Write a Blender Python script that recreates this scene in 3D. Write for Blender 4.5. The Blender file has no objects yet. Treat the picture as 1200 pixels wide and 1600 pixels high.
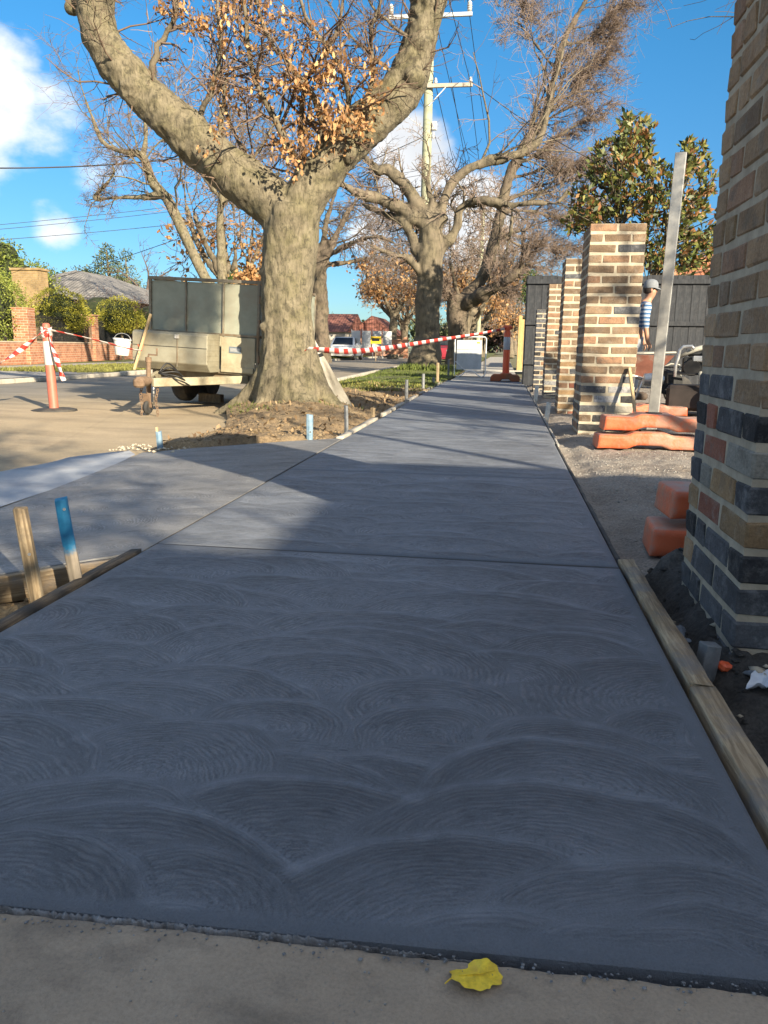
import bpy, bmesh, math, random
import numpy as np
from mathutils import Vector, Matrix
R = math.radians
SC = bpy.context.scene
COL = SC.collection

# ------------------------------------------------------------------ camera
F_PX, CAM_H = 1205.0, 0.72
PITCH, YAW, ROLL = R(12.052), R(8.533), R(0.7)
def _basis(p, w, r):
    fw = np.array([-math.sin(w)*math.cos(p), math.cos(w)*math.cos(p), -math.sin(p)])
    rt = np.array([math.cos(w), math.sin(w), 0.0])
    up = np.cross(rt, fw)
    c, s = math.cos(r), math.sin(r)
    return fw, c*rt + s*up, -s*rt + c*up
FW, RT, UP = _basis(PITCH, YAW, ROLL)
cam_d = bpy.data.cameras.new('camera'); cam = bpy.data.objects.new('camera', cam_d); COL.objects.link(cam)
cam_d.sensor_fit = 'VERTICAL'; cam_d.sensor_height = 24.0; cam_d.lens = F_PX/1600*24
cam_d.clip_start = 0.02; cam_d.clip_end = 3000
cam.matrix_world = Matrix(((RT[0], UP[0], -FW[0], 0), (RT[1], UP[1], -FW[1], 0), (RT[2], UP[2], -FW[2], CAM_H), (0, 0, 0, 1)))
SC.camera = cam
def at(px, py, Y):                      # the world point at distance Y along the street seen at a measured direction
    d = FW*F_PX + RT*(px-600) + UP*(800-py)
    t = Y/d[1]
    return Vector((d[0]*t, Y, d[2]*t + CAM_H))

# ------------------------------------------------------------------ light and exposure
SUN_EL = R(20.5)
SUN_H = Vector((0.67, -0.742, 0)).normalized()          # horizontal direction towards the sun (behind, right)
SUN_STRENGTH, SKY_STRENGTH = 5.0, 0.064
SC.view_settings.view_transform = 'Standard'; SC.view_settings.look = 'None'
SC.view_settings.gamma = 1.0; SC.view_settings.use_curve_mapping = False
SC.view_settings.exposure = 1.5
to_sun = Vector((SUN_H.x*math.cos(SUN_EL), SUN_H.y*math.cos(SUN_EL), math.sin(SUN_EL)))
sun_d = bpy.data.lights.new('sun', 'SUN'); sun = bpy.data.objects.new('sun', sun_d); COL.objects.link(sun)
sun_d.energy = SUN_STRENGTH; sun_d.angle = R(0.53); sun_d.color = (1.0, 0.86, 0.64)
sun.rotation_euler = to_sun.to_track_quat('Z', 'Y').to_euler(); sun.location = to_sun*60

world = bpy.data.worlds.new("World"); SC.world = world; world.use_nodes = True
nt = world.node_tree; nt.nodes.clear()
def wn(t, **k):
    n = nt.nodes.new(t)
    for a, b in k.items(): setattr(n, a, b)
    return n
def wmath(op, a, b=None, c=None, clamp=False):
    n = wn('ShaderNodeMath', operation=op, use_clamp=clamp)
    for i, v in enumerate((a, b, c)):
        if v is None: continue
        if isinstance(v, (int, float)): n.inputs[i].default_value = v
        else: nt.links.new(v, n.inputs[i])
    return n.outputs[0]
sky = wn('ShaderNodeTexSky', sky_type='NISHITA'); sky.sun_disc = False
sky.sun_elevation = SUN_EL; sky.sun_rotation = math.atan2(SUN_H.x, SUN_H.y)
sky.altitude = 60; sky.air_density = 1.0; sky.dust_density = 0.15; sky.ozone_density = 3.0
hsv = wn('ShaderNodeHueSaturation'); hsv.inputs['Hue'].default_value = 0.495; hsv.inputs['Saturation'].default_value = 1.32; hsv.inputs['Value'].default_value = 1.0
nt.links.new(sky.outputs[0], hsv.inputs['Color'])
bg1 = wn('ShaderNodeBackground'); bg1.inputs[1].default_value = SKY_STRENGTH
sepz = wn('ShaderNodeSeparateXYZ'); tcs = wn('ShaderNodeTexCoord'); nt.links.new(tcs.outputs['Generated'], sepz.inputs[0])
el = wn('ShaderNodeMapRange', interpolation_type='SMOOTHSTEP'); nt.links.new(sepz.outputs[2], el.inputs[0]); el.inputs[1].default_value = -.02; el.inputs[2].default_value = .42
grd = wn('ShaderNodeMix', data_type='RGBA'); nt.links.new(el.outputs[0], grd.inputs[0]); grd.inputs[6].default_value = (.40, .56, .74, 1); grd.inputs[7].default_value = (1, 1, 1, 1)
mulc = wn('ShaderNodeMix', data_type='RGBA', blend_type='MULTIPLY'); mulc.inputs[0].default_value = 1.0; nt.links.new(hsv.outputs[0], mulc.inputs[6]); nt.links.new(grd.outputs[2], mulc.inputs[7])
nt.links.new(mulc.outputs[2], bg1.inputs[0])
tc = wn('ShaderNodeTexCoord')
n1 = wn('ShaderNodeTexNoise'); n1.inputs['Scale'].default_value = 5.5; n1.inputs['Detail'].default_value = 8; n1.inputs['Roughness'].default_value = 0.58
mp = wn('ShaderNodeMapping'); mp.inputs['Scale'].default_value = (1, 1, 1.7)
nt.links.new(tc.outputs['Generated'], mp.inputs[0]); nt.links.new(mp.outputs[0], n1.inputs['Vector'])
def dirn(px, py):
    d = FW*F_PX + RT*(px-600) + UP*(800-py); return d/np.linalg.norm(d)
acc = None
# cumulus banks, some unseen and added for neutral fill: direction, angular radius (deg), weight
for (px, py, rad, wgt) in [(-40, 150, 6.4, 1.0), (60, 190, 4.7, .85), (-190, 170, 9, 1.0), (150, 250, 3.6, .75), (85, 345, 2.4, .48), (650, 245, 4.2, .75),
                           (745, 350, 4.6, 1.15), (600, 380, 4, .7), (830, 400, 4, .6), (1500, 260, 9, 1.0), (2300, 60, 12, 1.), (-1500, 200, 14, 1.0), (-700, 330, 9, .9), (10, 90, 3.6, .6), (3500, -900, 16, 1.), (-3000, -1500, 15, 1.), (900, -2600, 14, .9), (-600, -1500, 10, .8)]:
    d = dirn(px, py)
    dot = wn('ShaderNodeVectorMath', operation='DOT_PRODUCT'); nt.links.new(tc.outputs['Generated'], dot.inputs[0]); dot.inputs[1].default_value = tuple(d)
    mr = wn('ShaderNodeMapRange', interpolation_type='SMOOTHSTEP'); nt.links.new(dot.outputs['Value'], mr.inputs[0])
    mr.inputs[1].default_value = math.cos(R(rad)); mr.inputs[2].default_value = math.cos(R(rad*.15)); mr.inputs[3].default_value = 0; mr.inputs[4].default_value = wgt
    acc = mr.outputs[0] if acc is None else wmath('MAXIMUM', acc, mr.outputs[0])
# unseen broken cloud added overhead and behind for neutral fill in the shade
up_ = wn('ShaderNodeVectorMath', operation='DOT_PRODUCT'); nt.links.new(tc.outputs['Generated'], up_.inputs[0]); up_.inputs[1].default_value = tuple(Vector((.25, -.62, .74)).normalized())
upr = wn('ShaderNodeMapRange', interpolation_type='SMOOTHSTEP'); nt.links.new(up_.outputs['Value'], upr.inputs[0]); upr.inputs[1].default_value = .30; upr.inputs[2].default_value = .75; upr.inputs[4].default_value = .62
acc = wmath('MAXIMUM', acc, upr.outputs[0])
dens = wmath('ADD', wmath('MULTIPLY', acc, 0.52), wmath('MULTIPLY', n1.outputs[0], 1.0))
cl = wn('ShaderNodeMapRange', interpolation_type='SMOOTHSTEP'); nt.links.new(dens, cl.inputs[0])
cl.inputs[1].default_value = 0.68; cl.inputs[2].default_value = 0.93
clm = wmath('MULTIPLY', cl.outputs[0], 0.96)
# cloud body: grey where thick and low, white at the rims
n2 = wn('ShaderNodeTexNoise'); n2.inputs['Scale'].default_value = 3.0; n2.inputs['Detail'].default_value = 5
nt.links.new(tc.outputs['Generated'], n2.inputs['Vector'])
cr = wn('ShaderNodeValToRGB'); nt.links.new(n2.outputs[0], cr.inputs[0])
cr.color_ramp.elements[0].position = .30; cr.color_ramp.elements[0].color = (.50, .53, .58, 1)
cr.color_ramp.elements[1].position = .48; cr.color_ramp.elements[1].color = (.95, .94, .92, 1)
bg2 = wn('ShaderNodeBackground'); bg2.inputs[1].default_value = 0.46
nt.links.new(cr.outputs[0], bg2.inputs[0])
mx = wn('ShaderNodeMixShader'); nt.links.new(clm, mx.inputs[0]); nt.links.new(bg1.outputs[0], mx.inputs[1]); nt.links.new(bg2.outputs[0], mx.inputs[2])
wo = wn('ShaderNodeOutputWorld'); nt.links.new(mx.outputs[0], wo.inputs[0])

# ------------------------------------------------------------------ numpy noise
def _hash(ix, iy, iz=0):
    h = (ix.astype(np.int64)*374761393 + iy.astype(np.int64)*668265263 + np.asarray(iz).astype(np.int64)*2147483647*3 + 1013904223) & 0xffffffff
    h = ((h ^ (h >> 13))*1274126177) & 0xffffffff
    h = (h ^ (h >> 16)) & 0xffffffff
    return h/4294967295.0
def vnoise(x, y, z=None):
    x = np.asarray(x, float); y = np.asarray(y, float); z = np.zeros_like(x) if z is None else np.asarray(z, float)
    xi, yi, zi = np.floor(x), np.floor(y), np.floor(z)
    u, v, w = x-xi, y-yi, z-zi
    u, v, w = u*u*(3-2*u), v*v*(3-2*v), w*w*(3-2*w)
    r = 0
    for a in (0, 1):
        for b in (0, 1):
            for c in (0, 1):
                r = r + _hash(xi+a, yi+b, (zi+c)*7)*(u if a else 1-u)*(v if b else 1-v)*(w if c else 1-w)
    return r*2-1
def fbm(x, y, z=None, o=4, g=.5):
    r, a, f = 0, 1, 1
    for i in range(o):
        r = r + a*vnoise(np.asarray(x)*f+i*17.3, np.asarray(y)*f-i*9.1, None if z is None else np.asarray(z)*f+i*5.7); a *= g; f *= 2.03
    return r

# ------------------------------------------------------------------ materials
class M:
    """small wrapper that writes node trees"""
    def __init__(s, name, rough=.8, metallic=0.0, spec=None):
        s.m = bpy.data.materials.new(name); s.m.use_nodes = True
        s.t = s.m.node_tree; s.b = s.t.nodes['Principled BSDF']
        s.b.inputs['Roughness'].default_value = rough; s.b.inputs['Metallic'].default_value = metallic
        if spec is not None: s.b.inputs['Specular IOR Level'].default_value = spec
        s.tc = s.t.nodes.new('ShaderNodeTexCoord')
    def n(s, t, **k):
        q = s.t.nodes.new(t)
        for a, b in k.items(): setattr(q, a, b)
        return q
    def l(s, a, b): s.t.links.new(a, b)
    def co(s, scale=(1, 1, 1), kind='Object', rot=(0, 0, 0)):
        mp = s.n('ShaderNodeMapping'); mp.inputs['Scale'].default_value = scale; mp.inputs['Rotation'].default_value = rot
        s.l(s.tc.outputs[kind], mp.inputs[0]); return mp.outputs[0]
    def noise(s, scale, detail=4, rough=.55, vec=None, dist=0):
        q = s.n('ShaderNodeTexNoise'); q.inputs['Scale'].default_value = scale; q.inputs['Detail'].default_value = detail
        q.inputs['Roughness'].default_value = rough; q.inputs['Distortion'].default_value = dist
        s.l(vec if vec is not None else s.tc.outputs['Object'], q.inputs['Vector']); return q.outputs[0]
    def vor(s, scale, vec=None, feature='F1', out=0, rnd=1):
        q = s.n('ShaderNodeTexVoronoi', feature=feature); q.inputs['Scale'].default_value = scale; q.inputs['Randomness'].default_value = rnd
        s.l(vec if vec is not None else s.tc.outputs['Object'], q.inputs['Vector']); return q.outputs[out]
    def attr(s, name, out='Fac'):
        q = s.n('ShaderNodeAttribute'); q.attribute_name = name; return q.outputs[out]
    def rnd(s): return s.n('ShaderNodeObjectInfo').outputs['Random']
    def ramp(s, fac, stops, interp='LINEAR'):
        q = s.n('ShaderNodeValToRGB'); q.color_ramp.interpolation = interp
        e = q.color_ramp.elements
        while len(e) < len(stops): e.new(.5)
        for i, (p, c) in enumerate(stops):
            e[i].position = p; e[i].color = (*c, 1) if not isinstance(c, (int, float)) else (c, c, c, 1)
        s.l(fac, q.inputs[0]); return q.outputs[0]
    def mix(s, fac, a, b, mode='MIX'):
        q = s.n('ShaderNodeMix', data_type='RGBA', blend_type=mode)
        for i, v in ((0, fac), (6, a), (7, b)):
            if isinstance(v, (int, float)): q.inputs[i].default_value = v
            elif isinstance(v, tuple): q.inputs[i].default_value = (*v, 1)
            else: s.l(v, q.inputs[i])
        return q.outputs[2]
    def math(s, op, a, b=None, clamp=False):
        q = s.n('ShaderNodeMath', operation=op, use_clamp=clamp)
        for i, v in ((0, a), (1, b)):
            if v is None: continue
            if isinstance(v, (int, float)): q.inputs[i].default_value = v
            else: s.l(v, q.inputs[i])
        return q.outputs[0]
    def color(s, c):
        if isinstance(c, tuple): s.b.inputs['Base Color'].default_value = (*c, 1)
        else: s.l(c, s.b.inputs['Base Color'])
        return s
    def rough(s, r): s.l(r, s.b.inputs['Roughness']); return s
    def bump(s, h, strength=.5, dist=.01, prev=None):
        q = s.n('ShaderNodeBump'); q.inputs['Strength'].default_value = strength; q.inputs['Distance'].default_value = dist
        s.l(h, q.inputs['Height'])
        if prev is not None: s.l(prev, q.inputs['Normal'])
        s.l(q.outputs[0], s.b.inputs['Normal']); return q.outputs[0]
MATS = {}
def simple(name, c1, c2, scale=8, rough=.8, metallic=0, bump=.3, bscale=None, bdist=.004, detail=5, stretch=(1, 1, 1), spec=None, dirt=None):
    m = M(name, rough, metallic, spec)
    v = m.co(stretch)
    f = m.noise(scale, detail, .6, v)
    c = m.ramp(f, [(.3, c1), (.7, c2)])
    if dirt:
        d = m.ramp(m.noise(scale*.35, 6, .65), [(.48, 0.0), (.66, 1.0)])
        c = m.mix(d, c, dirt)
    m.color(c)
    if bump: m.bump(m.noise(bscale or scale*6, 4, .6, v), bump, bdist)
    MATS[name] = m.m; return m.m

# concrete slabs, swirl finished
def slab_material(name, base, fine):
    m = M(name, .62)
    sw = m.attr('swirl', 'Vector'); rim = m.attr('rim'); tone_a = m.attr('tone')
    def layer(a, b, det, rgh):
        mp = m.n('ShaderNodeMapping'); mp.inputs['Scale'].default_value = (a, b, 1); m.l(sw, mp.inputs[0]); return m.noise(1.0, det, rgh, mp.outputs[0])
    sx = m.n('ShaderNodeSeparateXYZ'); m.l(sw, sx.inputs[0])
    ph = m.math('ADD', m.math('MULTIPLY', sx.outputs[0], 2*math.pi/.0108), m.math('MULTIPLY', layer(34, 9, 3, .55), 15.0))
    comb = m.math('MULTIPLY_ADD' if False else 'ADD', m.math('MULTIPLY', m.math('SINE', ph), .5), .5)
    brk = m.ramp(layer(90, 16, 4, .65), [(.40, 0.0), (.60, 1.0)])
    lines = m.math('ADD', m.math('MULTIPLY', m.math('MULTIPLY', comb, brk), .80), m.math('MULTIPLY', layer(150, 26, 3, .7), .62)); lines2 = layer(60, 7, 2, .55)
    grit = m.noise(300, 4, .75); blot = m.noise(2.2, 6, .62); mot = m.noise(24, 5, .65)
    edge = m.attr('margin'); lam = m.math('MULTIPLY', m.math('SUBTRACT', 1.0, edge), m.math('SUBTRACT', 1.0, m.attr('seam'), True))
    lines = m.math('ADD', m.math('MULTIPLY', lines, lam), m.math('MULTIPLY', m.math('SUBTRACT', 1.0, lam), .42)); lines2 = m.math('ADD', m.math('MULTIPLY', lines2, lam), m.math('MULTIPLY', m.math('SUBTRACT', 1.0, lam), .5))
    # the bristles only bite here and there
    bite = m.ramp(m.noise(7, 4, .6), [(.34, .25), (.58, 1.0)])
    h = m.math('ADD', m.math('MULTIPLY', m.math('ADD', lines, m.math('MULTIPLY', lines2, .45)), bite), m.math('MULTIPLY', grit, .85))
    b = tuple(base)
    c = m.ramp(blot, [(.3, tuple(x*.86 for x in b)), (.7, tuple(x*1.12 for x in b))])
    c = m.mix(1.0, c, m.ramp(mot, [(.3, .9), (.7, 1.08)]), 'MULTIPLY')
    groove = m.ramp(lines, [(.16, .50), (.34, .92), (.85, 1.18)])  # darker grooves put the shade between bristle ridges into the colour
    c = m.mix(m.math('MULTIPLY', lam, bite), c, m.mix(1.0, c, groove, 'MULTIPLY'))
    c = m.mix(1.0, c, m.ramp(grit, [(.3, .74), (.5, 1.0), (.72, 1.28)]), 'MULTIPLY')
    c = m.mix(m.math('SUBTRACT', 1.0, edge), c, m.mix(1.0, c, m.ramp(tone_a, [(0, .58), (1, 1.42)]), 'MULTIPLY'))  # sweep tone paints ridge shading into the colour
    c = m.mix(m.math('MULTIPLY', m.math('MULTIPLY', rim, m.ramp(m.noise(14, 5, .7), [(.32, .15), (.62, 1.0)])), .5), c, tuple(min(1, x*1.9) for x in b))           # slurry left at the end of each sweep
    c = m.mix(m.math('MULTIPLY', edge, .5), c, tuple(x*.75 for x in b))
    m.color(c)
    m.rough(m.ramp(lines, [(.2, .72), (.8, .46)]))
    m.bump(h, fine, .006)
    MATS[name] = m.m; return m.m
slab_material('new_concrete', (.160, .176, .206), .95)
slab_material('driveway_concrete', (.195, .195, .198), .5)

def concrete(name, c, c2, stain, scale=3, bump=.35):
    m = M(name, .85)
    f = m.noise(scale, 8, .62)
    col = m.ramp(f, [(.3, c), (.72, c2)])
    st = m.ramp(m.noise(scale*1.7, 6, .65, m.co((1, 1.6, 1))), [(.50, 0.0), (.68, 1.0)])
    col = m.mix(m.math('MULTIPLY', st, .7), col, stain)
    sp = m.ramp(m.noise(210, 3, .7), [(.3, .84), (.5, 1.0), (.7, 1.12)])
    col = m.mix(1.0, col, sp, 'MULTIPLY'); m.color(col)
    b = m.bump(m.noise(240, 4, .7), bump, .004)
    m.bump(m.noise(18, 5, .6), .3, .01, b)
    MATS[name] = m.m; return m.m
concrete('old_concrete', (.29, .225, .16), (.40, .32, .235), (.14, .112, .085), 3.0, .5)
concrete('gutter_concrete', (.30, .325, .37), (.40, .42, .45), (.25, .26, .29), 2.0, .25)
concrete('far_path', (.30, .28, .25), (.38, .36, .33), (.2, .19, .18), 1.5)
concrete('kerb_concrete', (.34, .31, .26), (.44, .41, .35), (.2, .18, .15), 2.0)
def road_mat():
    m = M('road_asphalt', .85)
    # pale dust and dried clay over the gutter side, bare asphalt towards the middle of the road
    base = m.ramp(m.noise(.8, 6, .6), [(.3, (.17, .155, .13)), (.7, (.22, .20, .17))])
    dust = m.ramp(m.noise(1.1, 7, .62, m.co((1, .45, 1))), [(.3, (.31, .245, .155)), (.7, (.40, .315, .205))])
    near = m.attr('dust')
    fac = m.math('MULTIPLY', near, m.ramp(m.noise(.9, 6, .6), [(.2, .8), (.5, 1.0)]), True)
    c = m.mix(fac, base, dust)
    sp = m.ramp(m.vor(130), [(.1, .78), (.6, 1.12)]); c = m.mix(1.0, c, sp, 'MULTIPLY')
    stn = m.ramp(m.noise(1.6, 7, .68, m.co((.5, 1.4, 1))), [(.46, 1.0), (.66, .72)]); c = m.mix(1.0, c, stn, 'MULTIPLY')
    fine = m.ramp(m.noise(45, 5, .7), [(.3, .86), (.7, 1.1)]); c = m.mix(1.0, c, fine, 'MULTIPLY')
    crack = m.ramp(m.vor(.55, m.co((1, .5, 1)), 'DISTANCE_TO_EDGE'), [(0.0, .9), (.012, 1.0)])
    c = m.mix(1.0, c, crack, 'MULTIPLY')
    m.color(c); m.bump(m.vor(150), .2, .003); MATS['road'] = m.m
road_mat()
def soil(name, stops, scale, bump=1.0):
    m = M(name, .95)
    f = m.noise(scale, 9, .68)
    c = m.ramp(f, stops)
    sp = m.ramp(m.noise(95, 3, .6), [(.3, .6), (.55, 1.0), (.72, 1.35)])
    m.color(m.mix(1.0, c, sp, 'MULTIPLY'))
    b = m.bump(m.noise(120, 5, .7), bump, .008); m.bump(m.noise(22, 6, .65), bump*.7, .03, b)
    MATS[name] = m.m
soil('dirt', [(.28, (.12, .085, .05)), (.5, (.23, .165, .095)), (.72, (.30, .225, .135))], 2.2)
soil('trench_soil', [(.3, (.030, .028, .026)), (.5, (.06, .055, .05)), (.72, (.12, .115, .11))], 4.5)
soil('clay_soil', [(.3, (.10, .06, .03)), (.52, (.30, .21, .11)), (.72, (.38, .29, .17))], 5)
soil('gravel', [(.3, (.19, .155, .125)), (.5, (.27, .235, .20)), (.7, (.35, .32, .28))], 1.8)
soil('far_ground', [(.3, (.10, .10, .05)), (.6, (.16, .15, .08))], .6, .5)
def grass_mat(name, a, b):
    m = M(name, .9); c = m.ramp(m.noise(1.3, 6, .65), [(.3, a), (.7, b)])
    c2 = m.ramp(m.attr('tint'), [(0, .7), (1, 1.35)]); m.color(m.mix(1.0, c, c2, 'MULTIPLY')); MATS[name] = m.m
grass_mat('grass', (.05, .075, .012), (.10, .125, .022))
grass_mat('dry_grass', (.10, .105, .022), (.17, .165, .04))
m = M('lawn_sheet', .95); m.color(m.ramp(m.noise(2, 6, .65), [(.3, (.055, .07, .016)), (.6, (.11, .12, .03)), (.8, (.17, .14, .07))])); m.bump(m.noise(60, 3), .6, .02); MATS['lawn_sheet'] = m.m

# bricks
def brick_mat(name, c1, c2, splash, amt=.35):
    m = M(name, .9)
    r = m.rnd()
    v = m.n('ShaderNodeVectorMath', operation='ADD'); m.l(m.tc.outputs['Object'], v.inputs[0])
    cx = m.n('ShaderNodeCombineXYZ')
    for i in range(3): m.l(m.math('MULTIPLY', r, 17.0+9*i), cx.inputs[i])
    m.l(cx.outputs[0], v.inputs[1])
    f = m.noise(11, 6, .65, v.outputs[0])
    c = m.ramp(f, [(.3, c1), (.7, c2)])
    c = m.mix(1.0, c, m.ramp(r, [(0, .72), (1, 1.25)]), 'MULTIPLY')
    s = m.ramp(m.noise(16, 7, .7, v.outputs[0]), [(.5, 0.0), (.68, 1.0)])
    c = m.mix(m.math('MULTIPLY', s, amt), c, splash)
    bn = m.ramp(m.noise(8, 6, .7, v.outputs[0]), [(.54, 0.0), (.66, 1.0)])                       # burnt and sooty patches
    c = m.mix(m.math('MULTIPLY', bn, .55), c, tuple(x*.32 for x in c1))
    spk = m.ramp(m.noise(120, 3, .7, v.outputs[0]), [(.3, .75), (.5, 1.0), (.7, 1.2)]); c = m.mix(1.0, c, spk, 'MULTIPLY')
    m.color(c); m.bump(m.noise(55, 6, .75, v.outputs[0]), .95, .008); MATS[name] = m.m
brick_mat('brick_tan', (.28, .175, .098), (.41, .275, .16), (.40, .36, .29), .5)
brick_mat('brick_brown', (.22, .125, .075), (.32, .19, .115), (.40, .33, .26), .45)
brick_mat('brick_dun', (.15, .10, .062), (.24, .165, .105), (.33, .28, .22), .6)
brick_mat('brick_red', (.25, .085, .05), (.33, .135, .085), (.42, .38, .33), .45)
brick_mat('brick_charcoal', (.045, .047, .054), (.10, .103, .112), (.36, .36, .37), .45)
brick_mat('brick_black', (.012, .012, .014), (.04, .04, .043), (.35, .34, .32), .28)
brick_mat('brick_white', (.28, .28, .29), (.42, .41, .40), (.12, .12, .13), .6)
brick_mat('brick_grey', (.24, .225, .19), (.29, .27, .23), (.34, .32, .28), .4)
brick_mat('brick_buff', (.27, .165, .08), (.38, .25, .13), (.45, .38, .28), .4)
simple('mortar', (.36, .315, .235), (.50, .445, .345), 14, .95, bump=.6, bscale=120)
simple('mortar_grey', (.30, .255, .19), (.46, .395, .30), 14, .95, bump=.6, bscale=120)
def wall_brick(name, c1, c2, mort):
    m = M(name, .9)
    q = m.n('ShaderNodeTexBrick'); m.l(m.attr('UVMap', 'Vector'), q.inputs['Vector'])
    q.inputs['Color1'].default_value = (*c1, 1); q.inputs['Color2'].default_value = (*c2, 1); q.inputs['Mortar'].default_value = (*mort, 1)
    q.inputs['Scale'].default_value = 1.0; q.inputs['Mortar Size'].default_value = .007; q.inputs['Brick Width'].default_value = .24; q.inputs['Row Height'].default_value = .086
    q.inputs['Bias'].default_value = -.1
    n = m.ramp(m.noise(3, 6, .7), [(.3, .7), (.7, 1.25)])
    m.color(m.mix(1.0, q.outputs['Color'], n, 'MULTIPLY'))
    m.bump(q.outputs['Fac'], -.5, .01); MATS[name] = m.m
wall_brick('house_brick', (.30, .115, .06), (.42, .20, .11), (.42, .34, .26))
wall_brick('blond_brick', (.25, .165, .075), (.32, .22, .10), (.30, .24, .16))
wall_brick('dull_brick', (.25, .12, .08), (.32, .17, .11), (.36, .32, .28))  # duller, browner brick for background house walls

def bark(name, c1, c2, moss, mossamt, vs=26, stretch=.22, bump=.8, dark=(.035, .03, .024)):
    m = M(name, .92)
    v = m.co((1, 1, stretch))
    f = m.noise(vs*.22, 8, .65)
    c = m.ramp(f, [(.3, c1), (.68, c2)])
    g = m.ramp(m.noise(vs*.12, 5, .65), [(.45, 0.0), (.62, 1.0)])
    c = m.mix(m.math('MULTIPLY', g, mossamt), c, moss)
    fl = m.ramp(m.noise(vs, 6, .7, v), [(.32, .42), (.48, 1.0), (.7, 1.2)])
    c = m.mix(1.0, c, fl, 'MULTIPLY')
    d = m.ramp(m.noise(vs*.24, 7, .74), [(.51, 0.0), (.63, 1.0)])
    c = m.mix(m.math('MULTIPLY', d, .72), c, dark)  # dark mottles, strengthened to paint leaf shadows on the limbs
    m.color(c)
    b = m.bump(m.noise(vs*1.3, 7, .72, v), bump, .02); m.bump(m.noise(vs*4, 4, .6), bump*.6, .006, b)
    MATS[name] = m.m
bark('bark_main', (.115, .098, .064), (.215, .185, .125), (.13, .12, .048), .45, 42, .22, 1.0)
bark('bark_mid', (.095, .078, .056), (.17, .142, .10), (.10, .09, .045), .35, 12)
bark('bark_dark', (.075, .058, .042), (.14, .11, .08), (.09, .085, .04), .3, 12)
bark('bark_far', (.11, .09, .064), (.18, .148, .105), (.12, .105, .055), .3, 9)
simple('twig', (.10, .068, .048), (.18, .125, .09), 3, .9, bump=0)
simple('twig_grey', (.17, .125, .10), (.26, .20, .16), 3, .9, bump=0)
simple('twig_dark', (.07, .052, .045), (.125, .092, .078), 3, .9, bump=0)
def leaf_mat(name, stops, rough=.6, trans=.25):
    m = M(name, rough)
    c = m.ramp(m.attr('tint'), stops); m.color(c)
    tr = m.n('ShaderNodeBsdfTranslucent'); m.l(c, tr.inputs[0])
    ms = m.n('ShaderNodeMixShader'); ms.inputs[0].default_value = trans
    m.l(m.b.outputs[0], ms.inputs[1]); m.l(tr.outputs[0], ms.inputs[2])
    m.l(ms.outputs[0], m.t.nodes['Material Output'].inputs[0]); MATS[name] = m.m
leaf_mat('dead_leaf', [(0, (.17, .075, .028)), (.45, (.36, .19, .075)), (1, (.52, .33, .15))], .6, .3)
m = M('dead_leaf_single', .65); m.color(m.ramp(m.rnd(), [(0, (.17, .075, .028)), (.4, (.36, .19, .075)), (1, (.52, .33, .15))]))
m.bump(m.noise(60), .4, .003); MATS['dead_leaf_single'] = m.m
leaf_mat('magnolia_leaf', [(0, (.03, .05, .012)), (.45, (.09, .11, .022)), (.72, (.22, .20, .04)), (.82, (.19, .085, .03)), (1, (.26, .12, .045))], .55, .12)
leaf_mat('topiary_leaf', [(0, (.20, .20, .025)), (.5, (.38, .36, .045)), (1, (.50, .46, .08))], .6, .35)
leaf_mat('hedge_leaf', [(0, (.09, .13, .022)), (.5, (.22, .27, .045)), (1, (.34, .36, .08))], .6, .35)
leaf_mat('gum_leaf', [(0, (.05, .07, .028)), (.6, (.11, .135, .055)), (1, (.18, .19, .09))], .6, .2)
leaf_mat('bush_leaf', [(0, (.02, .045, .008)), (.6, (.06, .11, .016)), (1, (.12, .17, .03))], .5, .2)
leaf_mat('purple_leaf', [(0, (.05, .03, .025)), (.6, (.10, .062, .055)), (1, (.17, .11, .085))], .7, .1)
leaf_mat('ground_litter', [(0, (.10, .06, .03)), (.6, (.24, .16, .085)), (1, (.38, .29, .17))], .8, .1)
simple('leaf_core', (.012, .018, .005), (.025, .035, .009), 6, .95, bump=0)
m = M('yellow_leaf', .5); f = m.ramp(m.noise(38, 5, .6), [(.3, (.62, .42, .02)), (.55, (.85, .60, .03)), (.78, (.45, .22, .03))])
v = m.ramp(m.noise(150, 3), [(.3, .8), (.7, 1.1)]); m.color(m.mix(1.0, f, v, 'MULTIPLY')); m.bump(m.noise(90), .4, .002); MATS['yellow_leaf'] = m.m

# timber, metal, plastic
def timber(name, c1, c2, stain, axis=1, stainamt=.6, scale=60):
    m = M(name, .85)
    st = [1, 1, 1]; st[axis] = .06
    g = m.noise(scale*1.6, 6, .7, m.co(tuple(st)), 0.6)
    c = m.ramp(g, [(.32, tuple(x*.7 for x in c1)), (.48, c1), (.66, c2)])
    s = m.ramp(m.noise(7, 7, .7), [(.47, 0.0), (.62, 1.0)])
    m.color(m.mix(m.math('MULTIPLY', s, stainamt), c, stain)); m.bump(g, .7, .006); MATS[name] = m.m
timber('form_timber', (.27, .195, .115), (.46, .36, .235), (.17, .165, .165), 1, .65)
timber('form_timber_grey', (.26, .25, .23), (.40, .385, .36), (.12, .115, .11), 1, .5)
timber('form_mud_shade', (.055, .045, .035), (.15, .12, .09), (.03, .027, .024), 1, .7)  # mud and cast shadow both painted into the dark timber colour
timber('peg_timber', (.24, .175, .10), (.42, .33, .21), (.10, .085, .07), 2, .6)
timber('stick_timber', (.42, .31, .17), (.55, .43, .27), (.3, .22, .12), 2, .3)
timber('dark_paling', (.019, .022, .028), (.036, .041, .049), (.07, .07, .075), 2, .3, 22)
timber('yellow_timber', (.40, .27, .11), (.52, .38, .18), (.3, .2, .09), 2, .4)
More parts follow.
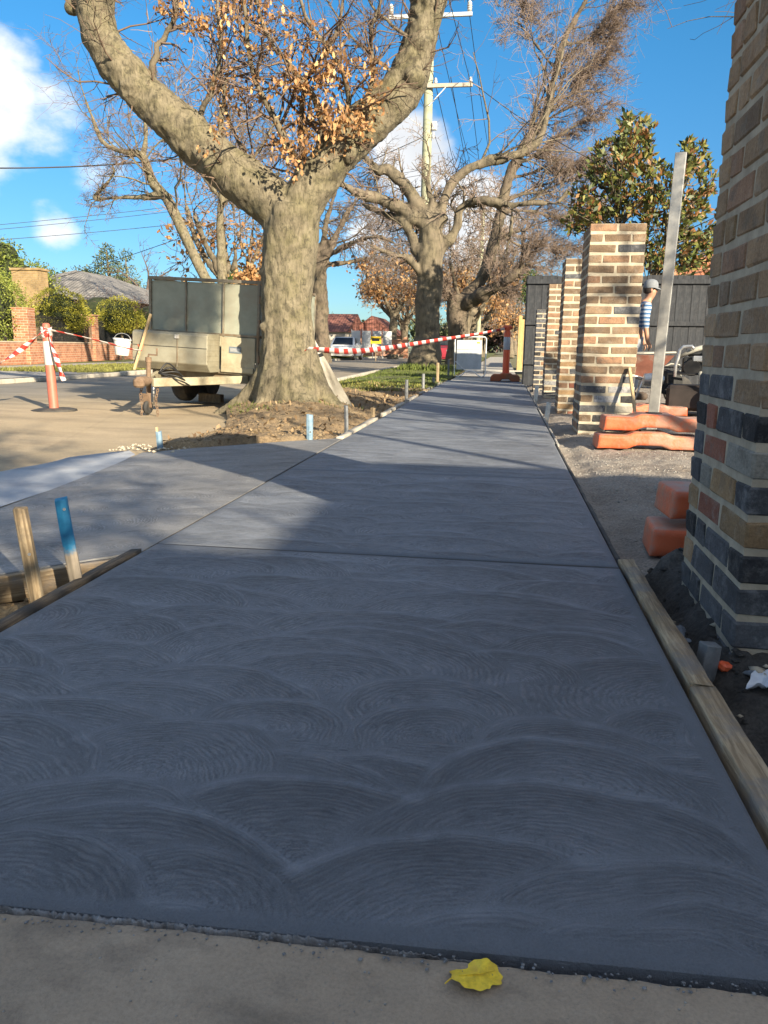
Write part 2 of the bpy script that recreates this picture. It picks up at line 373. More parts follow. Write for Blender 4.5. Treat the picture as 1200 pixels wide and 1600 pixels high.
def painted_peg():
    m = M('peg_blue', .7)
    z = m.n('ShaderNodeSeparateXYZ'); m.l(m.tc.outputs['Object'], z.inputs[0])
    g = m.noise(60, 6, .65, m.co((1, 1, .06)))
    wood = m.ramp(g, [(.3, (.16, .135, .10)), (.7, (.33, .28, .22))])
    blue = m.ramp(m.noise(20, 5), [(.3, (.005, .10, .24)), (.7, (.02, .22, .42))])
    hgt = m.math('ADD', z.outputs[2], m.math('MULTIPLY', m.noise(30, 5, .7), .10))
    f = m.ramp(m.math('SUBTRACT', hgt, .03), [(.165, 0.0), (.20, 1.0)])
    m.color(m.mix(f, wood, blue)); m.bump(g, .6, .004); MATS['peg_blue'] = m.m
painted_peg()
simple('peg_blue_faded', (.09, .17, .25), (.22, .31, .38), 25, .7, bump=.4)
simple('peg_steel', (.11, .12, .13), (.22, .23, .24), 20, .6, .3, bump=.4)
simple('peg_white', (.55, .55, .52), (.68, .67, .63), 20, .7, bump=.3, dirt=(.3, .27, .22))
def galv_mat(name, a, b, rough=.38, met=.85):
    m = M(name, rough, met)
    c = m.ramp(m.noise(30, 6, .7), [(.3, a), (.7, b)]); c2 = m.ramp(m.noise(4, 6, .6, m.co((1, 1, .3))), [(.3, .8), (.7, 1.1)])
    m.color(m.mix(1.0, c, c2, 'MULTIPLY')); m.rough(m.ramp(m.noise(12, 5), [(.3, rough-.08), (.7, rough+.2)])); m.bump(m.noise(90, 3), .08, .002); MATS[name] = m.m
galv_mat('galvanised', (.30, .30, .29), (.40, .395, .38), .42, .4)
simple('trailer_sheet', (.22, .235, .185), (.30, .315, .25), 5, .6, .0, bump=.15, bscale=60, dirt=(.24, .225, .17))
simple('trailer_frame', (.17, .15, .115), (.26, .235, .18), 8, .6, .3, bump=.2, dirt=(.16, .10, .05))
simple('trailer_cream', (.28, .255, .18), (.38, .35, .25), 6, .6, bump=.15, dirt=(.20, .16, .10))
def checker():
    m = M('checker_plate', .45, .35)
    c = m.ramp(m.noise(5, 7, .65), [(.3, (.25, .23, .17)), (.7, (.36, .34, .26))])
    d = m.ramp(m.noise(3, 6, .7), [(.5, 0.0), (.7, 1.0)]); c = m.mix(m.math('MULTIPLY', d, .5), c, (.19, .15, .095))
    m.color(c)
    v1 = m.vor(26, m.co((1.9, 1, .8), rot=(0, R(45), 0)), rnd=0); 
    h = m.ramp(v1, [(.22, 1.0), (.36, 0.0)])
    m.bump(h, .6, .006); MATS['checker'] = m.m
checker()
simple('rust', (.13, .085, .055), (.24, .165, .11), 25, .9, .2, bump=.6)
simple('rubber', (.018, .018, .019), (.04, .039, .038), 12, .8, bump=.3, dirt=(.09, .08, .065))
simple('black_steel', (.012, .012, .013), (.028, .028, .029), 12, .5, .3, bump=.2)
simple('white_steel', (.62, .63, .64), (.74, .75, .76), 10, .4, bump=.1)
galv_mat('sign_back', (.42, .45, .48), (.52, .55, .58), .5, .35)
simple('faded_orange', (.33, .085, .055), (.42, .13, .085), 4, .55, bump=.15, dirt=(.36, .17, .12))
simple('bright_orange', (.62, .075, .02), (.74, .12, .035), 5, .45, bump=.12, dirt=(.46, .12, .06))
simple('reflective_grey', (.36, .38, .42), (.46, .48, .52), 9, .4, bump=.1)
simple('white_band', (.46, .44, .41), (.56, .54, .50), 6, .5, bump=.1, dirt=(.6, .52, .42))
def foot_mat():
    m = M('barrier_plastic', .55)
    c = m.ramp(m.noise(6, 6, .6), [(.3, (.50, .08, .025)), (.7, (.60, .14, .055))])
    d = m.ramp(m.noise(4.5, 8, .72), [(.47, 0.0), (.60, 1.0)])
    c = m.mix(m.math('MULTIPLY', d, .75), c, (.29, .20, .15))
    g = m.n('ShaderNodeNewGeometry'); sp = m.n('ShaderNodeSeparateXYZ'); m.l(g.outputs['Normal'], sp.inputs[0])
    top = m.ramp(sp.outputs[2], [(.75, 0.0), (.98, .8)])              # dust that settled on flat tops
    c = m.mix(m.math('MULTIPLY', top, m.ramp(m.noise(9, 6, .7), [(.3, .35), (.6, 1.0)])), c, (.33, .28, .23))
    m.color(c); m.bump(m.noise(30, 6, .7), .5, .01); MATS['barrier_plastic'] = m.m
foot_mat()
simple('orange_rubber', (.27, .07, .025), (.40, .12, .05), 8, .75, bump=.3, dirt=(.2, .12, .07))
def tape_mat():
    m = M('tape', .4)
    u = m.attr('stripe')
    fr = m.math('FRACT', u); c = m.ramp(fr, [(.0, (.74, .70, .68)), (.5, (.62, .06, .045))], 'CONSTANT')
    m.color(c)
    tr = m.n('ShaderNodeBsdfTranslucent'); m.l(c, tr.inputs[0]); ms = m.n('ShaderNodeMixShader'); ms.inputs[0].default_value = .3
    m.l(m.b.outputs[0], ms.inputs[1]); m.l(tr.outputs[0], ms.inputs[2]); m.l(ms.outputs[0], m.t.nodes['Material Output'].inputs[0]); MATS['tape'] = m.m
tape_mat()
simple('pole_timber', (.27, .29, .19), (.37, .38, .27), 4, .9, bump=.5, stretch=(6, 6, .4), dirt=(.22, .22, .16))
simple('crossarm', (.30, .26, .21), (.42, .38, .32), 6, .85, bump=.3)
simple('crossarm_steel', (.42, .44, .46), (.52, .54, .56), 6, .5, .3, bump=.1)
simple('porcelain', (.42, .40, .38), (.55, .53, .50), 6, .3, bump=0)
simple('wire', (.02, .02, .022), (.03, .03, .032), 5, .6, bump=0)
simple('skin', (.30, .16, .10), (.36, .20, .13), 20, .55, bump=.1)
simple('hair', (.015, .01, .008), (.03, .02, .016), 60, .7, bump=.2)
simple('cap_grey', (.13, .145, .165), (.19, .205, .23), 30, .8, bump=.2)
simple('shorts', (.20, .22, .25), (.28, .30, .33), 20, .9, bump=.3)
simple('boots', (.05, .035, .025), (.09, .065, .05), 20, .8, bump=.2)
m = M('striped_shirt', .85); z = m.n('ShaderNodeSeparateXYZ'); m.l(m.tc.outputs['Object'], z.inputs[0])
fr = m.math('FRACT', m.math('MULTIPLY', z.outputs[2], 17.5)); m.color(m.ramp(fr, [(0, (.33, .37, .43)), (.5, (.04, .11, .24))], 'CONSTANT')); m.bump(m.noise(25, 4), .4, .01); MATS['striped_shirt'] = m.m
simple('barrow_tray', (.13, .05, .035), (.22, .085, .06), 10, .7, .2, bump=.3, dirt=(.25, .2, .17))
simple('engine_dark', (.02, .022, .024), (.05, .052, .055), 14, .45, .3, bump=.2)
simple('engine_light', (.42, .43, .44), (.55, .56, .57), 14, .35, .6, bump=.1)
simple('hose', (.30, .29, .25), (.40, .39, .34), 9, .6, bump=.2)
simple('tub_black', (.014, .010, .009), (.03, .022, .02), 8, .6, bump=.2)
def tile_roof(name, a, b):
    m = M(name, .85)
    w = m.n('ShaderNodeTexBrick'); m.l(m.attr('UVMap', 'Vector'), w.inputs['Vector'])
    w.inputs['Color1'].default_value = (*a, 1); w.inputs['Color2'].default_value = (*b, 1); w.inputs['Mortar'].default_value = (*[x*.35 for x in a], 1)
    w.inputs['Scale'].default_value = 1; w.inputs['Brick Width'].default_value = .22; w.inputs['Row Height'].default_value = .33; w.inputs['Mortar Size'].default_value = .02; w.offset = 0.0
    m.color(m.mix(1.0, w.outputs[0], m.ramp(m.noise(1.2, 6, .7), [(.3, .7), (.7, 1.2)]), 'MULTIPLY')); m.bump(w.outputs['Fac'], -.8, .04); MATS[name] = m.m
tile_roof('red_tiles', (.42, .15, .075), (.52, .21, .11))
tile_roof('dark_red_tiles', (.19, .075, .055), (.25, .10, .075))
tile_roof('grey_tiles', (.20, .19, .18), (.27, .255, .24))
simple('render_wall', (.42, .39, .34), (.5, .47, .42), 2, .9, bump=.2)
simple('cream_paint', (.5, .47, .40), (.58, .55, .48), 4, .7, bump=.1)
simple('iron', (.010, .010, .011), (.02, .02, .021), 10, .5, bump=0)
simple('car_paint_red', (.30, .03, .05), (.34, .04, .06), 2, .3, .2, bump=0)
simple('car_paint_white', (.66, .67, .68), (.72, .72, .73), 2, .3, bump=0)
simple('car_glass', (.02, .025, .03), (.04, .045, .05), 2, .08, bump=0)
simple('lamp_glass', (.55, .55, .52), (.65, .65, .62), 2, .15, bump=0)
simple('yellow_paint', (.60, .42, .02), (.68, .48, .03), 4, .5, bump=0)
simple('site_mesh', (.42, .44, .45), (.52, .54, .55), 3, .6, bump=0)
simple('plastic_sheet', (.25, .235, .20), (.33, .31, .27), 5, .5, bump=.4, bscale=18, bdist=.02)
simple('scrap_white', (.48, .52, .58), (.66, .69, .74), 16, .4, bump=.6, bscale=40)
simple('scrap_dark', (.10, .115, .14), (.19, .21, .24), 16, .45, bump=.5, bscale=40)
simple('stone', (.20, .19, .175), (.36, .34, .31), 30, .9, bump=.5)
simple('bucket_white', (.62, .62, .60), (.72, .72, .70), 6, .45, bump=.1, dirt=(.5, .48, .42))
simple('plate_blue', (.10, .13, .16), (.16, .19, .22), 30, .4, bump=0)
simple('sticker_red', (.42, .10, .045), (.5, .14, .07), 10, .4, bump=0)
simple('slurry', (.09, .09, .095), (.30, .305, .315), 42, .8, bump=.6)
def litp(m): return MATS[m]

# ------------------------------------------------------------------ mesh helpers
def tag(o, label=None, cat=None, group=None, kind=None):
    if label: o['label'] = label
    if cat: o['category'] = cat
    if group: o['group'] = group
    if kind: o['kind'] = kind
    return o
def thing(name, label, cat, loc=(0, 0, 0), rot=(0, 0, 0), group=None):
    o = bpy.data.objects.new(name, None); COL.objects.link(o); o.location = loc; o.rotation_euler = rot; o.empty_display_size = .1
    return tag(o, label, cat, group)
def link(name, me, parent=None):
    o = bpy.data.objects.new(name, me); COL.objects.link(o)
    if parent is not None: o.parent = parent
    return o
def mesh_np(name, V, Fq, mat=None, smooth=False, fattr=None, uv=None):
    """V (n,3); Fq (m,k) faces all of k corners; fattr {name: per-vertex array}"""
    V = np.ascontiguousarray(V, np.float32); Fq = np.ascontiguousarray(Fq, np.int32)
    me = bpy.data.meshes.new(name); k = Fq.shape[1]
    me.vertices.add(len(V)); me.vertices.foreach_set('co', V.ravel())
    me.loops.add(Fq.size); me.loops.foreach_set('vertex_index', Fq.ravel())
    me.polygons.add(len(Fq)); me.polygons.foreach_set('loop_start', np.arange(0, Fq.size, k, dtype=np.int32))
    me.update(calc_edges=True)
    if smooth: me.polygons.foreach_set('use_smooth', np.ones(len(Fq), bool))
    for a, arr in (fattr or {}).items():
        arr = np.asarray(arr, np.float32)
        if arr.ndim == 1: q = me.attributes.new(a, 'FLOAT', 'POINT'); q.data.foreach_set('value', arr)
        else: q = me.attributes.new(a, 'FLOAT_VECTOR', 'POINT'); q.data.foreach_set('vector', arr.ravel())
    if mat: me.materials.append(MATS[mat] if isinstance(mat, str) else mat)
    me.validate(); return me
def grid(x, y, zf):
    X, Y = np.meshgrid(x, y); Z = zf(X, Y)
    V = np.stack([X, Y, Z], -1).reshape(-1, 3); nx, ny = len(x), len(y)
    i = np.arange((ny-1)*(nx-1)); r, c = i//(nx-1), i % (nx-1); a = r*nx+c
    return V, np.stack([a, a+1, a+nx+1, a+nx], 1)
class MB:
    def __init__(s): s.v, s.f, s.uv = [], [], []
    def add(s, vs, fs, mat=None):
        b = len(s.v)
        s.v += [tuple(mat @ Vector(v)) if mat is not None else tuple(v) for v in vs]
        s.f += [tuple(b+i for i in f) for f in fs]; return s
    def box(s, c, d, rot=(0, 0, 0), bev=0.0):
        hx, hy, hz = d[0]/2, d[1]/2, d[2]/2
        T = Matrix.Translation(c) @ (Matrix.Rotation(rot[2], 4, 'Z') @ Matrix.Rotation(rot[1], 4, 'Y') @ Matrix.Rotation(rot[0], 4, 'X'))
        if bev <= 0:
            vs = [(sx*hx, sy*hy, sz*hz) for sz in (-1, 1) for sy in (-1, 1) for sx in (-1, 1)]
            fs = [(0, 2, 3, 1), (4, 5, 7, 6), (0, 1, 5, 4), (2, 6, 7, 3), (0, 4, 6, 2), (1, 3, 7, 5)]
            return s.add(vs, fs, T)
        vs, fs = bevel_box(hx, hy, hz, bev); return s.add(vs, fs, T)
    def bar(s, p, q, w, d=None, up=(0, 0, 1)):
        p, q = Vector(p), Vector(q); a = (q-p); L = a.length; a.normalize()
        u = Vector(up); x = a.cross(u)
        if x.length < 1e-4: x = a.cross(Vector((0, 1, 0)))
        x.normalize(); y = x.cross(a); d = d or w
        T = Matrix(((x.x, y.x, a.x, 0), (x.y, y.y, a.y, 0), (x.z, y.z, a.z, 0), (0, 0, 0, 1))); T.translation = (p+q)/2
        b = len(s.v); m = MB().box((0, 0, 0), (w, d, L)); return s.add(m.v, m.f, T)
    def tube(s, pts, r, n=10, caps=True):
        pts = [Vector(p) for p in pts]; m = len(pts); rr = r if isinstance(r, (list, tuple)) else [r]*m
        b = len(s.v); ref = None
        for i, p in enumerate(pts):
            t = (pts[min(i+1, m-1)]-pts[max(i-1, 0)]).normalized()
            if ref is None:
                ref = t.orthogonal().normalized()
            else:
                ref = (ref - t*ref.dot(t)).normalized()
            bi = t.cross(ref)
            for k in range(n):
                a = 2*math.pi*k/n; s.v.append(tuple(p+(ref*math.cos(a)+bi*math.sin(a))*rr[i]))
        for i in range(m-1):
            for k in range(n):
                k2 = (k+1) % n; s.f.append((b+i*n+k, b+i*n+k2, b+(i+1)*n+k2, b+(i+1)*n+k))
        if caps:
            s.f.append(tuple(b+k for k in reversed(range(n)))); s.f.append(tuple(b+(m-1)*n+k for k in range(n)))
        return s
    def lathe(s, prof, c=(0, 0, 0), n=20, axis='Z'):
        b = len(s.v)
        for (r, z) in prof:
            for k in range(n):
                a = 2*math.pi*k/n; x, y = r*math.cos(a), r*math.sin(a)
                p = (x, y, z) if axis == 'Z' else ((z, x, y) if axis == 'X' else (x, z, y))
                s.v.append((c[0]+p[0], c[1]+p[1], c[2]+p[2]))
        for i in range(len(prof)-1):
            for k in range(n):
                k2 = (k+1) % n; s.f.append((b+i*n+k, b+i*n+k2, b+(i+1)*n+k2, b+(i+1)*n+k))
        s.f.append(tuple(b+k for k in reversed(range(n)))); s.f.append(tuple(b+(len(prof)-1)*n+k for k in range(n))); return s
    def prism(s, poly, a0, a1, axis='Y'):
        """polygon in the plane across axis, extruded from a0 to a1"""
        n = len(poly); b = len(s.v)
        for a in (a0, a1):
            for (u, w) in poly:
                s.v.append((u, a, w) if axis == 'Y' else ((a, u, w) if axis == 'X' else (u, w, a)))
        s.f.append(tuple(b+i for i in range(n))); s.f.append(tuple(b+n+i for i in reversed(range(n))))
        for i in range(n): j = (i+1) % n; s.f.append((b+i, b+n+i, b+n+j, b+j))
        return s
    def mesh(s, name, mat=None, smooth=False, bevel=0, auto=None, seg=1):
        me = bpy.data.meshes.new(name); me.from_pydata(s.v, [], s.f)
        bm = bmesh.new(); bm.from_mesh(me); bmesh.ops.recalc_face_normals(bm, faces=bm.faces)
        if bevel: bmesh.ops.bevel(bm, geom=[e for e in bm.edges if len(e.link_faces) == 2 and e.calc_face_angle(0) > .5], offset=bevel, segments=seg, affect='EDGES', clamp_overlap=True)
        if auto is not None:
            for e in bm.edges:
                e.smooth = not (len(e.link_faces) == 2 and e.calc_face_angle(0) > auto)
            for f in bm.faces: f.smooth = True
        bm.to_mesh(me); bm.free()
        if smooth: me.polygons.foreach_set('use_smooth', np.ones(len(me.polygons), bool))
        if mat: me.materials.append(MATS[mat] if isinstance(mat, str) else mat)
        return me
    def obj(s, name, mat, parent=None, smooth=False, bevel=0, auto=None, seg=1):
        return link(name, s.mesh(name, mat, smooth, bevel, auto, seg), parent)
def bevel_box(hx, hy, hz, b):
    vs, idx = [], {}
    for sx in (-1, 1):
        for sy in (-1, 1):
            for sz in (-1, 1):
                for ax in range(3):
                    p = [sx*(hx-b), sy*(hy-b), sz*(hz-b)]; h = (hx, hy, hz); p[ax] = (sx, sy, sz)[ax]*h[ax]
                    idx[(sx, sy, sz, ax)] = len(vs); vs.append(tuple(p))
    g = lambda *k: idx[k]
    fs = []
    for sx in (-1, 1): fs.append([g(sx, -1, -1, 0), g(sx, 1, -1, 0), g(sx, 1, 1, 0), g(sx, -1, 1, 0)][::sx])
    for sy in (-1, 1): fs.append([g(-1, sy, -1, 1), g(-1, sy, 1, 1), g(1, sy, 1, 1), g(1, sy, -1, 1)][::sy])
    for sz in (-1, 1): fs.append([g(-1, -1, sz, 2), g(1, -1, sz, 2), g(1, 1, sz, 2), g(-1, 1, sz, 2)][::sz])
    for a in (-1, 1):
        for c in (-1, 1):
            fs.append([g(a, c, -1, 0), g(a, c, 1, 0), g(a, c, 1, 1), g(a, c, -1, 1)])
            fs.append([g(a, -1, c, 0), g(a, 1, c, 0), g(a, 1, c, 2), g(a, -1, c, 2)])
            fs.append([g(-1, a, c, 1), g(1, a, c, 1), g(1, a, c, 2), g(-1, a, c, 2)])
            for d in (-1, 1): fs.append([g(a, c, d, 0), g(a, c, d, 1), g(a, c, d, 2)])
    return vs, [tuple(f) for f in fs]
def uv_planar(me, sx=1.0, sy=1.0):
    """box-projected metres as a float vector attribute named UVMap"""
    co = np.empty(len(me.vertices)*3, np.float32); me.vertices.foreach_get('co', co); co = co.reshape(-1, 3)
    q = me.attributes.new('UVMap', 'FLOAT_VECTOR', 'CORNER'); out = np.zeros((len(me.loops), 3), np.float32)
    for p in me.polygons:
        n = p.normal; li = list(p.loop_indices); vi = [me.loops[i].vertex_index for i in li]; c = co[vi]
        h = Vector((n.x, n.y, 0))
        if h.length < .05: out[li, 0], out[li, 1] = c[:, 0], c[:, 1]
        else:
            h.normalize(); t = (-h.y, h.x); sl = max(.2, math.sqrt(max(0, 1-n.z*n.z)))
            out[li, 0] = c[:, 0]*t[0]+c[:, 1]*t[1]; out[li, 1] = c[:, 2]/sl
    q.data.foreach_set('vector', out.ravel())

# tubes by the thousand
def tubes(paths, radii, sides):
    N, P, _ = paths.shape
    T = np.gradient(paths, axis=1); T /= np.linalg.norm(T, axis=2, keepdims=True)+1e-9
    ref = np.where(np.abs(T[..., 2:3]) > .9, np.array([1., 0, 0]), np.array([0., 0, 1]))
    A = np.cross(T, ref); A /= np.linalg.norm(A, axis=2, keepdims=True)+1e-9; B = np.cross(T, A)
    # keep frames from flipping along a tube
    for i in range(1, P):
        a = A[:, i-1]-T[:, i]*np.sum(A[:, i-1]*T[:, i], 1, keepdims=True); a /= np.linalg.norm(a, axis=1, keepdims=True)+1e-9
        A[:, i] = a; B[:, i] = np.cross(T[:, i], a)
    th = np.arange(sides)*2*math.pi/sides
    V = paths[:, :, None, :] + radii[:, :, None, None]*(A[:, :, None, :]*np.cos(th)[None, None, :, None]+B[:, :, None, :]*np.sin(th)[None, None, :, None])
    base = (np.arange(N)*P*sides)[:, None, None] + (np.arange(P-1)*sides)[None, :, None]
    k = np.arange(sides)[None, None, :]; k2 = (np.arange(sides)+1) % sides; k2 = k2[None, None, :]
    Fq = np.stack([base+k, base+k2, base+sides+k2, base+sides+k], -1).reshape(-1, 4)
    return V.reshape(-1, 3), Fq
def merge(parts):
    Vs, Fs, o = [], [], 0
    for V, F in parts: Vs.append(V); Fs.append(F+o); o += len(V)
    return np.concatenate(Vs), np.concatenate(Fs)
def resample(pts, rad, n):
    pts = np.array([tuple(p) for p in pts], float); rad = np.array(rad, float)
    # Catmull-Rom through the given points
    m = len(pts); e = np.vstack([2*pts[0]-pts[1], pts, 2*pts[-1]-pts[-2]])
    t = np.linspace(0, m-1-1e-6, n); i = t.astype(int); u = (t-i)[:, None]
    p0, p1, p2, p3 = e[i], e[i+1], e[i+2], e[i+3]
    P = .5*((2*p1)+(-p0+p2)*u+(2*p0-5*p1+4*p2-p3)*u*u+(-p0+3*p1-3*p2+p3)*u**3)
    return P, np.interp(t, np.arange(m), rad)
def grow(rng, paths, radii, n_child, ratio, ang=(.5, 1.0), curl=.18, up=0.0, P=5, rr=.55, rend=.25, t0=.2, bias=None, minr=.002, length=None):
    N, P0, _ = paths.shape
    idx = np.repeat(np.arange(N), n_child); K = len(idx)
    t = rng.uniform(t0, 1.0, K)*(P0-1-1e-6); i = t.astype(int); u = (t-i)[:, None]
    p = paths[idx, i]*(1-u)+paths[idx, i+1]*u
    r = radii[idx, i]*(1-u[:, 0])+radii[idx, i+1]*u[:, 0]
    tg = paths[idx, i+1]-paths[idx, i]; tg /= np.linalg.norm(tg, axis=1, keepdims=True)+1e-9
    L = np.linalg.norm(np.diff(paths, axis=1), axis=2).sum(1)[idx] if length is None else np.full(K, length)
    L = L*ratio*rng.uniform(.45, 1.15, K)
    q = rng.normal(size=(K, 3)); q -= tg*np.sum(q*tg, 1, keepdims=True); q /= np.linalg.norm(q, axis=1, keepdims=True)+1e-9
    a = rng.uniform(ang[0], ang[1], K)[:, None]
    d = tg*np.cos(a)+q*np.sin(a); d[:, 2] += up
    if bias is not None: d += np.array(bias)
    d /= np.linalg.norm(d, axis=1, keepdims=True)
    out = np.empty((K, P, 3)); out[:, 0] = p
    for s in range(1, P):
        d = d+rng.normal(size=(K, 3))*curl; d[:, 2] += up*.35; d /= np.linalg.norm(d, axis=1, keepdims=True)
        p = p+d*(L/(P-1))[:, None]; out[:, s] = p
    rs = np.maximum(np.minimum(r*rr, r*.85), minr)
    rad = rs[:, None]*np.linspace(1, rend, P)[None, :]; rad = np.maximum(rad, minr*.6)
    return out, rad
def voxel(mb_list, size, name):
    mb = MB()
    for m in mb_list: mb.add(m.v, m.f)
    me = mb.mesh(name+'_raw'); o = bpy.data.objects.new(name+'_raw', me); COL.objects.link(o)
    md = o.modifiers.new('r', 'REMESH'); md.mode = 'VOXEL'; md.voxel_size = size; md.use_smooth_shade = True
    sm = o.modifiers.new('s', 'SMOOTH'); sm.factor = .5; sm.iterations = 5
    dg = bpy.context.evaluated_depsgraph_get(); dg.update()
    out = bpy.data.meshes.new_from_object(o.evaluated_get(dg)); out.name = name
    bpy.data.objects.remove(o); bpy.data.meshes.remove(me)
    return out
def displace(me, fn):
    n = len(me.vertices); co = np.empty(n*3, np.float32); me.vertices.foreach_get('co', co); co = co.reshape(-1, 3).astype(float)
    no = np.empty(n*3, np.float32); me.vertices.foreach_get('normal', no); no = no.reshape(-1, 3).astype(float)
    co = co+no*fn(co)[:, None]; me.vertices.foreach_set('co', co.astype(np.float32).ravel()); me.update()
    me.polygons.foreach_set('use_smooth', np.ones(len(me.polygons), bool))
# leaves by the thousand: each a folded quad strip
def leaves(rng, P, size, norm=None, aspect=.45, droop=0.0, jitter=.5, dirs=None):
    n = len(P)
    d = rng.normal(size=(n, 3)) if dirs is None else dirs+rng.normal(size=(n, 3))*jitter
    d[:, 2] -= droop; d /= np.linalg.norm(d, axis=1, keepdims=True)+1e-9
    q = rng.normal(size=(n, 3)) if norm is None else norm+rng.normal(size=(n, 3))*jitter
    w = np.cross(d, q); w /= np.linalg.norm(w, axis=1, keepdims=True)+1e-9; nn = np.cross(w, d)
    s = (size*rng.uniform(.6, 1.25, n))[:, None]
    a = P; b = P+d*s*.5+w*s*aspect*.5+nn*s*.06; c = P+d*s; e = P+d*s*.5-w*s*aspect*.5+nn*s*.06
    V = np.stack([a, b, c, e], 1).reshape(-1, 3); i = np.arange(n)[:, None]*4
    return V, np.hstack([i, i+1, i+2, i+3]), np.repeat(rng.uniform(0, 1, n), 4)
def leaf_obj(name, parent, rng, P, size, mat, kind='stuff', tint=None, **k):
    V, F, t = leaves(rng, P, size, **k)
    if tint is not None: t = np.repeat(np.clip(tint, 0, 1), 4)
    o = link(name, mesh_np(name, V, F, mat, fattr={'tint': t}), parent)
    if kind: o['kind'] = kind
    return o

# ================================================================== THE SETTING
RNG = np.random.default_rng(7)
def surf(name, V, F, mat, smooth=True, parent=None, kind='structure', **k):
    o = link(name, mesh_np(name, V, F, mat, smooth, **k), parent)
    if kind: o['kind'] = kind
    return o
PATH_L, PATH_R = -1.245, 0.42
# base terrain, one sheet to the horizon
V, F = grid(np.array([-900, -300, -120, -60, -30, -16, -10, -5, 0, 5, 12, 30, 60, 120, 300, 900.]), np.array([-300, -100, -40, -15, 0, 10, 20, 40, 80, 150, 300, 600, 1500.]), lambda X, Y: X*0-.26)
surf('ground', V, F, 'far_ground')
KERB_Y = [-30, 1.0, 5.5, 7.5, 8.5, 9.5, 10.6, 12, 15.6, 28, 45, 90, 160]
KERB_X = [-3.2, -3.2, -2.74, -2.78, -3.1, -3.5, -3.35, -3.4, -3.75, -4.15, -4.3, -4.3, -4.3]
kerb_x = lambda y: np.interp(y, KERB_Y, KERB_X)
# the road
xs = np.concatenate([np.linspace(-10.3, -2.2, 42)]); ys = np.concatenate([np.linspace(-30, 30, 121), np.linspace(31, 170, 60)])
V, F = grid(xs, ys, lambda X, Y: -.125+.05*np.sin(np.clip((X+10.3)/6.4, 0, 1)*math.pi)+.006*fbm(X*.7, Y*.7))
dust = np.clip(1.6-np.abs(V[:, 0]+3.2)/3.4+.3*fbm(V[:, 0]*.6, V[:, 1]*.35), 0, 1)*np.clip(1-(V[:, 1]-12)/14, .35, 1)
surf('road', V, F, 'road', fattr={'dust': dust})
# far verge, kerb and footpath across the road
def strip(name, mat, pts_a, pts_b, z, n=60, **k):
    pa, pb = np.array(pts_a, float), np.array(pts_b, float)
    t = np.linspace(0, 1, n); ta = np.linspace(0, 1, len(pa)); tb = np.linspace(0, 1, len(pb))
    A = np.stack([np.interp(t, ta, pa[:, i]) for i in range(2)], 1); B = np.stack([np.interp(t, tb, pb[:, i]) for i in range(2)], 1)
    za, zb = z if isinstance(z, tuple) else (z, z)
    V = np.concatenate([np.c_[A, np.full(n, za)], np.c_[B, np.full(n, zb)]]); i = np.arange(n-1)
    return surf(name, V, np.stack([i, i+1, n+i+1, n+i], 1), mat, True, **k)
strip('far_verge', 'lawn_sheet', [(-10.32, -30), (-10.32, 170)], [(-13.9, -30), (-13.9, 170)], (-.015, .0))
strip('far_footpath', 'far_path', [(-13.9, -30), (-13.9, 170)], [(-15.5, -30), (-15.5, 170)], (.004, .01))
strip('far_garden', 'lawn_sheet', [(-15.5, -30), (-15.5, 170)], [(-80, -30), (-80, 170)], (.004, .3))
strip('far_driveway', 'far_path', [(-10.3, 13.3), (-10.3, 19.2)], [(-16, 15.2), (-16, 18.8)], (-.009, .016), 8)
kb = MB()
for y in np.arange(-28, 150, 2.0):
    kb.box((-10.26, y+1, -.075 if 12 < y < 20 else -.07), (.17, 1.985, .11 if 12 < y < 20 else .13), bev=.02)
o = kb.obj('far_kerb', 'kerb_concrete'); o['kind'] = 'structure'
kb = MB()
for y in np.arange(14, 150, 2.0):
    x0, x1 = kerb_x(y), kerb_x(y+2); kb.bar((x0-.06, y, -.075), (x1-.06, y+1.985, -.075), .13, .13)
o = kb.obj('near_kerb', 'kerb_concrete', bevel=.02); o['kind'] = 'structure'

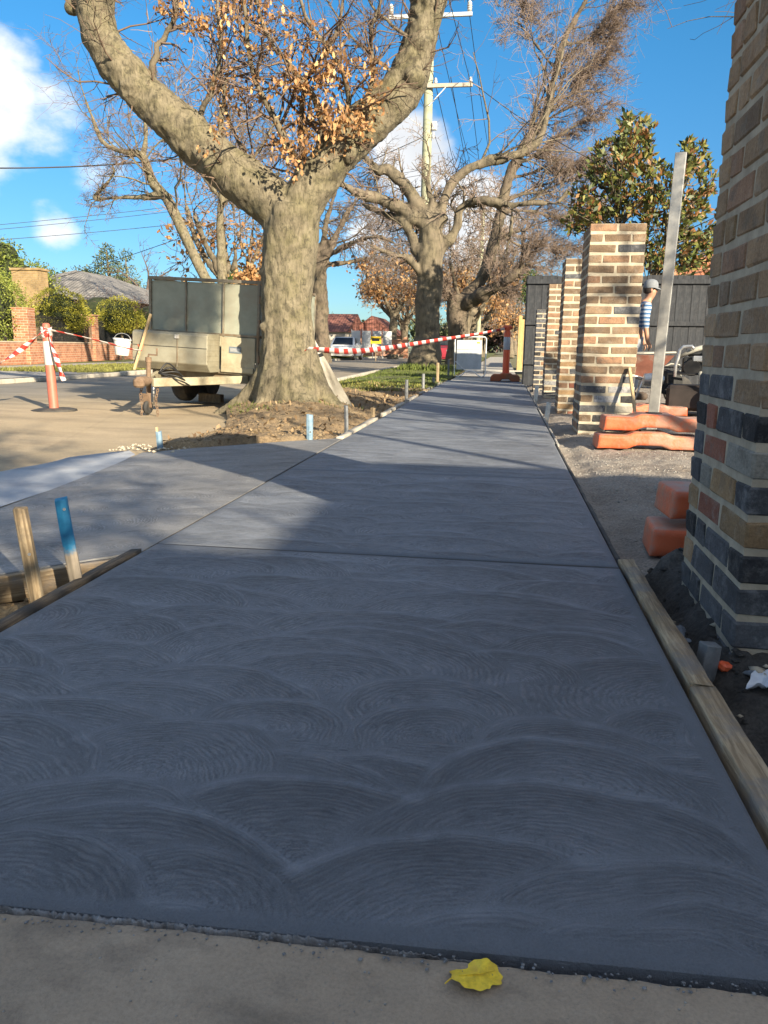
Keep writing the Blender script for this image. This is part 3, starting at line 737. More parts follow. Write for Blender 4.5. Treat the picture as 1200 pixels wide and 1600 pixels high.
# --- swirl-finished concrete panels
def swirl_fields(X, Y, x0, x1, y0, y1, seed, rows=.115, cols=.32):
    rng = np.random.default_rng(seed)
    st = []
    y = y1+.2; k = 0
    while y > y0-.35:
        x = x0-.3+(k % 2)*cols*.5+rng.uniform(-.12, .12)
        row = []
        while x < x1+.3:
            row.append((x+rng.normal()*.05, y+rng.normal()*.04, rng.uniform(.14, .28), rng.uniform(-.5, .5), rng.uniform(.95, 1.45))); x += cols*rng.uniform(.65, 1.3)
        rng.shuffle(row); st += row
        y -= rows*rng.uniform(.7, 1.3); k += 1
    wob = .020*fbm(X*4.5, Y*4.5, o=3)
    r_ = np.abs(Y-y0); a_ = X*1.0; i_ = np.zeros_like(X); rim = np.zeros_like(X); hgt = np.zeros_like(X); tone = np.full_like(X, .5)
    for n, (cx, cy, rad, tilt, squash) in enumerate(st):
        dx, dy = (X-cx)/squash, Y-cy
        r = np.hypot(dx, dy)+wob; th = np.arctan2(dx, dy)-tilt
        m = (r < rad) & (np.abs(th) < 1.9)
        if not m.any(): continue
        q = np.abs(th[m])/1.9; fade = np.clip((rad-r[m])/.035, 0, 1)                # sweeps feather into each other at the rim and the ends
        r_[m] = r[m]; a_[m] = th[m]*rad*1.2; i_[m] = n*.37
        kk = .35+.65*_hash(np.array([n]), np.array([seed]))[0]
        e = np.exp(-((rad-r[m]-.010)/.011)**2)*np.clip(1.2-q*1.5, 0, 1)*kk; rim[m] = rim[m]*(1-fade)+e
        tt = .5+(.5-r[m]/rad)*.75*kk+.25*(q-.4)  # painted shading: darker towards the rim of each sweep
        w = fade*np.clip((1-q)*4, 0, 1); tone[m] = tone[m]*(1-w)+tt*w
        hgt[m] = hgt[m]*(1-w)+w*(.0004*np.clip((r[m]-(rad-.06))/.06, 0, 1)**2-.0003*np.clip(1-r[m]/.2, 0, 1))
    tone = np.clip(tone+.16*fbm(X*2.3, Y*2.3, o=4), 0, 1)
    seam = np.zeros(X.shape, bool)
    for ax_ in (0, 1):
        df = np.diff(i_, axis=ax_) != 0
        if ax_ == 0: seam[1:] |= df; seam[:-1] |= df
        else: seam[:, 1:] |= df; seam[:, :-1] |= df
    global LAST_SEAM; LAST_SEAM = seam.astype(np.float32)
    return np.stack([r_, a_, i_], -1), np.clip(rim, 0, 1), hgt, tone
def slab(name, x0, x1, y0, y1, res, seed, mat='new_concrete', parent=None, yfun=None, rows=.115, cols=.32, margins=(1, 1, 1, 1)):
    nx, ny = max(4, int((x1-x0)/res)), max(4, int((y1-y0)/res))
    def ax(a, b, n): return np.concatenate([[a, a, a+.004], np.linspace(a+.012, b-.012, n), [b-.004, b, b]])
    xs, ys = ax(x0, x1, nx), ax(y0, y1, ny)
    X, Y = np.meshgrid(xs, ys)
    sw, rim, hg, tone = swirl_fields(X, Y, x0, x1, y0, y1, seed, rows, cols)
    w = np.minimum.reduce([np.where(margins[0], X-x0, 9), np.where(margins[1], x1-X, 9), np.where(margins[2], Y-y0, 9), np.where(margins[3], y1-Y, 9)])
    mg = 1-np.clip((w+.012*fbm(X*9, Y*9)-.022)/.014, 0, 1)
    edge = np.minimum.reduce([X-x0, x1-X, Y-y0, y1-Y])
    Z = hg*(1-mg)+.0015*fbm(X*1.3, Y*1.3, o=3)-.005*np.clip(1-edge/.012, 0, 1)**2-.001*mg
    ii, jj = np.meshgrid(np.arange(len(xs)), np.arange(len(ys))); skirt = (ii == 0) | (jj == 0) | (ii == len(xs)-1) | (jj == len(ys)-1)
    Z = np.where(skirt, -.11, Z)
    Yw = Y if yfun is None else Y
    V = np.stack([X, Yw, Z], -1).reshape(-1, 3); n0 = len(xs); i = np.arange((len(ys)-1)*(n0-1)); a = i//(n0-1)*n0+i % (n0-1)
    F = np.stack([a, a+1, a+n0+1, a+n0], 1)
    me = mesh_np(name, V, F, mat, True, fattr={'swirl': sw.reshape(-1, 3), 'rim': (rim*(1-mg)).ravel(), 'margin': mg.ravel(), 'tone': tone.ravel(), 'seam': LAST_SEAM.ravel()})
    me.set_sharp_from_angle(angle=R(50))
    return link(name, me, parent)
foot = link('footpath', MB().box((-.41, 9.5, -.17), (1.6, 17.4, .1)).mesh('footpath', 'old_concrete')); foot['kind'] = 'structure'
s1 = slab('slab', PATH_L, PATH_R, .835, 2.614, .0058, 11, parent=foot)
# the near joint runs slightly askew
s2 = slab('slab', PATH_L, PATH_R, 2.629, 4.433, .011, 12, parent=foot)
s3 = slab('slab', PATH_L, PATH_R, 4.447, 6.237, .016, 13, parent=foot)
s4 = slab('slab', PATH_L, PATH_R+.01, 6.249, 10.0, .03, 14, parent=foot)
s5 = slab('slab', PATH_L-.02, PATH_R+.02, 10.006, 17.9, .05, 15, parent=foot)
for o_, a_ in ((s1, -.0),): pass
# skew the first panel's near edge so it follows the photo (left end nearer)
co = np.empty(len(s1.data.vertices)*3, np.float32); s1.data.vertices.foreach_get('co', co); co = co.reshape(-1, 3)
w_ = np.clip((2.6-co[:, 1])/1.77, 0, 1)**2; co[:, 1] += w_*(-.022+.035*(co[:, 0]+.3)); s1.data.vertices.foreach_set('co', co.ravel()); s1.data.update()
near_y = lambda x: .835-.022+.035*(x+.3)
for y_, z_ in ((2.621, -.0045), (4.44, -.0045), (6.243, -.004)):
    link('joint_strip', MB().box(((PATH_L+PATH_R)/2, y_, z_-.03), (PATH_R-PATH_L-.004, (.0135 if y_ < 4.4 else .011), .06)).mesh('joint_strip', 'black_steel'), foot)
link('joint_strip', MB().box((PATH_L-.0045, 4.36, -.036), (.006, 3.55, .06)).mesh('joint_strip', 'form_mud_shade'), foot)
# far, older footpath panels beyond the works
for k in range(22):
    y0 = 17.95+k*2.4
    link('old_slab', MB().box((-.42, y0+1.195, -.052), (1.56, 2.38, .1), bev=.008).mesh('old_slab', 'far_path'), foot)
link('white_strip', MB().box((-.1, 26.5, .003), (2.6, 1.1, .012)).mesh('white_strip', 'cream_paint'), foot)
# old path under the camera
xs = np.linspace(-1.6, .75, 420); ys = np.concatenate([np.linspace(-1.2, .80, 156), [.81, .82, .8255, .828, .83]])
X, Y = np.meshgrid(xs, ys)
jag = .0009*fbm(xs*90, xs*0+3, o=4)
Yj = np.minimum(Y, (near_y(X)-.012+jag[None, :])) if False else Y
tt = (Y-ys[0])/(ys[-1]-ys[0]); edge_y = near_y(xs)-.0075+jag-.007*np.clip((xs+.35)/.7, 0, 1)
Yj = ys[0]+tt*(edge_y[None, :]-ys[0])
Z = -.008+.0022*fbm(X*4, Y*4)+.0012*fbm(X*30, Y*30)-.006*np.clip((tt-.9975)/.0025, 0, 1)**2
Zs = np.vstack([Z, np.full((1, len(xs)), -.12)]); Xs = np.vstack([X, xs[None, :]]); Ys = np.vstack([Yj, edge_y[None, :]])
V = np.stack([Xs, Ys, Zs], -1).reshape(-1, 3); n0 = len(xs); i = np.arange((len(Zs)-1)*(n0-1)); a = i//(n0-1)*n0+i % (n0-1)
o = surf('old_path', V, np.stack([a, a+1, a+n0+1, a+n0], 1), 'old_concrete'); o.data.set_sharp_from_angle(angle=R(50))
# slurry and a crumbled filler strip in the joint
xs = np.linspace(-1.1, .42, 1700); brk = fbm(xs*34, xs*0+1.5, o=4); wdt = np.clip(.0025+.0015*brk+.0022*fbm(xs*150, xs*0+2, o=4), .0, .005)*np.clip((-.05-xs)/.35, .0, 1)+.0002
zz = -.0085+.0022*fbm(xs*240, xs*0+8, o=3)-.02*np.clip((xs+.2)/.3, 0, 1)
y_b = near_y(xs)-.0015
V = np.concatenate([np.c_[xs, y_b-wdt, zz-.06], np.c_[xs, y_b-wdt, zz], np.c_[xs, y_b, zz+.002], np.c_[xs, y_b, zz-.06]]); n0 = len(xs); i = np.arange(n0-1)
F = np.concatenate([np.stack([k*n0+i, k*n0+i+1, (k+1)*n0+i+1, (k+1)*n0+i], 1) for k in range(3)])
surf('joint_filler', V, F, 'slurry', False)

P = np.stack([RNG.uniform(-1.0, .42, 260), np.zeros(260), np.full(260, -.006)], 1); P[:, 1] = near_y(P[:, 0])-.010-np.abs(RNG.normal(size=260))*.012
LATE = [('mix_crumbs', P, .0022, 'slurry')]
# --- driveway crossover
A_, B_, C_, D_ = np.array([-1.253, 2.53]), np.array([-2.46, 1.50]), np.array([-2.72, 5.52]), np.array([-1.262, 6.2])
u = np.linspace(0, 1, 90); v = np.linspace(0, 1, 200); U, W = np.meshgrid(u, v)
PX = (A_[0]*(1-U)+B_[0]*U)*(1-W)+(D_[0]*(1-U)+C_[0]*U)*W; PY = (A_[1]*(1-U)+B_[1]*U)*(1-W)+(D_[1]*(1-U)+C_[1]*U)*W
PX = PX+.12*np.sin(W*math.pi)*U
sw, rim, hg, tone = swirl_fields(PX, PY, -2.8, -1.2, 1.4, 6.3, 33, .2, .5)
Z = -.012-.075*U**1.3+hg+.002*fbm(PX, PY)
skirt = (U == 0) | (U == 1) | (W == 0) | (W == 1)
e = np.minimum.reduce([U, 1-U, W, 1-W])
Z = np.where(skirt, Z-.1, Z)
V = np.stack([PX, PY, Z], -1).reshape(-1, 3); n0 = len(u); i = np.arange((len(v)-1)*(n0-1)); a = i//(n0-1)*n0+i % (n0-1)
dr = surf('driveway', V, np.stack([a, a+1, a+n0+1, a+n0], 1), 'driveway_concrete', fattr={'swirl': sw.reshape(-1, 3), 'rim': rim.ravel()*.6, 'margin': np.clip(1-e.ravel()/.02, 0, 1), 'tone': tone.ravel(), 'seam': LAST_SEAM.ravel()})
dr.data.set_sharp_from_angle(angle=R(50))
# gutter channel, pale concrete
t = np.linspace(0, 1, 60)
def pl(pts): pts = np.array(pts, float); q = np.linspace(0, 1, len(pts)); return np.stack([np.interp(t, q, pts[:, i]) for i in range(3)], 1)
inner = pl([(-2.35, -2, -.088), (-2.40, 1.5, -.088), (-2.47, 3.4, -.088), (-2.52, 4.5, -.088), (-2.70, 5.4, -.088), (-2.86, 5.62, -.09)])
midl = pl([(-2.75, -2, -.104), (-2.75, 1.5, -.104), (-2.84, 3.4, -.104), (-2.86, 4.5, -.104), (-2.83, 5.25, -.1), (-2.88, 5.60, -.095)])
outer = pl([(-3.22, -2, -.098), (-3.22, 1.5, -.098), (-3.22, 3.4, -.098), (-3.20, 4.5, -.098), (-3.12, 5.2, -.098), (-2.92, 5.62, -.098)])
outer[:, 0] += .03*fbm(outer[:, 1]*3, outer[:, 1]*0); low = outer-np.array([.01, 0, .06])
V = np.concatenate([inner, midl, outer, low]); i = np.arange(59)
surf('gutter', V, np.concatenate([np.stack([k*60+i, k*60+i+1, (k+1)*60+i+1, (k+1)*60+i], 1) for k in range(3)]), 'gutter_concrete')

# --- nature strip: dug soil round the big tree, then lawn
TREE = (-2.66, 9.55)
def strip_field(name, y0, y1, res_y, nx, zf, mat, front=None):
    ys = np.arange(y0, y1+1e-6, res_y); u = np.linspace(0, 1, nx); U, Y = np.meshgrid(u, ys)
    xk = kerb_x(Y); X = xk+(PATH_L-.035-xk)*U
    if front is not None:
        fr = front(X); Y = np.where(Y < fr, fr, Y); xk = kerb_x(Y); X = xk+(PATH_L-.035-xk)*U
    Z = zf(X, Y, U)
    V = np.stack([X, Y, Z], -1).reshape(-1, 3); i = np.arange((len(ys)-1)*(nx-1)); a = i//(nx-1)*nx+i % (nx-1)
    return surf(name, V, np.stack([a, a+1, a+nx+1, a+nx], 1), mat)
def dirt_z(X, Y, U):
    d = np.hypot(X-TREE[0], Y-TREE[1])
    z = -.125+.11*np.clip(U*3.0, 0, 1)**.7+.115*np.exp(-(d/.95)**2)
    z = z-.075*np.exp(-((X-PATH_L+.15)/.16)**2)*np.clip((Y-6.4)/.5, 0, 1)*np.clip((11.6-Y)/.8, 0, 1)
    z = z-.10*np.exp(-((X+1.75)/.35)**2-((Y-9.8)/1.0)**2)-.05*np.exp(-((X+1.7)/.3)**2-((Y-12.2)/.9)**2)
    z = z+.03*fbm(X*2.2, Y*2.2)+.016*fbm(X*9, Y*9, o=4)+.012*np.abs(fbm(X*22, Y*22, o=3))
    fr = 5.52+(X+2.72)*(6.2-5.52)/(2.72-1.262)
    return np.where(Y < fr+.12, np.minimum(z, -.03-.05*np.clip((-X-1.26)/1.4, 0, 1)), z)
strip_field('nature_strip', 5.45, 13.9, .028, 80, dirt_z, 'dirt', lambda X: 5.50+(X+2.72)*(6.2-5.52)/(2.72-1.262))
def lawn_z(X, Y, U): return -.09+.09*np.clip(U*5, 0, 1)+.02*fbm(X*1.1, Y*1.1)+.10*np.exp(-(np.hypot(X+2.45, Y-25)/1.6)**2)
strip_field('lawn', 13.4, 150, .45, 26, lawn_z, 'lawn_sheet')
# --- right-hand yard and the trench beside the path
def yard_z(X, Y): return -.045+.016*fbm(X*1.5, Y*1.5)+.008*fbm(X*14, Y*14)-.03*np.exp(-((X-.52)/.09)**2)
V, F = grid(np.concatenate([np.linspace(.435, 2.6, 90), np.linspace(2.7, 14, 24)]), np.concatenate([np.linspace(2.72, 9, 170), np.linspace(9.1, 22, 50)]), yard_z)
surf('gravel_yard', V, F, 'gravel')
def trench_z(X, Y): return -.15+.03*fbm(X*4, Y*4)+.026*np.abs(fbm(X*13, Y*13))+.05*np.clip((Y-2.6)/.14, 0, 1)+.115*np.clip((X-.50)/.09, 0, 1)*np.clip((Y-1.6)/.3, 0, 1)+.07*np.clip((X-.62)/.3, 0, 1)*np.clip((1.9-Y)/.3, 0, 1)
V, F = grid(np.linspace(.44, 4.0, 150), np.linspace(-.6, 2.76, 150), trench_z); surf('trench', V, F, 'trench_soil')
V, F = grid(np.linspace(4.0, 14, 20), np.linspace(-14, 2.76, 20), lambda X, Y: X*0-.06); surf('side_yard', V, F, 'gravel')
def ltr_z(X, Y):
    return -.155+.03*fbm(X*4, Y*4)+.03*np.abs(fbm(X*15, Y*15))
V, F = grid(np.linspace(-2.42, -1.25, 90), np.linspace(-.6, 2.6, 180), ltr_z); surf('edge_trench', V, F, 'clay_soil')

# --- loose stones, clods and litter
def rocks(name, rng, P, size, mat, flat=.6):
    n = len(P); base = np.array([(1, 0, 0), (-1, 0, 0), (0, 1, 0), (0, -1, 0), (0, 0, 1), (0, 0, -1)], float)
    s = size*rng.uniform(.4, 1.5, (n, 1, 1)); V = base[None]*s*rng.uniform(.6, 1.3, (n, 6, 3)); V[..., 2] *= flat
    a = rng.uniform(0, 6.28, n); c, q = np.cos(a)[:, None], np.sin(a)[:, None]
    x, y = V[..., 0]*c-V[..., 1]*q, V[..., 0]*q+V[..., 1]*c; V = np.stack([x, y, V[..., 2]], -1)+P[:, None, :]
    f = np.array([(0, 2, 4), (2, 1, 4), (1, 3, 4), (3, 0, 4), (2, 0, 5), (1, 2, 5), (3, 1, 5), (0, 3, 5)])
    F = (f[None]+np.arange(n)[:, None, None]*6).reshape(-1, 3)
    o = link(name, mesh_np(name, V.reshape(-1, 3), F, mat)); o['kind'] = 'stuff'; return o
def scatter(rng, n, x0, x1, y0, y1, zf, keep=None):
    X, Y = rng.uniform(x0, x1, n), rng.uniform(y0, y1, n)
    if keep is not None: m_ = keep(X, Y); X, Y = X[m_], Y[m_]
    return np.stack([X, Y, zf(X, Y)], 1)
for a_ in LATE: rocks(a_[0], RNG, a_[1], a_[2], a_[3])
rocks('gravel', RNG, scatter(RNG, 7000, .45, 2.6, 2.75, 8.5, yard_z), .006, 'stone')
rocks('rubble', RNG, scatter(RNG, 900, .47, 1.9, .2, 2.8, trench_z), .012, 'trench_soil')
rocks('rubble', RNG, scatter(RNG, 70, .47, 1.3, .6, 2.75, lambda x, y: trench_z(x, y)+.012), .020, 'mortar_grey')
dz = lambda X, Y: dirt_z(X, Y, np.clip((X-kerb_x(Y))/(PATH_L-.035-kerb_x(Y)), 0, 1))
inside = lambda X, Y: (X > kerb_x(Y)+.03) & (Y > 5.56+(X+2.72)*.466)
rocks('dirt_clods', RNG, scatter(RNG, 4200, -3.4, -1.28, 5.5, 13.6, dz, inside), .013, 'dirt')
rocks('dirt_clods', RNG, scatter(RNG, 500, -2.7, -1.29, 5.55, 7.4, dz, inside), .02, 'dirt')
rocks('dirt_clods', RNG, scatter(RNG, 500, -2.3, -1.27, .6, 2.5, ltr_z), .012, 'clay_soil')
rocks('concrete_crumbs', RNG, scatter(RNG, 70, -2.95, -2.4, 5.45, 5.85, lambda X, Y: np.full_like(X, -.07)), .014, 'mortar')
rocks('grit', RNG, scatter(RNG, 900, -1.2, .6, -.2, .815, lambda X, Y: X*0-.007), .0016, 'stone')
P = scatter(RNG, 1500, -3.4, -1.28, 5.7, 16, dz, inside); P[:, 2] += .008
leaf_obj('leaf_litter', None, RNG, P, .07, 'ground_litter', droop=.1, norm=np.tile([0, 0, 1.], (len(P), 1)), jitter=.35)
# grass blades
def blades(name, rng, P, h, mat, w=.012):
    n = len(P); a = rng.uniform(0, 6.28, n); d = np.stack([np.cos(a), np.sin(a), 0*a], 1)*w
    hh = (h*rng.uniform(.5, 1.3, n))[:, None]; lean = rng.normal(size=(n, 3))*h*.35; lean[:, 2] = 0
    V = np.stack([P-d, P+d, P+lean+np.array([0, 0, 1.])*hh], 1).reshape(-1, 3); i = np.arange(n)[:, None]*3
    o = link(name, mesh_np(name, V, np.hstack([i, i+1, i+2]), mat, fattr={'tint': np.repeat(rng.uniform(0, 1, n), 3)})); o['kind'] = 'stuff'; return o
lz = lambda X, Y: lawn_z(X, Y, np.clip((X-kerb_x(Y))/(PATH_L-kerb_x(Y)), 0, 1))
P = scatter(RNG, 15000, -4.2, -1.3, 14.5, 32, lz, lambda X, Y: (X > kerb_x(Y)+.02) & (fbm(X*.8, Y*.8) > -.25-.02*(Y-16))); blades('grass', RNG, P, .035, 'grass', .010)
P = scatter(RNG, 1500, -3.5, -1.35, 13.0, 16, lz, lambda X, Y: X > kerb_x(Y)+.02); blades('grass', RNG, P, .05, 'dry_grass', .01)
P = scatter(RNG, 6000, -3.6, -1.4, 5.9, 12.5, dz, lambda X, Y: inside(X, Y) & (np.abs(np.hypot(X-TREE[0], Y-TREE[1])-.75) < .22) & (fbm(X*2.5, Y*2.5) > .12)); blades('weeds', RNG, P, .045, 'grass', .006)
P = scatter(RNG, 700, -3.2, -1.6, 23.6, 25.3, lz, lambda X, Y: np.hypot(X+2.4, Y-25) > .6); blades('ground_ivy', RNG, P, .16, 'grass', .03)
P = scatter(RNG, 22000, -13.8, -10.35, 18.5, 60, lambda X, Y: X*0+.0, lambda X, Y: fbm(X*.6, Y*.6) > -.5); blades('verge_grass', RNG, P, .07, 'dry_grass', .03)
P = scatter(RNG, 2500, -13.8, -10.4, 9, 14.2, lambda X, Y: X*0+.0); blades('verge_grass', RNG, P, .07, 'dry_grass', .02)

# ================================================================== BRICK PILLARS
PR = random.Random(5)
_bm_cache = {}
def brick_mesh(mat, L, variant, hz=.034):
    k = (mat, L, variant, hz)
    if k not in _bm_cache:
        rng = random.Random(hash((L, variant)) & 0xffff)
        vs, fs = bevel_box(L/2, .055, hz, .0045 if variant % 2 else .006)
        vs = [tuple(c+rng.uniform(-.0026, .0026) for c in v) for v in vs]
        me = bpy.data.meshes.new('brick'); me.from_pydata(vs, [], fs); me.materials.append(MATS[mat]); _bm_cache[k] = me
    return _bm_cache[k]
TANS = ['brick_tan']*6+['brick_brown']*2+['brick_buff', 'brick_dun']
DARKS = ['brick_charcoal']*4+['brick_black']*2+['brick_grey', 'brick_white']
def pillar(x0, y0, nx, ny, z0, n, label, dark_rows, pick=None, mortar='mortar_grey', top_mix=TANS, hz=.034):
    """nx, ny: face lengths in half bricks; (x0, y0) nearest left corner"""
    W, D = nx*.12-.01, ny*.12-.01
    t = thing('brick_pillar', label, 'brick pillar', (x0, y0, z0), (0, 0, R(PR.uniform(-.6, .6))), 'brick pillars of the unfinished front fence')
    H = n*.086
    mb = MB().box((W/2, D/2, H/2-.008), (W-.010, D-.010, H-.004)); me = mb.mesh('mortar', mortar)
    link('mortar', me, t)
    for r in range(n):
        z = r*.086+.038+.006
        even = r % 2 == 0
        # on even courses the left and right faces own the corners, on odd ones the front and back
        for face in range(4):
            m_ = (ny if face in (0, 2) else nx)
            own = (face in (0, 2)) == even
            p, end, segs = (0, m_, []) if own else (1, m_-1, [])
            while end-p >= 2: segs.append((p, 2)); p += 2
            if end > p: segs.append((p, 1))
            for j, (p, q) in enumerate(segs):
                L = round(q*.12-.018, 3); c = p*.12+q*.06-.005
                if own and p == 0: L = round(q*.12-.014, 3); c = L/2
                elif own and p+q >= m_: L = round(q*.12-.014, 3); c = m_*.12-.01-L/2
                off = .055+PR.uniform(-.0015, .0025)
                mat = None
                if pick: mat = pick(r, face, j)
                if mat is None: mat = PR.choice(DARKS) if r < dark_rows else PR.choice(top_mix)
                o = link('brick', brick_mesh(mat, L, PR.randrange(3), hz), t)
                if face == 0: o.location = (off, c, z); o.rotation_euler = (0, 0, R(90))
                elif face == 2: o.location = (W-off, c, z); o.rotation_euler = (0, 0, R(90))
                elif face == 1: o.location = (c, off, z)
                else: o.location = (c, D-off, z)
                o.rotation_euler.y = R(PR.uniform(-.25, .25)); o.location.z += PR.uniform(-.0012, .0012)
    return t
# near pillar: the reclaimed mix of its lower courses, read from far edge to near corner on the left face
ROWS = {0: ['brick_charcoal', 'brick_charcoal', 'brick_red'], 1: ['brick_charcoal', 'brick_charcoal', 'brick_tan'], 2: ['brick_charcoal', 'brick_charcoal', 'brick_white'],
        3: ['brick_buff', 'brick_red', 'brick_buff'], 4: ['brick_buff', 'brick_grey', 'brick_charcoal'], 5: ['brick_grey', 'brick_red', 'brick_charcoal'],
        6: ['brick_charcoal', 'brick_red', 'brick_white'], 7: ['brick_tan', 'brick_charcoal', 'brick_charcoal']}
def pick_near(r, face, j):
    r -= 1
    if r < 0: return 'brick_charcoal'
    if face == 0 and r in ROWS: return ROWS[r][j] if j < 3 else None     # j = 0 is the near corner
    if face == 1 and r < 8: return ['brick_black', 'brick_black', 'brick_charcoal', 'brick_grey' if r in (5,) else 'brick_buff' if r in (4, 7) else 'brick_black'][PR.randrange(4)]
    return None
pillar(.603, 1.955, 5, 5, -.111, 22, 'tall tan brick pillar close by on the right with mixed charcoal and red bricks low down', 9, pick_near, 'mortar_grey')
def pick_one(r, face, j):
    if face == 0: return PR.choice(['brick_dun', 'brick_dun', 'brick_brown'])
    if r < 6: return PR.choice(DARKS)
    return PR.choice(['brick_dun']*7+['brick_brown', 'brick_charcoal'])
pillar(.69, 7.2, 4, 5, -.10, 22, 'broad sunlit brick pillar behind the orange barrier feet, blackened low courses', 6, pick_one, 'mortar', hz=.0315)
def pick_two(r, face, j):
    if face == 1 and r < 8: return ['brick_red', 'brick_buff', 'brick_charcoal', 'brick_buff'][r % 4]
    return pick_one(r, face, j)
pillar(.68, 9.85, 4, 5, -.10, 22, 'narrow view of a sunlit pillar with orange and red low bricks, behind the broad one', 3, pick_two, 'mortar', hz=.0315)
pillar(.64, 12.5, 4, 5, -.10, 21, 'pale slim brick pillar third along, between the dark brick pier and orange-footed pillar', 4, pick_one, 'mortar', hz=.0315)
pillar(.565, 15.0, 4, 4, -.10, 18, 'low shaded pier of grey bricks next to the dark paling fence', 18, lambda r, f, j: PR.choice(['brick_charcoal', 'brick_black', 'brick_charcoal', 'brick_brown']), 'mortar_grey')

# ================================================================== DARK PALING FENCE (side boundary)
t = thing('paling_fence', 'dark charcoal timber paling fence standing behind the brick pillars and worker', 'fence', (.40, 16.6, 0))
pal = [MB().box((0, 0, 1.1), (.1474, .018, 2.2), bev=.004).mesh('paling', 'dark_paling') for _ in range(3)]
for i in range(46):
    o = link('paling', pal[i % 3], t); o.location = (.09+i*.146+PR.uniform(-.0006, .0006), .007*(i % 2)+PR.uniform(-.001, .001), -.02+PR.uniform(-.012, .012)); o.rotation_euler.y = R(PR.uniform(-.03, .03))
for z in (.45, 1.25, 2.06): link('rail', MB().box((3.4, -.036, z), (6.8, .045, .085), bev=.004).mesh('rail', 'dark_paling'), t)
for x in (.04, 2.4, 4.8): link('post', MB().box((x, .06, 1.08), (.10, .10, 2.2), bev=.004).mesh('post', 'dark_paling'), t)
# ================================================================== GALVANISED POST
t = thing('steel_post', 'tall galvanised steel channel post leaning slightly right behind the stacked barrier feet', 'post', (1.43, 7.7, -.03), (0, R(1.2), R(-14)))
w, d, th, h = .095, .085, .010, 2.47
link('web', MB().box((0, 0, h/2), (w-2*th, th, h)).mesh('web', 'galvanised'), t)
for s in (-1, 1): link('flange', MB().box((s*(w/2-th/2), 0, h/2), (th, d, h), bev=.003).mesh('flange', 'galvanised'), t)
link('front_plate', MB().box((0, -d/2-.006, h/2+.001), (w*.98, .011, h-.004), bev=.003).mesh('front_plate', 'galvanised'), t)
# ================================================================== ORANGE BARRIER FEET
def foot_mesh(L=.80, W=.27, H=.135):
    prof_t = [(.012, .79), (.27, .80), (.36, 1.0), (.64, 1.0), (.73, .80), (.988, .79)]
    prof_b = [(1, 0), (.70, 0), (.62, .19), (.38, .19), (.30, 0), (0, 0)]
    poly = [((u-.5)*L, z*H) for u, z in prof_t]+[((u-.5)*L, z*H) for u, z in prof_b]
    me = voxel([MB().prism(poly, -W/2, W/2)], .0125, 'barrier_block')          # moulded plastic: every edge rounded
    displace(me, lambda co: .0022*fbm(co[:, 0]*9, co[:, 1]*9, co[:, 2]*9, o=3)); me.materials.append(MATS['barrier_plastic']); return me
fm = foot_mesh()
rec = MB().box((0, 0, 0), (.11, .10, .006)).mesh('socket', 'rubber')
GF = 'orange barrier blocks'
def bfoot(loc, rz, label, ry=0):
    o = link('barrier_block', fm); o.location = loc; o.rotation_euler = (0, R(ry), R(rz)); tag(o, label, 'barrier block', GF)
    s = link('socket', rec, o); s.location = (0, 0, .1355)
    return o
bfoot((1.145, 6.36, -.036), 2, 'orange plastic barrier block lying on the gravel, lower of the stack by the broad pillar')
bfoot((1.19, 6.38, .103), 1, 'orange barrier block resting on top of another beside the broad pillar', .5)
bfoot((.985, 3.06, -.045), -3, 'scuffed orange barrier block on the gravel half hidden by the nearest pillar')
bfoot((1.035, 3.11, .098), 4, 'scuffed orange barrier block stacked on another, half hidden by the nearest pillar', .6)
bfoot((1.75, 9.6, -.03), 6, 'orange barrier block on the ground beneath the wheelbarrow')
# leaning stick
o = link('timber_stick', MB().bar((0, 0, 0), (-.075, .32, .62), .026, .02).mesh('timber_stick', 'stick_timber', bevel=.003)); o.location = (1.175, 6.86, -.05)
tag(o, 'pale timber stick leaning on the side of the broad brick pillar', 'stick')

# ================================================================== WHEELBARROW
t = thing('wheelbarrow', 'rusty red wheelbarrow parked in front of the worker', 'wheelbarrow', (1.72, 10.9, 0), (0, 0, R(8)))
def frustum(mb, a, b, z0, z1, off=0):
    (ax, ay), (bx, by) = a, b
    vs = [(-ax, -ay, z0), (ax, -ay, z0), (ax, ay, z0), (-ax, ay, z0), (-bx+off, -by, z1), (bx+off, -by, z1), (bx+off, by, z1), (-bx+off, by, z1)]
    return mb.add(vs, [(0, 1, 5, 4), (1, 2, 6, 5), (2, 3, 7, 6), (3, 0, 4, 7), (3, 2, 1, 0)])
link('tray', frustum(MB(), (.22, .17), (.40, .30), .36, .66, .04).mesh('tray', 'barrow_tray', bevel=.02, seg=2, auto=R(40)), t)
link('rim', MB().tube([(-.36, -.30, .665), (.44, -.30, .70), (.44, .30, .70), (-.36, .30, .665), (-.36, -.30, .665)], .013, 8).mesh('rim', 'hose', smooth=True), t)
for s in (-1, 1):
    link('handle', MB().tube([(.62, s*.05, .22), (.2, s*.16, .33), (-.3, s*.22, .46), (-.78, s*.27, .60)], .017, 8).mesh('handle', 'engine_light', smooth=True), t)
    link('leg', MB().tube([(-.2, s*.2, .43), (-.14, s*.2, .03), (-.02, s*.2, .03), (.08, s*.18, .36)], .014, 8).mesh('leg', 'engine_light', smooth=True), t)
wh = link('wheel', MB().lathe([(.06, -.04), (.15, -.045), (.19, -.03), (.2, 0), (.19, .03), (.15, .045), (.06, .04)], (.62, 0, .2), 22, 'Y').mesh('wheel', 'rubber', auto=R(40)), t)
link('hub', MB().lathe([(.05, -.06), (.06, -.05), (.06, .05), (.05, .06)], (.62, 0, .2), 14, 'Y').mesh('hub', 'engine_light', auto=R(40)), wh)
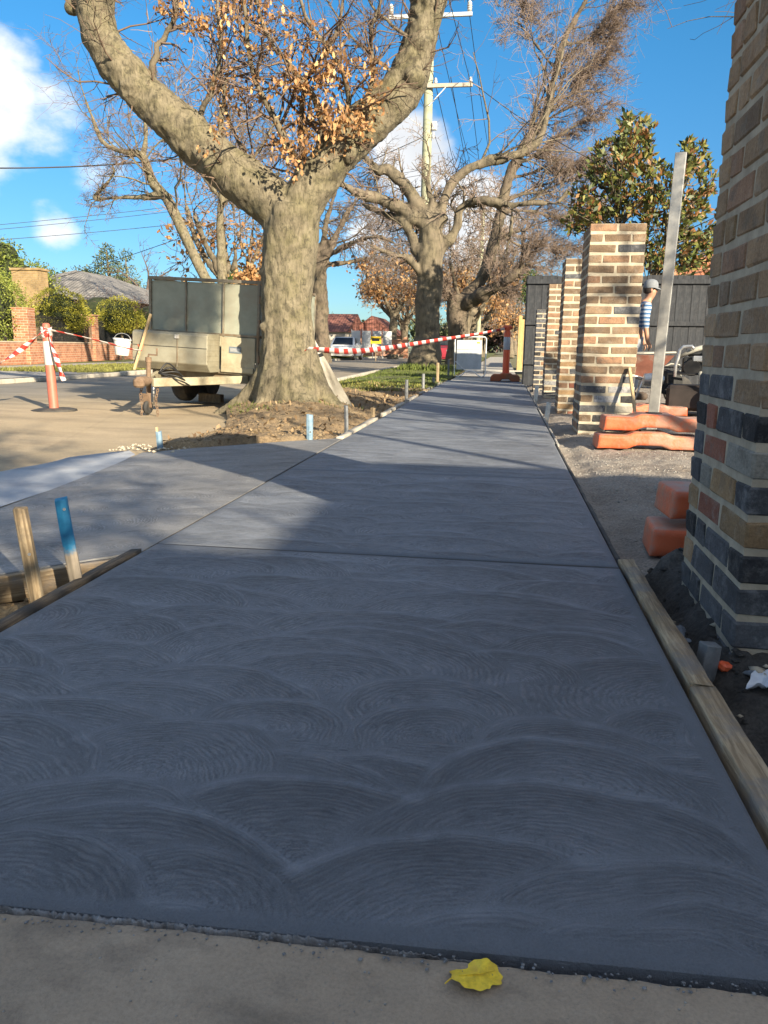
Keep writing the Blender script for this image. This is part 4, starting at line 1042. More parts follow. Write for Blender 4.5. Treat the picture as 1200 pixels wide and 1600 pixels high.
# ================================================================== CONCRETE PUMP / ENGINE
t = thing('engine_pump', 'dark portable engine pump with pale hoses and chrome handle beside the steel post', 'engine', (2.28, 9.9, 0), (0, 0, R(-12)))
link('tub', MB().box((.06, 0, .17), (.72, .5, .30), bev=.04).mesh('tub', 'tub_black'), t)
link('frame', MB().tube([(-.30, -.24, .34), (-.30, -.24, .46), (.36, -.24, .46), (.36, .24, .46), (-.30, .24, .46), (-.30, -.24, .46)], .016, 8).mesh('frame', 'black_steel', smooth=True), t)
e_ = link('engine_block', MB().box((.0, -.05, .55), (.30, .30, .2), bev=.02).mesh('engine_block', 'engine_dark'), t)
link('fuel_tank', MB().box((.02, -.05, .70), (.26, .25, .09), bev=.03).mesh('fuel_tank', 'engine_dark'), t)
link('air_filter', MB().box((.03, -.222, .63), (.14, .06, .07), bev=.012).mesh('air_filter', 'engine_light'), e_)
link('starter', MB().lathe([(.02, 0), (.09, .0), (.10, .03), (.07, .05)], (-.04, -.25, .53), 16, 'Y').mesh('starter', 'black_steel', auto=R(40)), e_)
link('pull_handle', MB().tube([(.16, -.26, .60), (.165, -.27, .71), (.18, -.27, .745), (.215, -.27, .76), (.25, -.27, .74), (.26, -.27, .70), (.265, -.27, .62)], .014, 8).mesh('pull_handle', 'engine_light', smooth=True), t)
link('coupling', MB().tube([(-.22, -.25, .42), (-.22, -.25, .56), (-.2, -.25, .64), (-.19, -.25, .73), (-.15, -.25, .77), (-.06, -.25, .775), (-.03, -.25, .74)], .02, 8).mesh('coupling', 'engine_light', smooth=True), t)
link('hose', MB().tube([(-.19, -.2, .66), (-.02, -.18, .74), (.2, -.15, .80), (.45, -.1, .83), (.7, 0, .80), (.9, .1, .55), (.95, .2, .05)], .03, 10).mesh('hose', 'hose', smooth=True), t)
link('hose', MB().tube([(.06, -.26, .48), (.07, -.29, .40), (.12, -.31, .33), (.22, -.31, .29), (.36, -.3, .28)], .026, 10).mesh('hose', 'hose', smooth=True), t)
for s in (-1, 1): link('wheel', MB().lathe([(.05, -.035), (.15, -.04), (.17, 0), (.15, .04), (.05, .035)], (.26, s*.31, .17), 18, 'Y').mesh('wheel', 'rubber', auto=R(40)), t)
hr = thing('hose_reel', 'wire hose reel and small grey motor standing beyond the wheelbarrow leg', 'hose reel', (1.95, 10.35, 0))
link('reel_frame', MB().tube([(-.02, 0, .05), (0, 0, .40), (.05, 0, .52), (.14, 0, .56), (.24, 0, .55), (.27, 0, .40), (.27, 0, .05), (.12, .1, .05), (-.02, 0, .05)], .011, 8).mesh('reel_frame', 'hose', smooth=True), hr)
link('drum', MB().lathe([(.03, -.1), (.16, -.1), (.16, -.08), (.09, -.07), (.09, .07), (.16, .08), (.16, .1), (.03, .1)], (.13, .05, .33), 18, 'Y').mesh('drum', 'engine_dark', auto=R(40)), hr)
link('motor', MB().lathe([(.03, -.13), (.075, -.12), (.085, -.02), (.085, .08), (.06, .12), (.02, .13)], (-.06, -.02, .36), 16, 'X').mesh('motor', 'engine_light', auto=R(40)), hr)

# ================================================================== WORKER
def skin_mesh(name, verts, edges, radii, root, mat, sub=2):
    me = bpy.data.meshes.new(name); me.from_pydata(verts, edges, []); o = bpy.data.objects.new(name, me); COL.objects.link(o)
    sk = o.modifiers.new('skin', 'SKIN'); sk.use_smooth_shade = True
    for i, r in enumerate(radii):
        d = me.skin_vertices[0].data[i]; d.radius = r if isinstance(r, tuple) else (r, r); d.use_root = (i == root)
    sb = o.modifiers.new('sub', 'SUBSURF'); sb.levels = sub; sb.render_levels = sub
    dg = bpy.context.evaluated_depsgraph_get(); dg.update()
    out = bpy.data.meshes.new_from_object(o.evaluated_get(dg)); out.name = name; out.materials.clear(); out.materials.append(MATS[mat])
    bpy.data.objects.remove(o); bpy.data.meshes.remove(me); out.polygons.foreach_set('use_smooth', np.ones(len(out.polygons), bool)); return out
PT = thing('person', 'person in a striped top and pale cap looking down behind the wheelbarrow', 'person', (1.97, 12.2, 0))
# facing +x; spine bent forward, arms down towards the barrow handles
bv = [(-.06, 0, .90), (-.03, 0, 1.08), (.02, 0, 1.25), (.05, 0, 1.37), (.085, 0, 1.44), (.115, 0, 1.50), (.135, 0, 1.555), (.128, 0, 1.625),
      (.05, -.17, 1.355), (.045, -.20, 1.09), (.10, -.19, .86), (.05, .17, 1.355), (.045, .20, 1.09), (.10, .19, .86),
      (-.05, -.09, .86), (-.02, -.10, .48), (-.05, -.10, .09), (.09, -.11, .035), (-.05, .09, .86), (-.02, .10, .48), (-.05, .10, .09), (.09, .11, .035), (.125, -.19, .80), (.125, .19, .80)]
be = [(0, 1), (1, 2), (2, 3), (3, 4), (4, 5), (5, 6), (6, 7), (3, 8), (8, 9), (9, 10), (3, 11), (11, 12), (12, 13), (0, 14), (14, 15), (15, 16), (16, 17), (0, 18), (18, 19), (19, 20), (20, 21), (10, 22), (13, 23)]
br = [(.125, .10), (.135, .10), (.14, .105), (.115, .09), .056, .066, (.088, .076), (.078, .075), .058, .043, .03, .058, .043, .03, .088, .058, .038, .036, .088, .058, .038, .036, (.034, .018), (.034, .018)]
link('body', skin_mesh('body', bv, be, br, 0, 'skin'), PT)
for s in (-1, 1):
    for k, (dy, L) in enumerate(((-.026, .062), (-.009, .074), (.009, .07), (.026, .055))):
        link('finger', MB().tube([(.125, s*.19+dy, .79), (.135, s*.19+dy, .79-L*.55), (.12, s*.19+dy, .79-L)], [.0085, .008, .0065], 7).mesh('finger', 'skin', smooth=True), PT)
    link('thumb', MB().tube([(.14, s*.16, .82), (.16, s*.15, .785), (.158, s*.155, .755)], [.010, .009, .007], 7).mesh('thumb', 'skin', smooth=True), PT)
sv = [(-.055, 0, .93), (-.03, 0, 1.08), (.02, 0, 1.25), (.048, 0, 1.36), (.075, 0, 1.40), (.05, -.165, 1.355), (.045, -.195, 1.16), (.05, .165, 1.355), (.045, .195, 1.16), (.06, -.197, 1.02), (.06, .197, 1.02)]
link('shirt', skin_mesh('shirt', sv, [(0, 1), (1, 2), (2, 3), (3, 4), (3, 5), (5, 6), (3, 7), (7, 8), (6, 9), (8, 10)], [(.145, .115), (.15, .115), (.157, .122), (.128, .10), .066, .075, .06, .075, .06, .05, .05], 0, 'striped_shirt'), PT)
tv = [(-.06, 0, .95), (-.06, 0, .87), (-.05, -.09, .80), (-.02, -.10, .48), (-.045, -.10, .12), (-.05, .09, .80), (-.02, .10, .48), (-.045, .10, .12)]
link('trousers', skin_mesh('trousers', tv, [(0, 1), (1, 2), (2, 3), (3, 4), (1, 5), (5, 6), (6, 7)], [(.142, .112), (.145, .12), .102, .078, .062, .102, .078, .062], 0, 'shorts'), PT)
for s in (-1, 1): link('boot', MB().box((.03, s*.105, .05), (.29, .105, .11), bev=.03).mesh('boot', 'boots', auto=R(60)), PT)
hx, hz = .118, 1.60
link('hair', MB().lathe([(.05, -.07), (.083, -.05), (.09, 0), (.088, .03)], (hx-.022, 0, hz+.005), 16).mesh('hair', 'hair', smooth=True), PT)
cp = MB().lathe([(.105, .0), (.108, .03), (.10, .075), (.078, .108), (.04, .125), (.012, .129)], (hx-.004, 0, hz+.015), 24)
cap_o = link('cap', cp.mesh('cap', 'cap_grey', auto=R(60)), PT)
n = 13; br_t = [(hx+.075+.0*k, 0, 0) for k in range(n)]
bvs, bfs = [], []
for k in range(n):
    a = R(-68+136*k/(n-1)); r0 = .10
    p = (hx-.004+r0*math.cos(a), r0*math.sin(a), hz+.022)
    q = (hx-.004+(r0+.085*max(.05, math.cos(a*1.25)))*math.cos(a), r0*1.02*math.sin(a), hz+.022-.035*math.cos(a*1.2))
    bvs += [p, q, (p[0], p[1], p[2]-.006), (q[0], q[1], q[2]-.006)]
for k in range(n-1):
    a, b = k*4, k*4+4; bfs += [(a, b, b+1, a+1), (a+2, a+3, b+3, b+2), (a+1, b+1, b+3, a+3)]
link('peak', MB().add(bvs, bfs).mesh('peak', 'cap_grey', smooth=True), cap_o)
link('nose', MB().lathe([(.002, .02), (.009, .008), (.013, -.008), (.010, -.016)], (hx+.088, 0, hz-.025), 8).mesh('nose', 'skin', smooth=True), PT)
for s in (-1, 1):
    link('ear', MB().lathe([(.006, -.028), (.016, -.015), (.018, .006), (.010, .026)], (hx-.004, s*.08, hz-.02), 8).mesh('ear', 'skin', smooth=True), PT)
    link('eye', MB().box((hx+.080, s*.03, hz+.001), (.008, .024, .009), bev=.003).mesh('eye', 'hair'), PT)
link('mouth', MB().box((hx+.079, 0, hz-.066), (.008, .042, .007), bev=.002).mesh('mouth', 'barrow_tray'), PT)

# ================================================================== FORMWORK BOARDS AND PEGS
def board(name, p, q, w, h, mat, label, group, seed=0, n=40):
    """a weathered board: cross-section w x h, edges nibbled along its length; local y runs along the board"""
    p, q = Vector(p), Vector(q); L = (q-p).length
    rng = np.random.default_rng(seed); ys = np.linspace(0, L, n)
    sec = np.array([(-.5, -.5), (-.5, .45), (-.46, .5), (.46, .5), (.5, .45), (.5, -.5)])
    V = np.empty((n, 6, 3))
    for k, (u, z) in enumerate(sec):
        V[:, k, 0] = u*w+.0022*fbm(ys*9, ys*0+k*3.3+seed)+(.004*np.maximum(0, fbm(ys*5, ys*0+k+seed)) if k in (1, 2) else 0); V[:, k, 1] = ys; V[:, k, 2] = z*h+(.0035*fbm(ys*6, ys*0+k*1.7+seed) if z > 0 else 0)
    V[0, :, 1] += rng.normal(size=6)*.004; V[-1, :, 1] += rng.normal(size=6)*.006
    i = np.arange(n-1)[:, None]*6; k = np.arange(6)[None]; F = np.stack([i+k, i+(k+1) % 6, i+6+(k+1) % 6, i+6+k], -1).reshape(-1, 4)
    caps = np.array([[0, 1, 2, 5], [2, 3, 4, 5], [0+(n-1)*6, 5+(n-1)*6, 2+(n-1)*6, 1+(n-1)*6], [2+(n-1)*6, 5+(n-1)*6, 4+(n-1)*6, 3+(n-1)*6]])
    me = mesh_np(name, V.reshape(-1, 3), np.concatenate([F, caps]), mat); bm = bmesh.new(); bm.from_mesh(me); bmesh.ops.recalc_face_normals(bm, faces=bm.faces); bm.to_mesh(me); bm.free()
    o = link(name, me); o.location = p
    a = (q-p).normalized(); o.rotation_euler = (math.asin(a.z), 0, math.atan2(-a.x, a.y))
    return tag(o, label, 'formwork board', group)
GB = 'formwork boards along the new concrete'
board('form_board', (.474, .35, -.047), (.462, 1.66, -.047), .054, .10, 'form_timber', 'stained timber edge board nearest the camera beside the right-hand trench', GB, 1)
board('form_board', (.462, 1.668, -.045), (.452, 2.70, -.043), .052, .10, 'form_timber', 'pale timber edge board beside the foot of the nearest pillar', GB, 2)
board('form_board', (.436, 2.715, -.062), (.436, 6.2, -.062), .018, .10, 'rubber', 'dark thin edge strip between new path and gravel, nearer half', GB, 3)
board('form_board', (.452, 6.25, -.062), (.47, 16.5, -.062), .022, .10, 'form_timber_grey', 'dark thin edge strip running past the row of pillars', GB, 4)
board('form_board', (-1.283, .2, -.052), (-1.279, 2.515, -.050), .045, .10, 'form_mud_shade', 'mud-caked edge board with its shadow painted in dark along the left side of the nearest panel', GB, 5)
board('form_board', (-1.300, 2.478, -.066), (-2.42, 1.54, -.10), .036, .09, 'form_timber', 'slanting timber edge board along the near side of the driveway', GB, 6)
for k, (y0, y1) in enumerate(((6.15, 8.0), (8.55, 10.4), (10.75, 13.4), (13.6, 17.4))):
    lab = ['pale crusted edge board between the big tree and the path', 'pale edge board beside the dug hollow past the big tree', 'short grey edge board beside the third group of pegs', 'last grey edge board before the lawn near the sign'][k]
    board('form_board', (-1.295-.01*k, y0, -.045), (-1.30-.012*k, y1, -.045), .06, .10, 'kerb_concrete' if k < 2 else 'form_timber_grey', lab, GB, 10+k)
GP = 'pegs holding the formwork'
def peg(loc, h, w, d, mat, label, tilt=(0, 0, 0), ridge=True, nail=False):
    t = thing('peg', label, 'peg', loc, (R(tilt[0]), R(tilt[1]), R(tilt[2])), GP)
    rng = random.Random(int(loc[1]*1000))
    mb = MB(); z0 = -.14
    prof = [(-w/2, -d/2), (0, -d/2-(.007 if ridge else 0)), (w/2, -d/2), (w/2, d/2), (-w/2, d/2)]
    lev = [z0, 0, h*.35, h*.7, h]
    for z in lev: mb.v += [(x+rng.uniform(-.0015, .0015), y+rng.uniform(-.0015, .0015), z+(rng.uniform(-.006, .006) if z == h else 0)) for x, y in prof]
    for i in range(len(lev)-1):
        for k in range(5): mb.f.append((i*5+k, i*5+(k+1) % 5, (i+1)*5+(k+1) % 5, (i+1)*5+k))
    mb.f.append(tuple(20+k for k in range(5))); mb.f.append(tuple(reversed(range(5))))
    link('shaft', mb.mesh('shaft', mat, bevel=.002), t)
    if nail:
        for zz in nail: link('nail', MB().lathe([(.0045, 0), (.0045, .003), (.002, .005)], (.008, -d/2-.009, zz), 8, 'Y').mesh('nail', 'engine_light'), t)
    return t
peg((-1.318, 1.985, -.07), .335, .034, .028, 'peg_timber', 'bare weathered timber peg at the left edge of the nearest panel', (2, -5, 20), True, (.05, .2))
peg((-1.30, 2.17, -.07), .325, .036, .028, 'peg_blue', 'timber peg with a blue painted top at the left edge of the nearest panel', (1, -6, 24), True, (.295,))
t = peg((-2.62, 5.66, -.09), .15, .04, .035, 'peg_blue_faded', 'short faded blue peg with a pale splintered tip by the gutter end', (0, -3, 10)); link('splinter', MB().box((-.012, 0, .16), (.018, .03, .05), bev=.004).mesh('splinter', 'stick_timber'), t)
peg((-1.565, 6.22, -.05), .22, .05, .035, 'peg_blue_faded', 'faded blue peg in the soil in front of the big tree', (0, 1, 5))
peg((-1.36, 6.75, -.06), .27, .035, .03, 'peg_steel', 'dark peg with a pale edge at the corner of the path and driveway', (0, -1, 10))
peg((-1.40, 8.4, -.09), .16, .045, .03, 'peg_timber', 'stubby pale split peg low in the dug hollow', (0, 2, 0))
peg((-1.36, 11.1, -.06), .33, .045, .035, 'peg_steel', 'tall dark peg past the hollow, first of the far group', (0, 0, 0))
peg((-1.375, 13.6, -.06), .34, .05, .035, 'peg_steel', 'dark peg on the lawn edge between two others', (0, 0, 0))
peg((-1.39, 15.8, -.05), .19, .05, .035, 'peg_steel', 'short dark peg beside the pale timber pair', (0, 0, 0))
peg((-1.40, 16.9, -.05), .46, .06, .035, 'peg_timber', 'pale tall timber peg near the lawn', (0, 0, 0))
peg((-1.42, 20.5, -.03), .46, .05, .035, 'peg_steel', 'thin dark peg nearest the folded sign', (0, 0, 0))
peg((.49, 8.7, -.06), .21, .05, .03, 'peg_white', 'pale peg leaning beside the second pillar', (3, 5, 0))
peg((.50, 12.0, -.06), .24, .055, .03, 'peg_white', 'pale peg beside the slim third pillar', (3, 3, 0))
peg((.525, 1.90, -.12), .13, .045, .032, 'peg_steel', 'dull dark grey peg in the trench by the nearest pillar', (0, 6, 20))
# rubbish in the trench
def crumple(name, loc, s, mat, label, seed, flat=.5):
    rng = np.random.default_rng(seed); n = 14
    g = np.linspace(-1, 1, n); X, Y = np.meshgrid(g, g); Z = flat*fbm(X*1.6+seed, Y*1.6, o=4)+.3*np.abs(fbm(X*4, Y*4+seed))
    m_ = 1+.35*fbm(X*1.2+9, Y*1.2+seed); V = np.stack([X*m_*s[0], Y*m_*s[1], (Z+.25)*s[2]], -1).reshape(-1, 3)
    i = np.arange((n-1)*(n-1)); a = i//(n-1)*n+i % (n-1); F = np.stack([a, a+1, a+n+1, a+n], 1)
    V = np.concatenate([V, V-np.array([0, 0, .002])]); F = np.concatenate([F, F[:, ::-1]+n*n])
    o = link(name, mesh_np(name, V, F, mat)); o.location = loc; return tag(o, label, 'rubbish', 'scraps in the trench')
crumple('plastic_scrap', (.66, 1.83, -.05), (.055, .04, .035), 'scrap_white', 'crumpled pale plastic scrap at the corner of the nearest pillar', 1)
crumple('plastic_scrap', (.80, 1.76, -.055), (.06, .03, .03), 'scrap_dark', 'crumpled grey sheet scrap under the front of the nearest pillar', 2)
crumple('plastic_scrap', (.62, 1.52, -.115), (.014, .012, .02), 'scrap_white', 'small white scrap lying in the dark trench', 3)
crumple('plastic_scrap', (.535, 2.20, -.085), (.035, .06, .03), 'scrap_dark', 'grey crumpled sheet beside the pale edge board', 4)
o = link('brick_chip', MB().box((0, 0, 0), (.035, .028, .022), (.2, .3, .5), bev=.006).mesh('brick_chip', 'bright_orange')); o.location = (.575, 1.90, -.045); tag(o, 'small orange chip in the trench at the pillar foot', 'rubbish')
# yellow leaf
def leaf_outline():
    pts = []
    n = 44
    for k in range(n):
        a = 2*math.pi*k/n
        r = .027*(1+.18*math.cos(a)+.07*math.cos(2*a+.6))*(1+.055*math.sin(a*11))*(.82 if abs(a-math.pi*.62) < .1 else 1)
        pts.append((r*math.cos(a)*1.08, r*math.sin(a)*.92, .0035*math.sin(a*2.0)+.0025*math.cos(a*3)+.003))
    return pts
pts = leaf_outline(); mb = MB(); mb.v = [(p[0]*.03, p[1]*.03, .004) for p in pts[:1]]+[(p[0]*.55, p[1]*.55, p[2]*.7+.0012) for p in pts]+pts
n = len(pts)
for k in range(n): k2 = (k+1) % n; mb.f += [(0, 1+k, 1+k2), (1+k, 1+n+k, 1+n+k2, 1+k2)]
t = thing('fallen_leaf', 'single yellow leaf with a ragged edge lying at the joint in the foreground', 'leaf', (.004, .787, -.007), (R(3), R(-2), R(200)))
me = mb.mesh('blade', 'yellow_leaf', smooth=True); link('blade', me, t)
link('stalk', MB().tube([(.028, 0, .004), (.038, .003, .005), (.046, .008, .004)], [.0012, .001, .0008], 6).mesh('stalk', 'yellow_leaf', smooth=True), t)
link('vein', MB().tube([(.027, 0, .0055), (0, .001, .0055), (-.02, -.001, .005)], [.0009, .0007, .0004], 5).mesh('vein', 'yellow_leaf', smooth=True), t)

# ================================================================== TREES
def path_mb(pts, rad, n, sides=20):
    P, r = resample(pts, rad, n); mb = MB(); mb.tube([Vector(p) for p in P], list(r), sides); return mb, P, r
def stack(paths, n):
    """resample several limbs to n points each -> arrays"""
    A, B = [], []
    for pts, rad in paths:
        P, r = resample(pts, rad, n); A.append(P); B.append(r)
    return np.array(A), np.array(B)
def rel(pts, root): return [Vector(p)-Vector(root) for p in pts]
def twig_obj(name, parent, levels, mat, sides=3, kind='stuff'):
    V, F = merge([tubes(P, r, s) for (P, r, s) in levels])
    o = link(name, mesh_np(name, V, F, mat, True), parent)
    if kind: o['kind'] = kind
    return o

# ---- the big tree by the driveway
root = Vector((TREE[0], TREE[1], 0))
T1 = thing('street_tree', 'large forked street tree with a thick pale trunk and clinging brown leaves beside the trailer', 'tree', root)
trunk_pts = [(.03, 0, -.2), (.02, 0, .12), (.0, 0, .5), (-.02, 0, 1.0), (-.01, 0, 1.5), (.03, 0, 1.95), (.10, 0, 2.35)]
mbs = [path_mb(trunk_pts, [.54, .45, .36, .318, .312, .335, .35], 24, 24)[0]]
def limb(pxs, dY, radii, Y0=9.55): return [tuple(at(px, py, Y0+d)-root) for (px, py), d in zip(pxs, dY)], radii
L1 = limb([(455, 350), (420, 312), (365, 272), (300, 217), (228, 150), (172, 85), (150, 30), (150, -40), (165, -120)], [0, 0, -.05, -.1, -.2, -.3, -.35, -.4, -.4], [.28, .30, .265, .25, .24, .222, .21, .195, .17])
L2 = limb([(462, 345), (490, 290), (528, 235), (575, 190), (622, 150), (648, 95), (662, 40), (674, -20), (690, -110)], [0, 0, .05, .1, .15, .2, .2, .15, .1], [.28, .265, .245, .24, .235, .205, .20, .215, .17])
for pts, rad in (L1, L2): mbs.append(path_mb(pts, rad, 40, 22)[0])
for ang, ln, r0 in ((-.15, .62, .16), (.9, .48, .13), (2.2, .5, .14), (3.3, .66, .16), (4.2, .5, .14), (5.3, .55, .15), (-.75, .5, .12)):    # root flare
    c, s_ = math.cos(ang), math.sin(ang)
    mbs.append(path_mb([(c*.22, s_*.22, .75), (c*.34, s_*.34, .28), (c*(ln), s_*(ln), -.03), (c*(ln+.3), s_*(ln+.3), -.14)], [.13, r0, r0*.8, r0*.45], 12, 10)[0])
# burls and knots
for c, r in (((-1.72, -.32, 3.62), .19), ((-.25, -.20, .95), .075), ((-.27, -.1, 1.6), .075), ((.22, -.2, .55), .07), ((-2.40, -.30, 4.50), .10), ((.75, -.1, 2.95), .13), ((1.50, .0, 3.72), .12), ((1.56, .05, 4.1), .10)):
    m_ = MB().lathe([(r*.25, -r*.95), (r*.75, -r*.6), (r, 0), (r*.75, r*.6), (r*.25, r*.95)], c, 12); mbs.append(m_)
me = voxel(mbs, .021, 'trunk')
def bark_d(co):
    x, y, z = co[:, 0], co[:, 1], co[:, 2]; th = np.arctan2(y, x-.02*z)
    low = np.clip(1-z/2.2, 0, 1)
    d = .022*fbm(x*2.6, y*2.6, z*1.7, o=3)+.012*fbm(x*8, y*8, z*3.5, o=3)+.009*fbm(x*22, y*22, z*8, o=3)
    d += .024*low*np.sin(th*7+2.2*fbm(x*1.5, y*1.5, z*.8, o=2))
    d += .020*np.clip(z-2.0, 0, 1)*fbm(x*5+3, y*5, z*5, o=3)
    # wrinkled collars along the upper limbs
    d += .012*np.clip((z-2.6)/1., 0, 1)*np.sin(z*38+7*fbm(x*3, y*3, z*3, o=2))*np.clip(fbm(x*2+9, y*2, z*2, o=2)*1.5, 0, 1)
    return d
displace(me, bark_d); me.materials.append(MATS['bark_main']); link('trunk', me, T1)
# pruning scar with a rolled rim
sc = Vector(at(185, 92, 9.28))-root
tor = MB(); nrm = Vector((.12, -1, -.05)).normalized(); q = nrm.to_track_quat('Z', 'Y').to_matrix().to_4x4()
ring = MB(); segs = 26
ring.tube([(q @ Vector((.135*math.cos(a), .17*math.sin(a), 0)))+sc+nrm*.02 for a in np.linspace(0, 2*math.pi, segs)], [.034+.008*math.sin(k*1.7) for k in range(segs)], 8)
link('scar_rim', ring.mesh('scar_rim', 'bark_main', smooth=True), T1)
disc = MB().lathe([(.005, .03), (.03, .018), (.08, .012), (.13, .0)], (0, 0, 0), 22); disc.v = [tuple((q @ Vector((x, y*1.25, z)))+sc+nrm*.012) for x, y, z in disc.v]
link('scar', disc.mesh('scar', 'bark_main', smooth=True), T1)
# secondary branches: measured ones plus grown ones
sec = [limb([(232, 125), (250, 70), (275, 20), (262, -40)], [-.15, -.25, -.3, -.3], [.05, .032, .024, .016]),
       limb([(470, 262), (430, 190), (395, 110), (385, 40), (372, -60)], [0, -.1, -.25, -.3, -.3], [.055, .04, .03, .024, .016]),
       limb([(492, 255), (505, 190), (470, 120), (420, 60), (395, -30)], [0, -.15, -.3, -.35, -.3], [.06, .042, .032, .024, .015]),
       limb([(480, 262), (470, 200), (478, 130), (520, 60), (545, -40)], [.1, .1, .05, 0, 0], [.05, .036, .028, .022, .014]),
       limb([(515, 235), (545, 170), (530, 100), (480, 30), (470, -60)], [.1, 0, -.2, -.2, -.2], [.05, .036, .028, .022, .014]),
       limb([(560, 190), (585, 120), (580, 60), (600, -10)], [.1, 0, -.1, -.1], [.04, .03, .022, .014]),
       limb([(300, 210), (330, 140), (345, 70), (340, -30)], [-.1, -.2, -.25, -.25], [.04, .03, .022, .014]),
       limb([(415, 300), (385, 250), (350, 165), (345, 60), (350, -20)], [.15, .3, .4, .45, .45], [.035, .026, .02, .016, .012]),
       limb([(628, 130), (590, 95), (560, 70), (520, 20), (500, -40)], [.1, 0, -.1, -.1, -.1], [.024, .018, .014, .011, .008]),
       limb([(640, 60), (600, 30), (570, -10), (540, -60)], [.1, 0, -.1, -.1], [.022, .017, .012, .009])]
rng = np.random.default_rng(21)
SP, SR = stack(sec, 14); SP += rng.normal(size=SP.shape)*.012
for q_ in range(len(SP)):
    V, F = tubes(SP[q_:q_+1], SR[q_:q_+1], 7); link('branch', mesh_np('branch', V, F, 'bark_mid', True), T1)
b1, r1 = grow(rng, SP, SR, 15, .5, (.4, 1.2), .28, .02, 6, .5, .3, .12)
LM, LR = stack([L1, L2], 16)
b1b, r1b = grow(rng, LM, LR*.06+.004, 26, .24, (.9, 1.5), .28, .12, 6, .8, .3, .12)
b1, r1 = np.concatenate([b1, b1b]), np.concatenate([r1, r1b])
b2, r2 = grow(rng, b1, r1, 6, .55, (.4, 1.1), .25, .0, 5, .6, .35, .1, minr=.0024)
b3, r3 = grow(rng, b2[rng.permutation(len(b2))[:900]], r2[:900], 3, .6, (.4, 1.1), .25, .0, 4, .6, .4, .1, minr=.0018)
twig_obj('twigs', T1, [(b1, r1, 4), (b2, r2, 3), (b3, r3, 3)], 'twig')
# clinging dead leaves in hanging bunches
bunch = [(478, 85, 40, 60), (420, 30, 45, 40), (330, 20, 60, 30), (270, 10, 40, 22), (500, 190, 55, 60), (540, 130, 50, 60), (470, 215, 45, 55), (530, 205, 50, 40), (395, 150, 30, 30), (350, 130, 30, 35),
         (430, 215, 28, 22), (385, 55, 28, 40), (455, 150, 40, 40), (580, 145, 25, 35), (350, 45, 30, 30), (560, 175, 30, 30), (480, 250, 30, 15), (380, 5, 60, 20), (505, 105, 25, 45), (345, 200, 20, 30)]
CP = []
for (px, py, rx, ry) in bunch:
    n = max(4, int(rx*ry/80))
    for _ in range(n):
        a, rr_ = rng.uniform(0, 6.28), math.sqrt(rng.uniform(0, 1)); CP.append(np.array(at(px+rx*rr_*math.cos(a), py+ry*rr_*math.sin(a), 9.3+rng.uniform(-.45, .45))-root))
# snap each bunch onto a nearby twig so that it hangs from wood
TW = np.concatenate([b1.reshape(-1, 3), b2.reshape(-1, 3), SP.reshape(-1, 3)])
CP = np.array(CP); SN = np.array([TW[np.argmin(((TW-c)**2).sum(1))] for c in CP]); dd = np.linalg.norm(SN-CP, axis=1)
CP = np.where((dd < .22)[:, None], SN, CP)
# stems that carry the bunches further from the wood
far_ = dd >= .22; st_ = np.stack([SN[far_]+(CP[far_]-SN[far_])*t_ for t_ in (0, .35, .7, 1.0)], 1) if far_.any() else None
if st_ is not None: st_ = st_+rng.normal(size=st_.shape)*.02; twig_obj('stems', T1, [(st_, np.full(st_.shape[:2], .004), 3)], 'twig')
n_per = 10; idx = np.repeat(np.arange(len(CP)), n_per); LP = CP[idx]+rng.normal(size=(len(idx), 3))*.055; LP[:, 2] -= .02
lm = []
for k in range(4):                       # single oak-like leaves, lobed outline, slightly curled
    m_ = MB(); lob = [(0, 0), (.10, .13), (.22, .10), (.36, .24), (.5, .17), (.64, .25), (.8, .13), (1, .0)]; cz = rng.uniform(-.25, .25)
    top = [(x*.11, y*.11, cz*.11*(x-.5)**2*2+.03*y) for x, y in lob]; bot = [(x*.11, -y*.11, cz*.11*(x-.5)**2*2+.03*y) for x, y in lob[1:-1]]
    m_.v = top+bot; nT = len(top)
    for i_ in range(nT-1):
        bl = lambda j: j if j in (0, nT-1) else nT+j-1
        f_ = [i_, i_+1, bl(i_+1), bl(i_)]; f2 = []
        for q_ in f_:
            if q_ not in f2: f2.append(q_)
        m_.f.append(tuple(f2))
    lm.append(m_.mesh('leaf', 'dead_leaf_single', smooth=True))
order = rng.permutation(len(LP)); single = order[np.argsort(LP[order][:, 1])[:290]]
for j in single:
    o = link('leaf', lm[j % 4], T1); o.location = LP[j]; o.rotation_euler = (rng.uniform(-.9, .9), R(75)+rng.normal()*.7, rng.uniform(0, 6.28)); s_ = rng.uniform(.45, .85); o.scale = (s_, s_, s_)
rest = np.setdiff1d(order, single)
leaf_obj('leaves', T1, rng, LP[rest], .064, 'dead_leaf', droop=.9, aspect=.55, jitter=1)
# pale sheet standing behind the trunk
sv_, sf_ = grid(np.linspace(0, 1, 14), np.linspace(0, 1, 14), lambda X, Y: .03*fbm(X*3, Y*3))
sv2 = np.stack([-.05+.36*sv_[:, 0]*(1-.75*sv_[:, 1])-.16*sv_[:, 1]+.12*sv_[:, 0]*(1-sv_[:, 1]), .05*sv_[:, 0]+sv_[:, 2]-.1*sv_[:, 1], .95*sv_[:, 1]-.02], 1)
o = link('plastic_sheet', mesh_np('plastic_sheet', np.concatenate([sv2, sv2+np.array([.004, .004, 0])]), np.concatenate([sf_, sf_[:, ::-1]+len(sv2)]), 'plastic_sheet', True)); o.location = (-2.40, 10.15, -.03)
tag(o, 'pale plastic sheet leaning against the far side of the big tree trunk', 'plastic sheet')

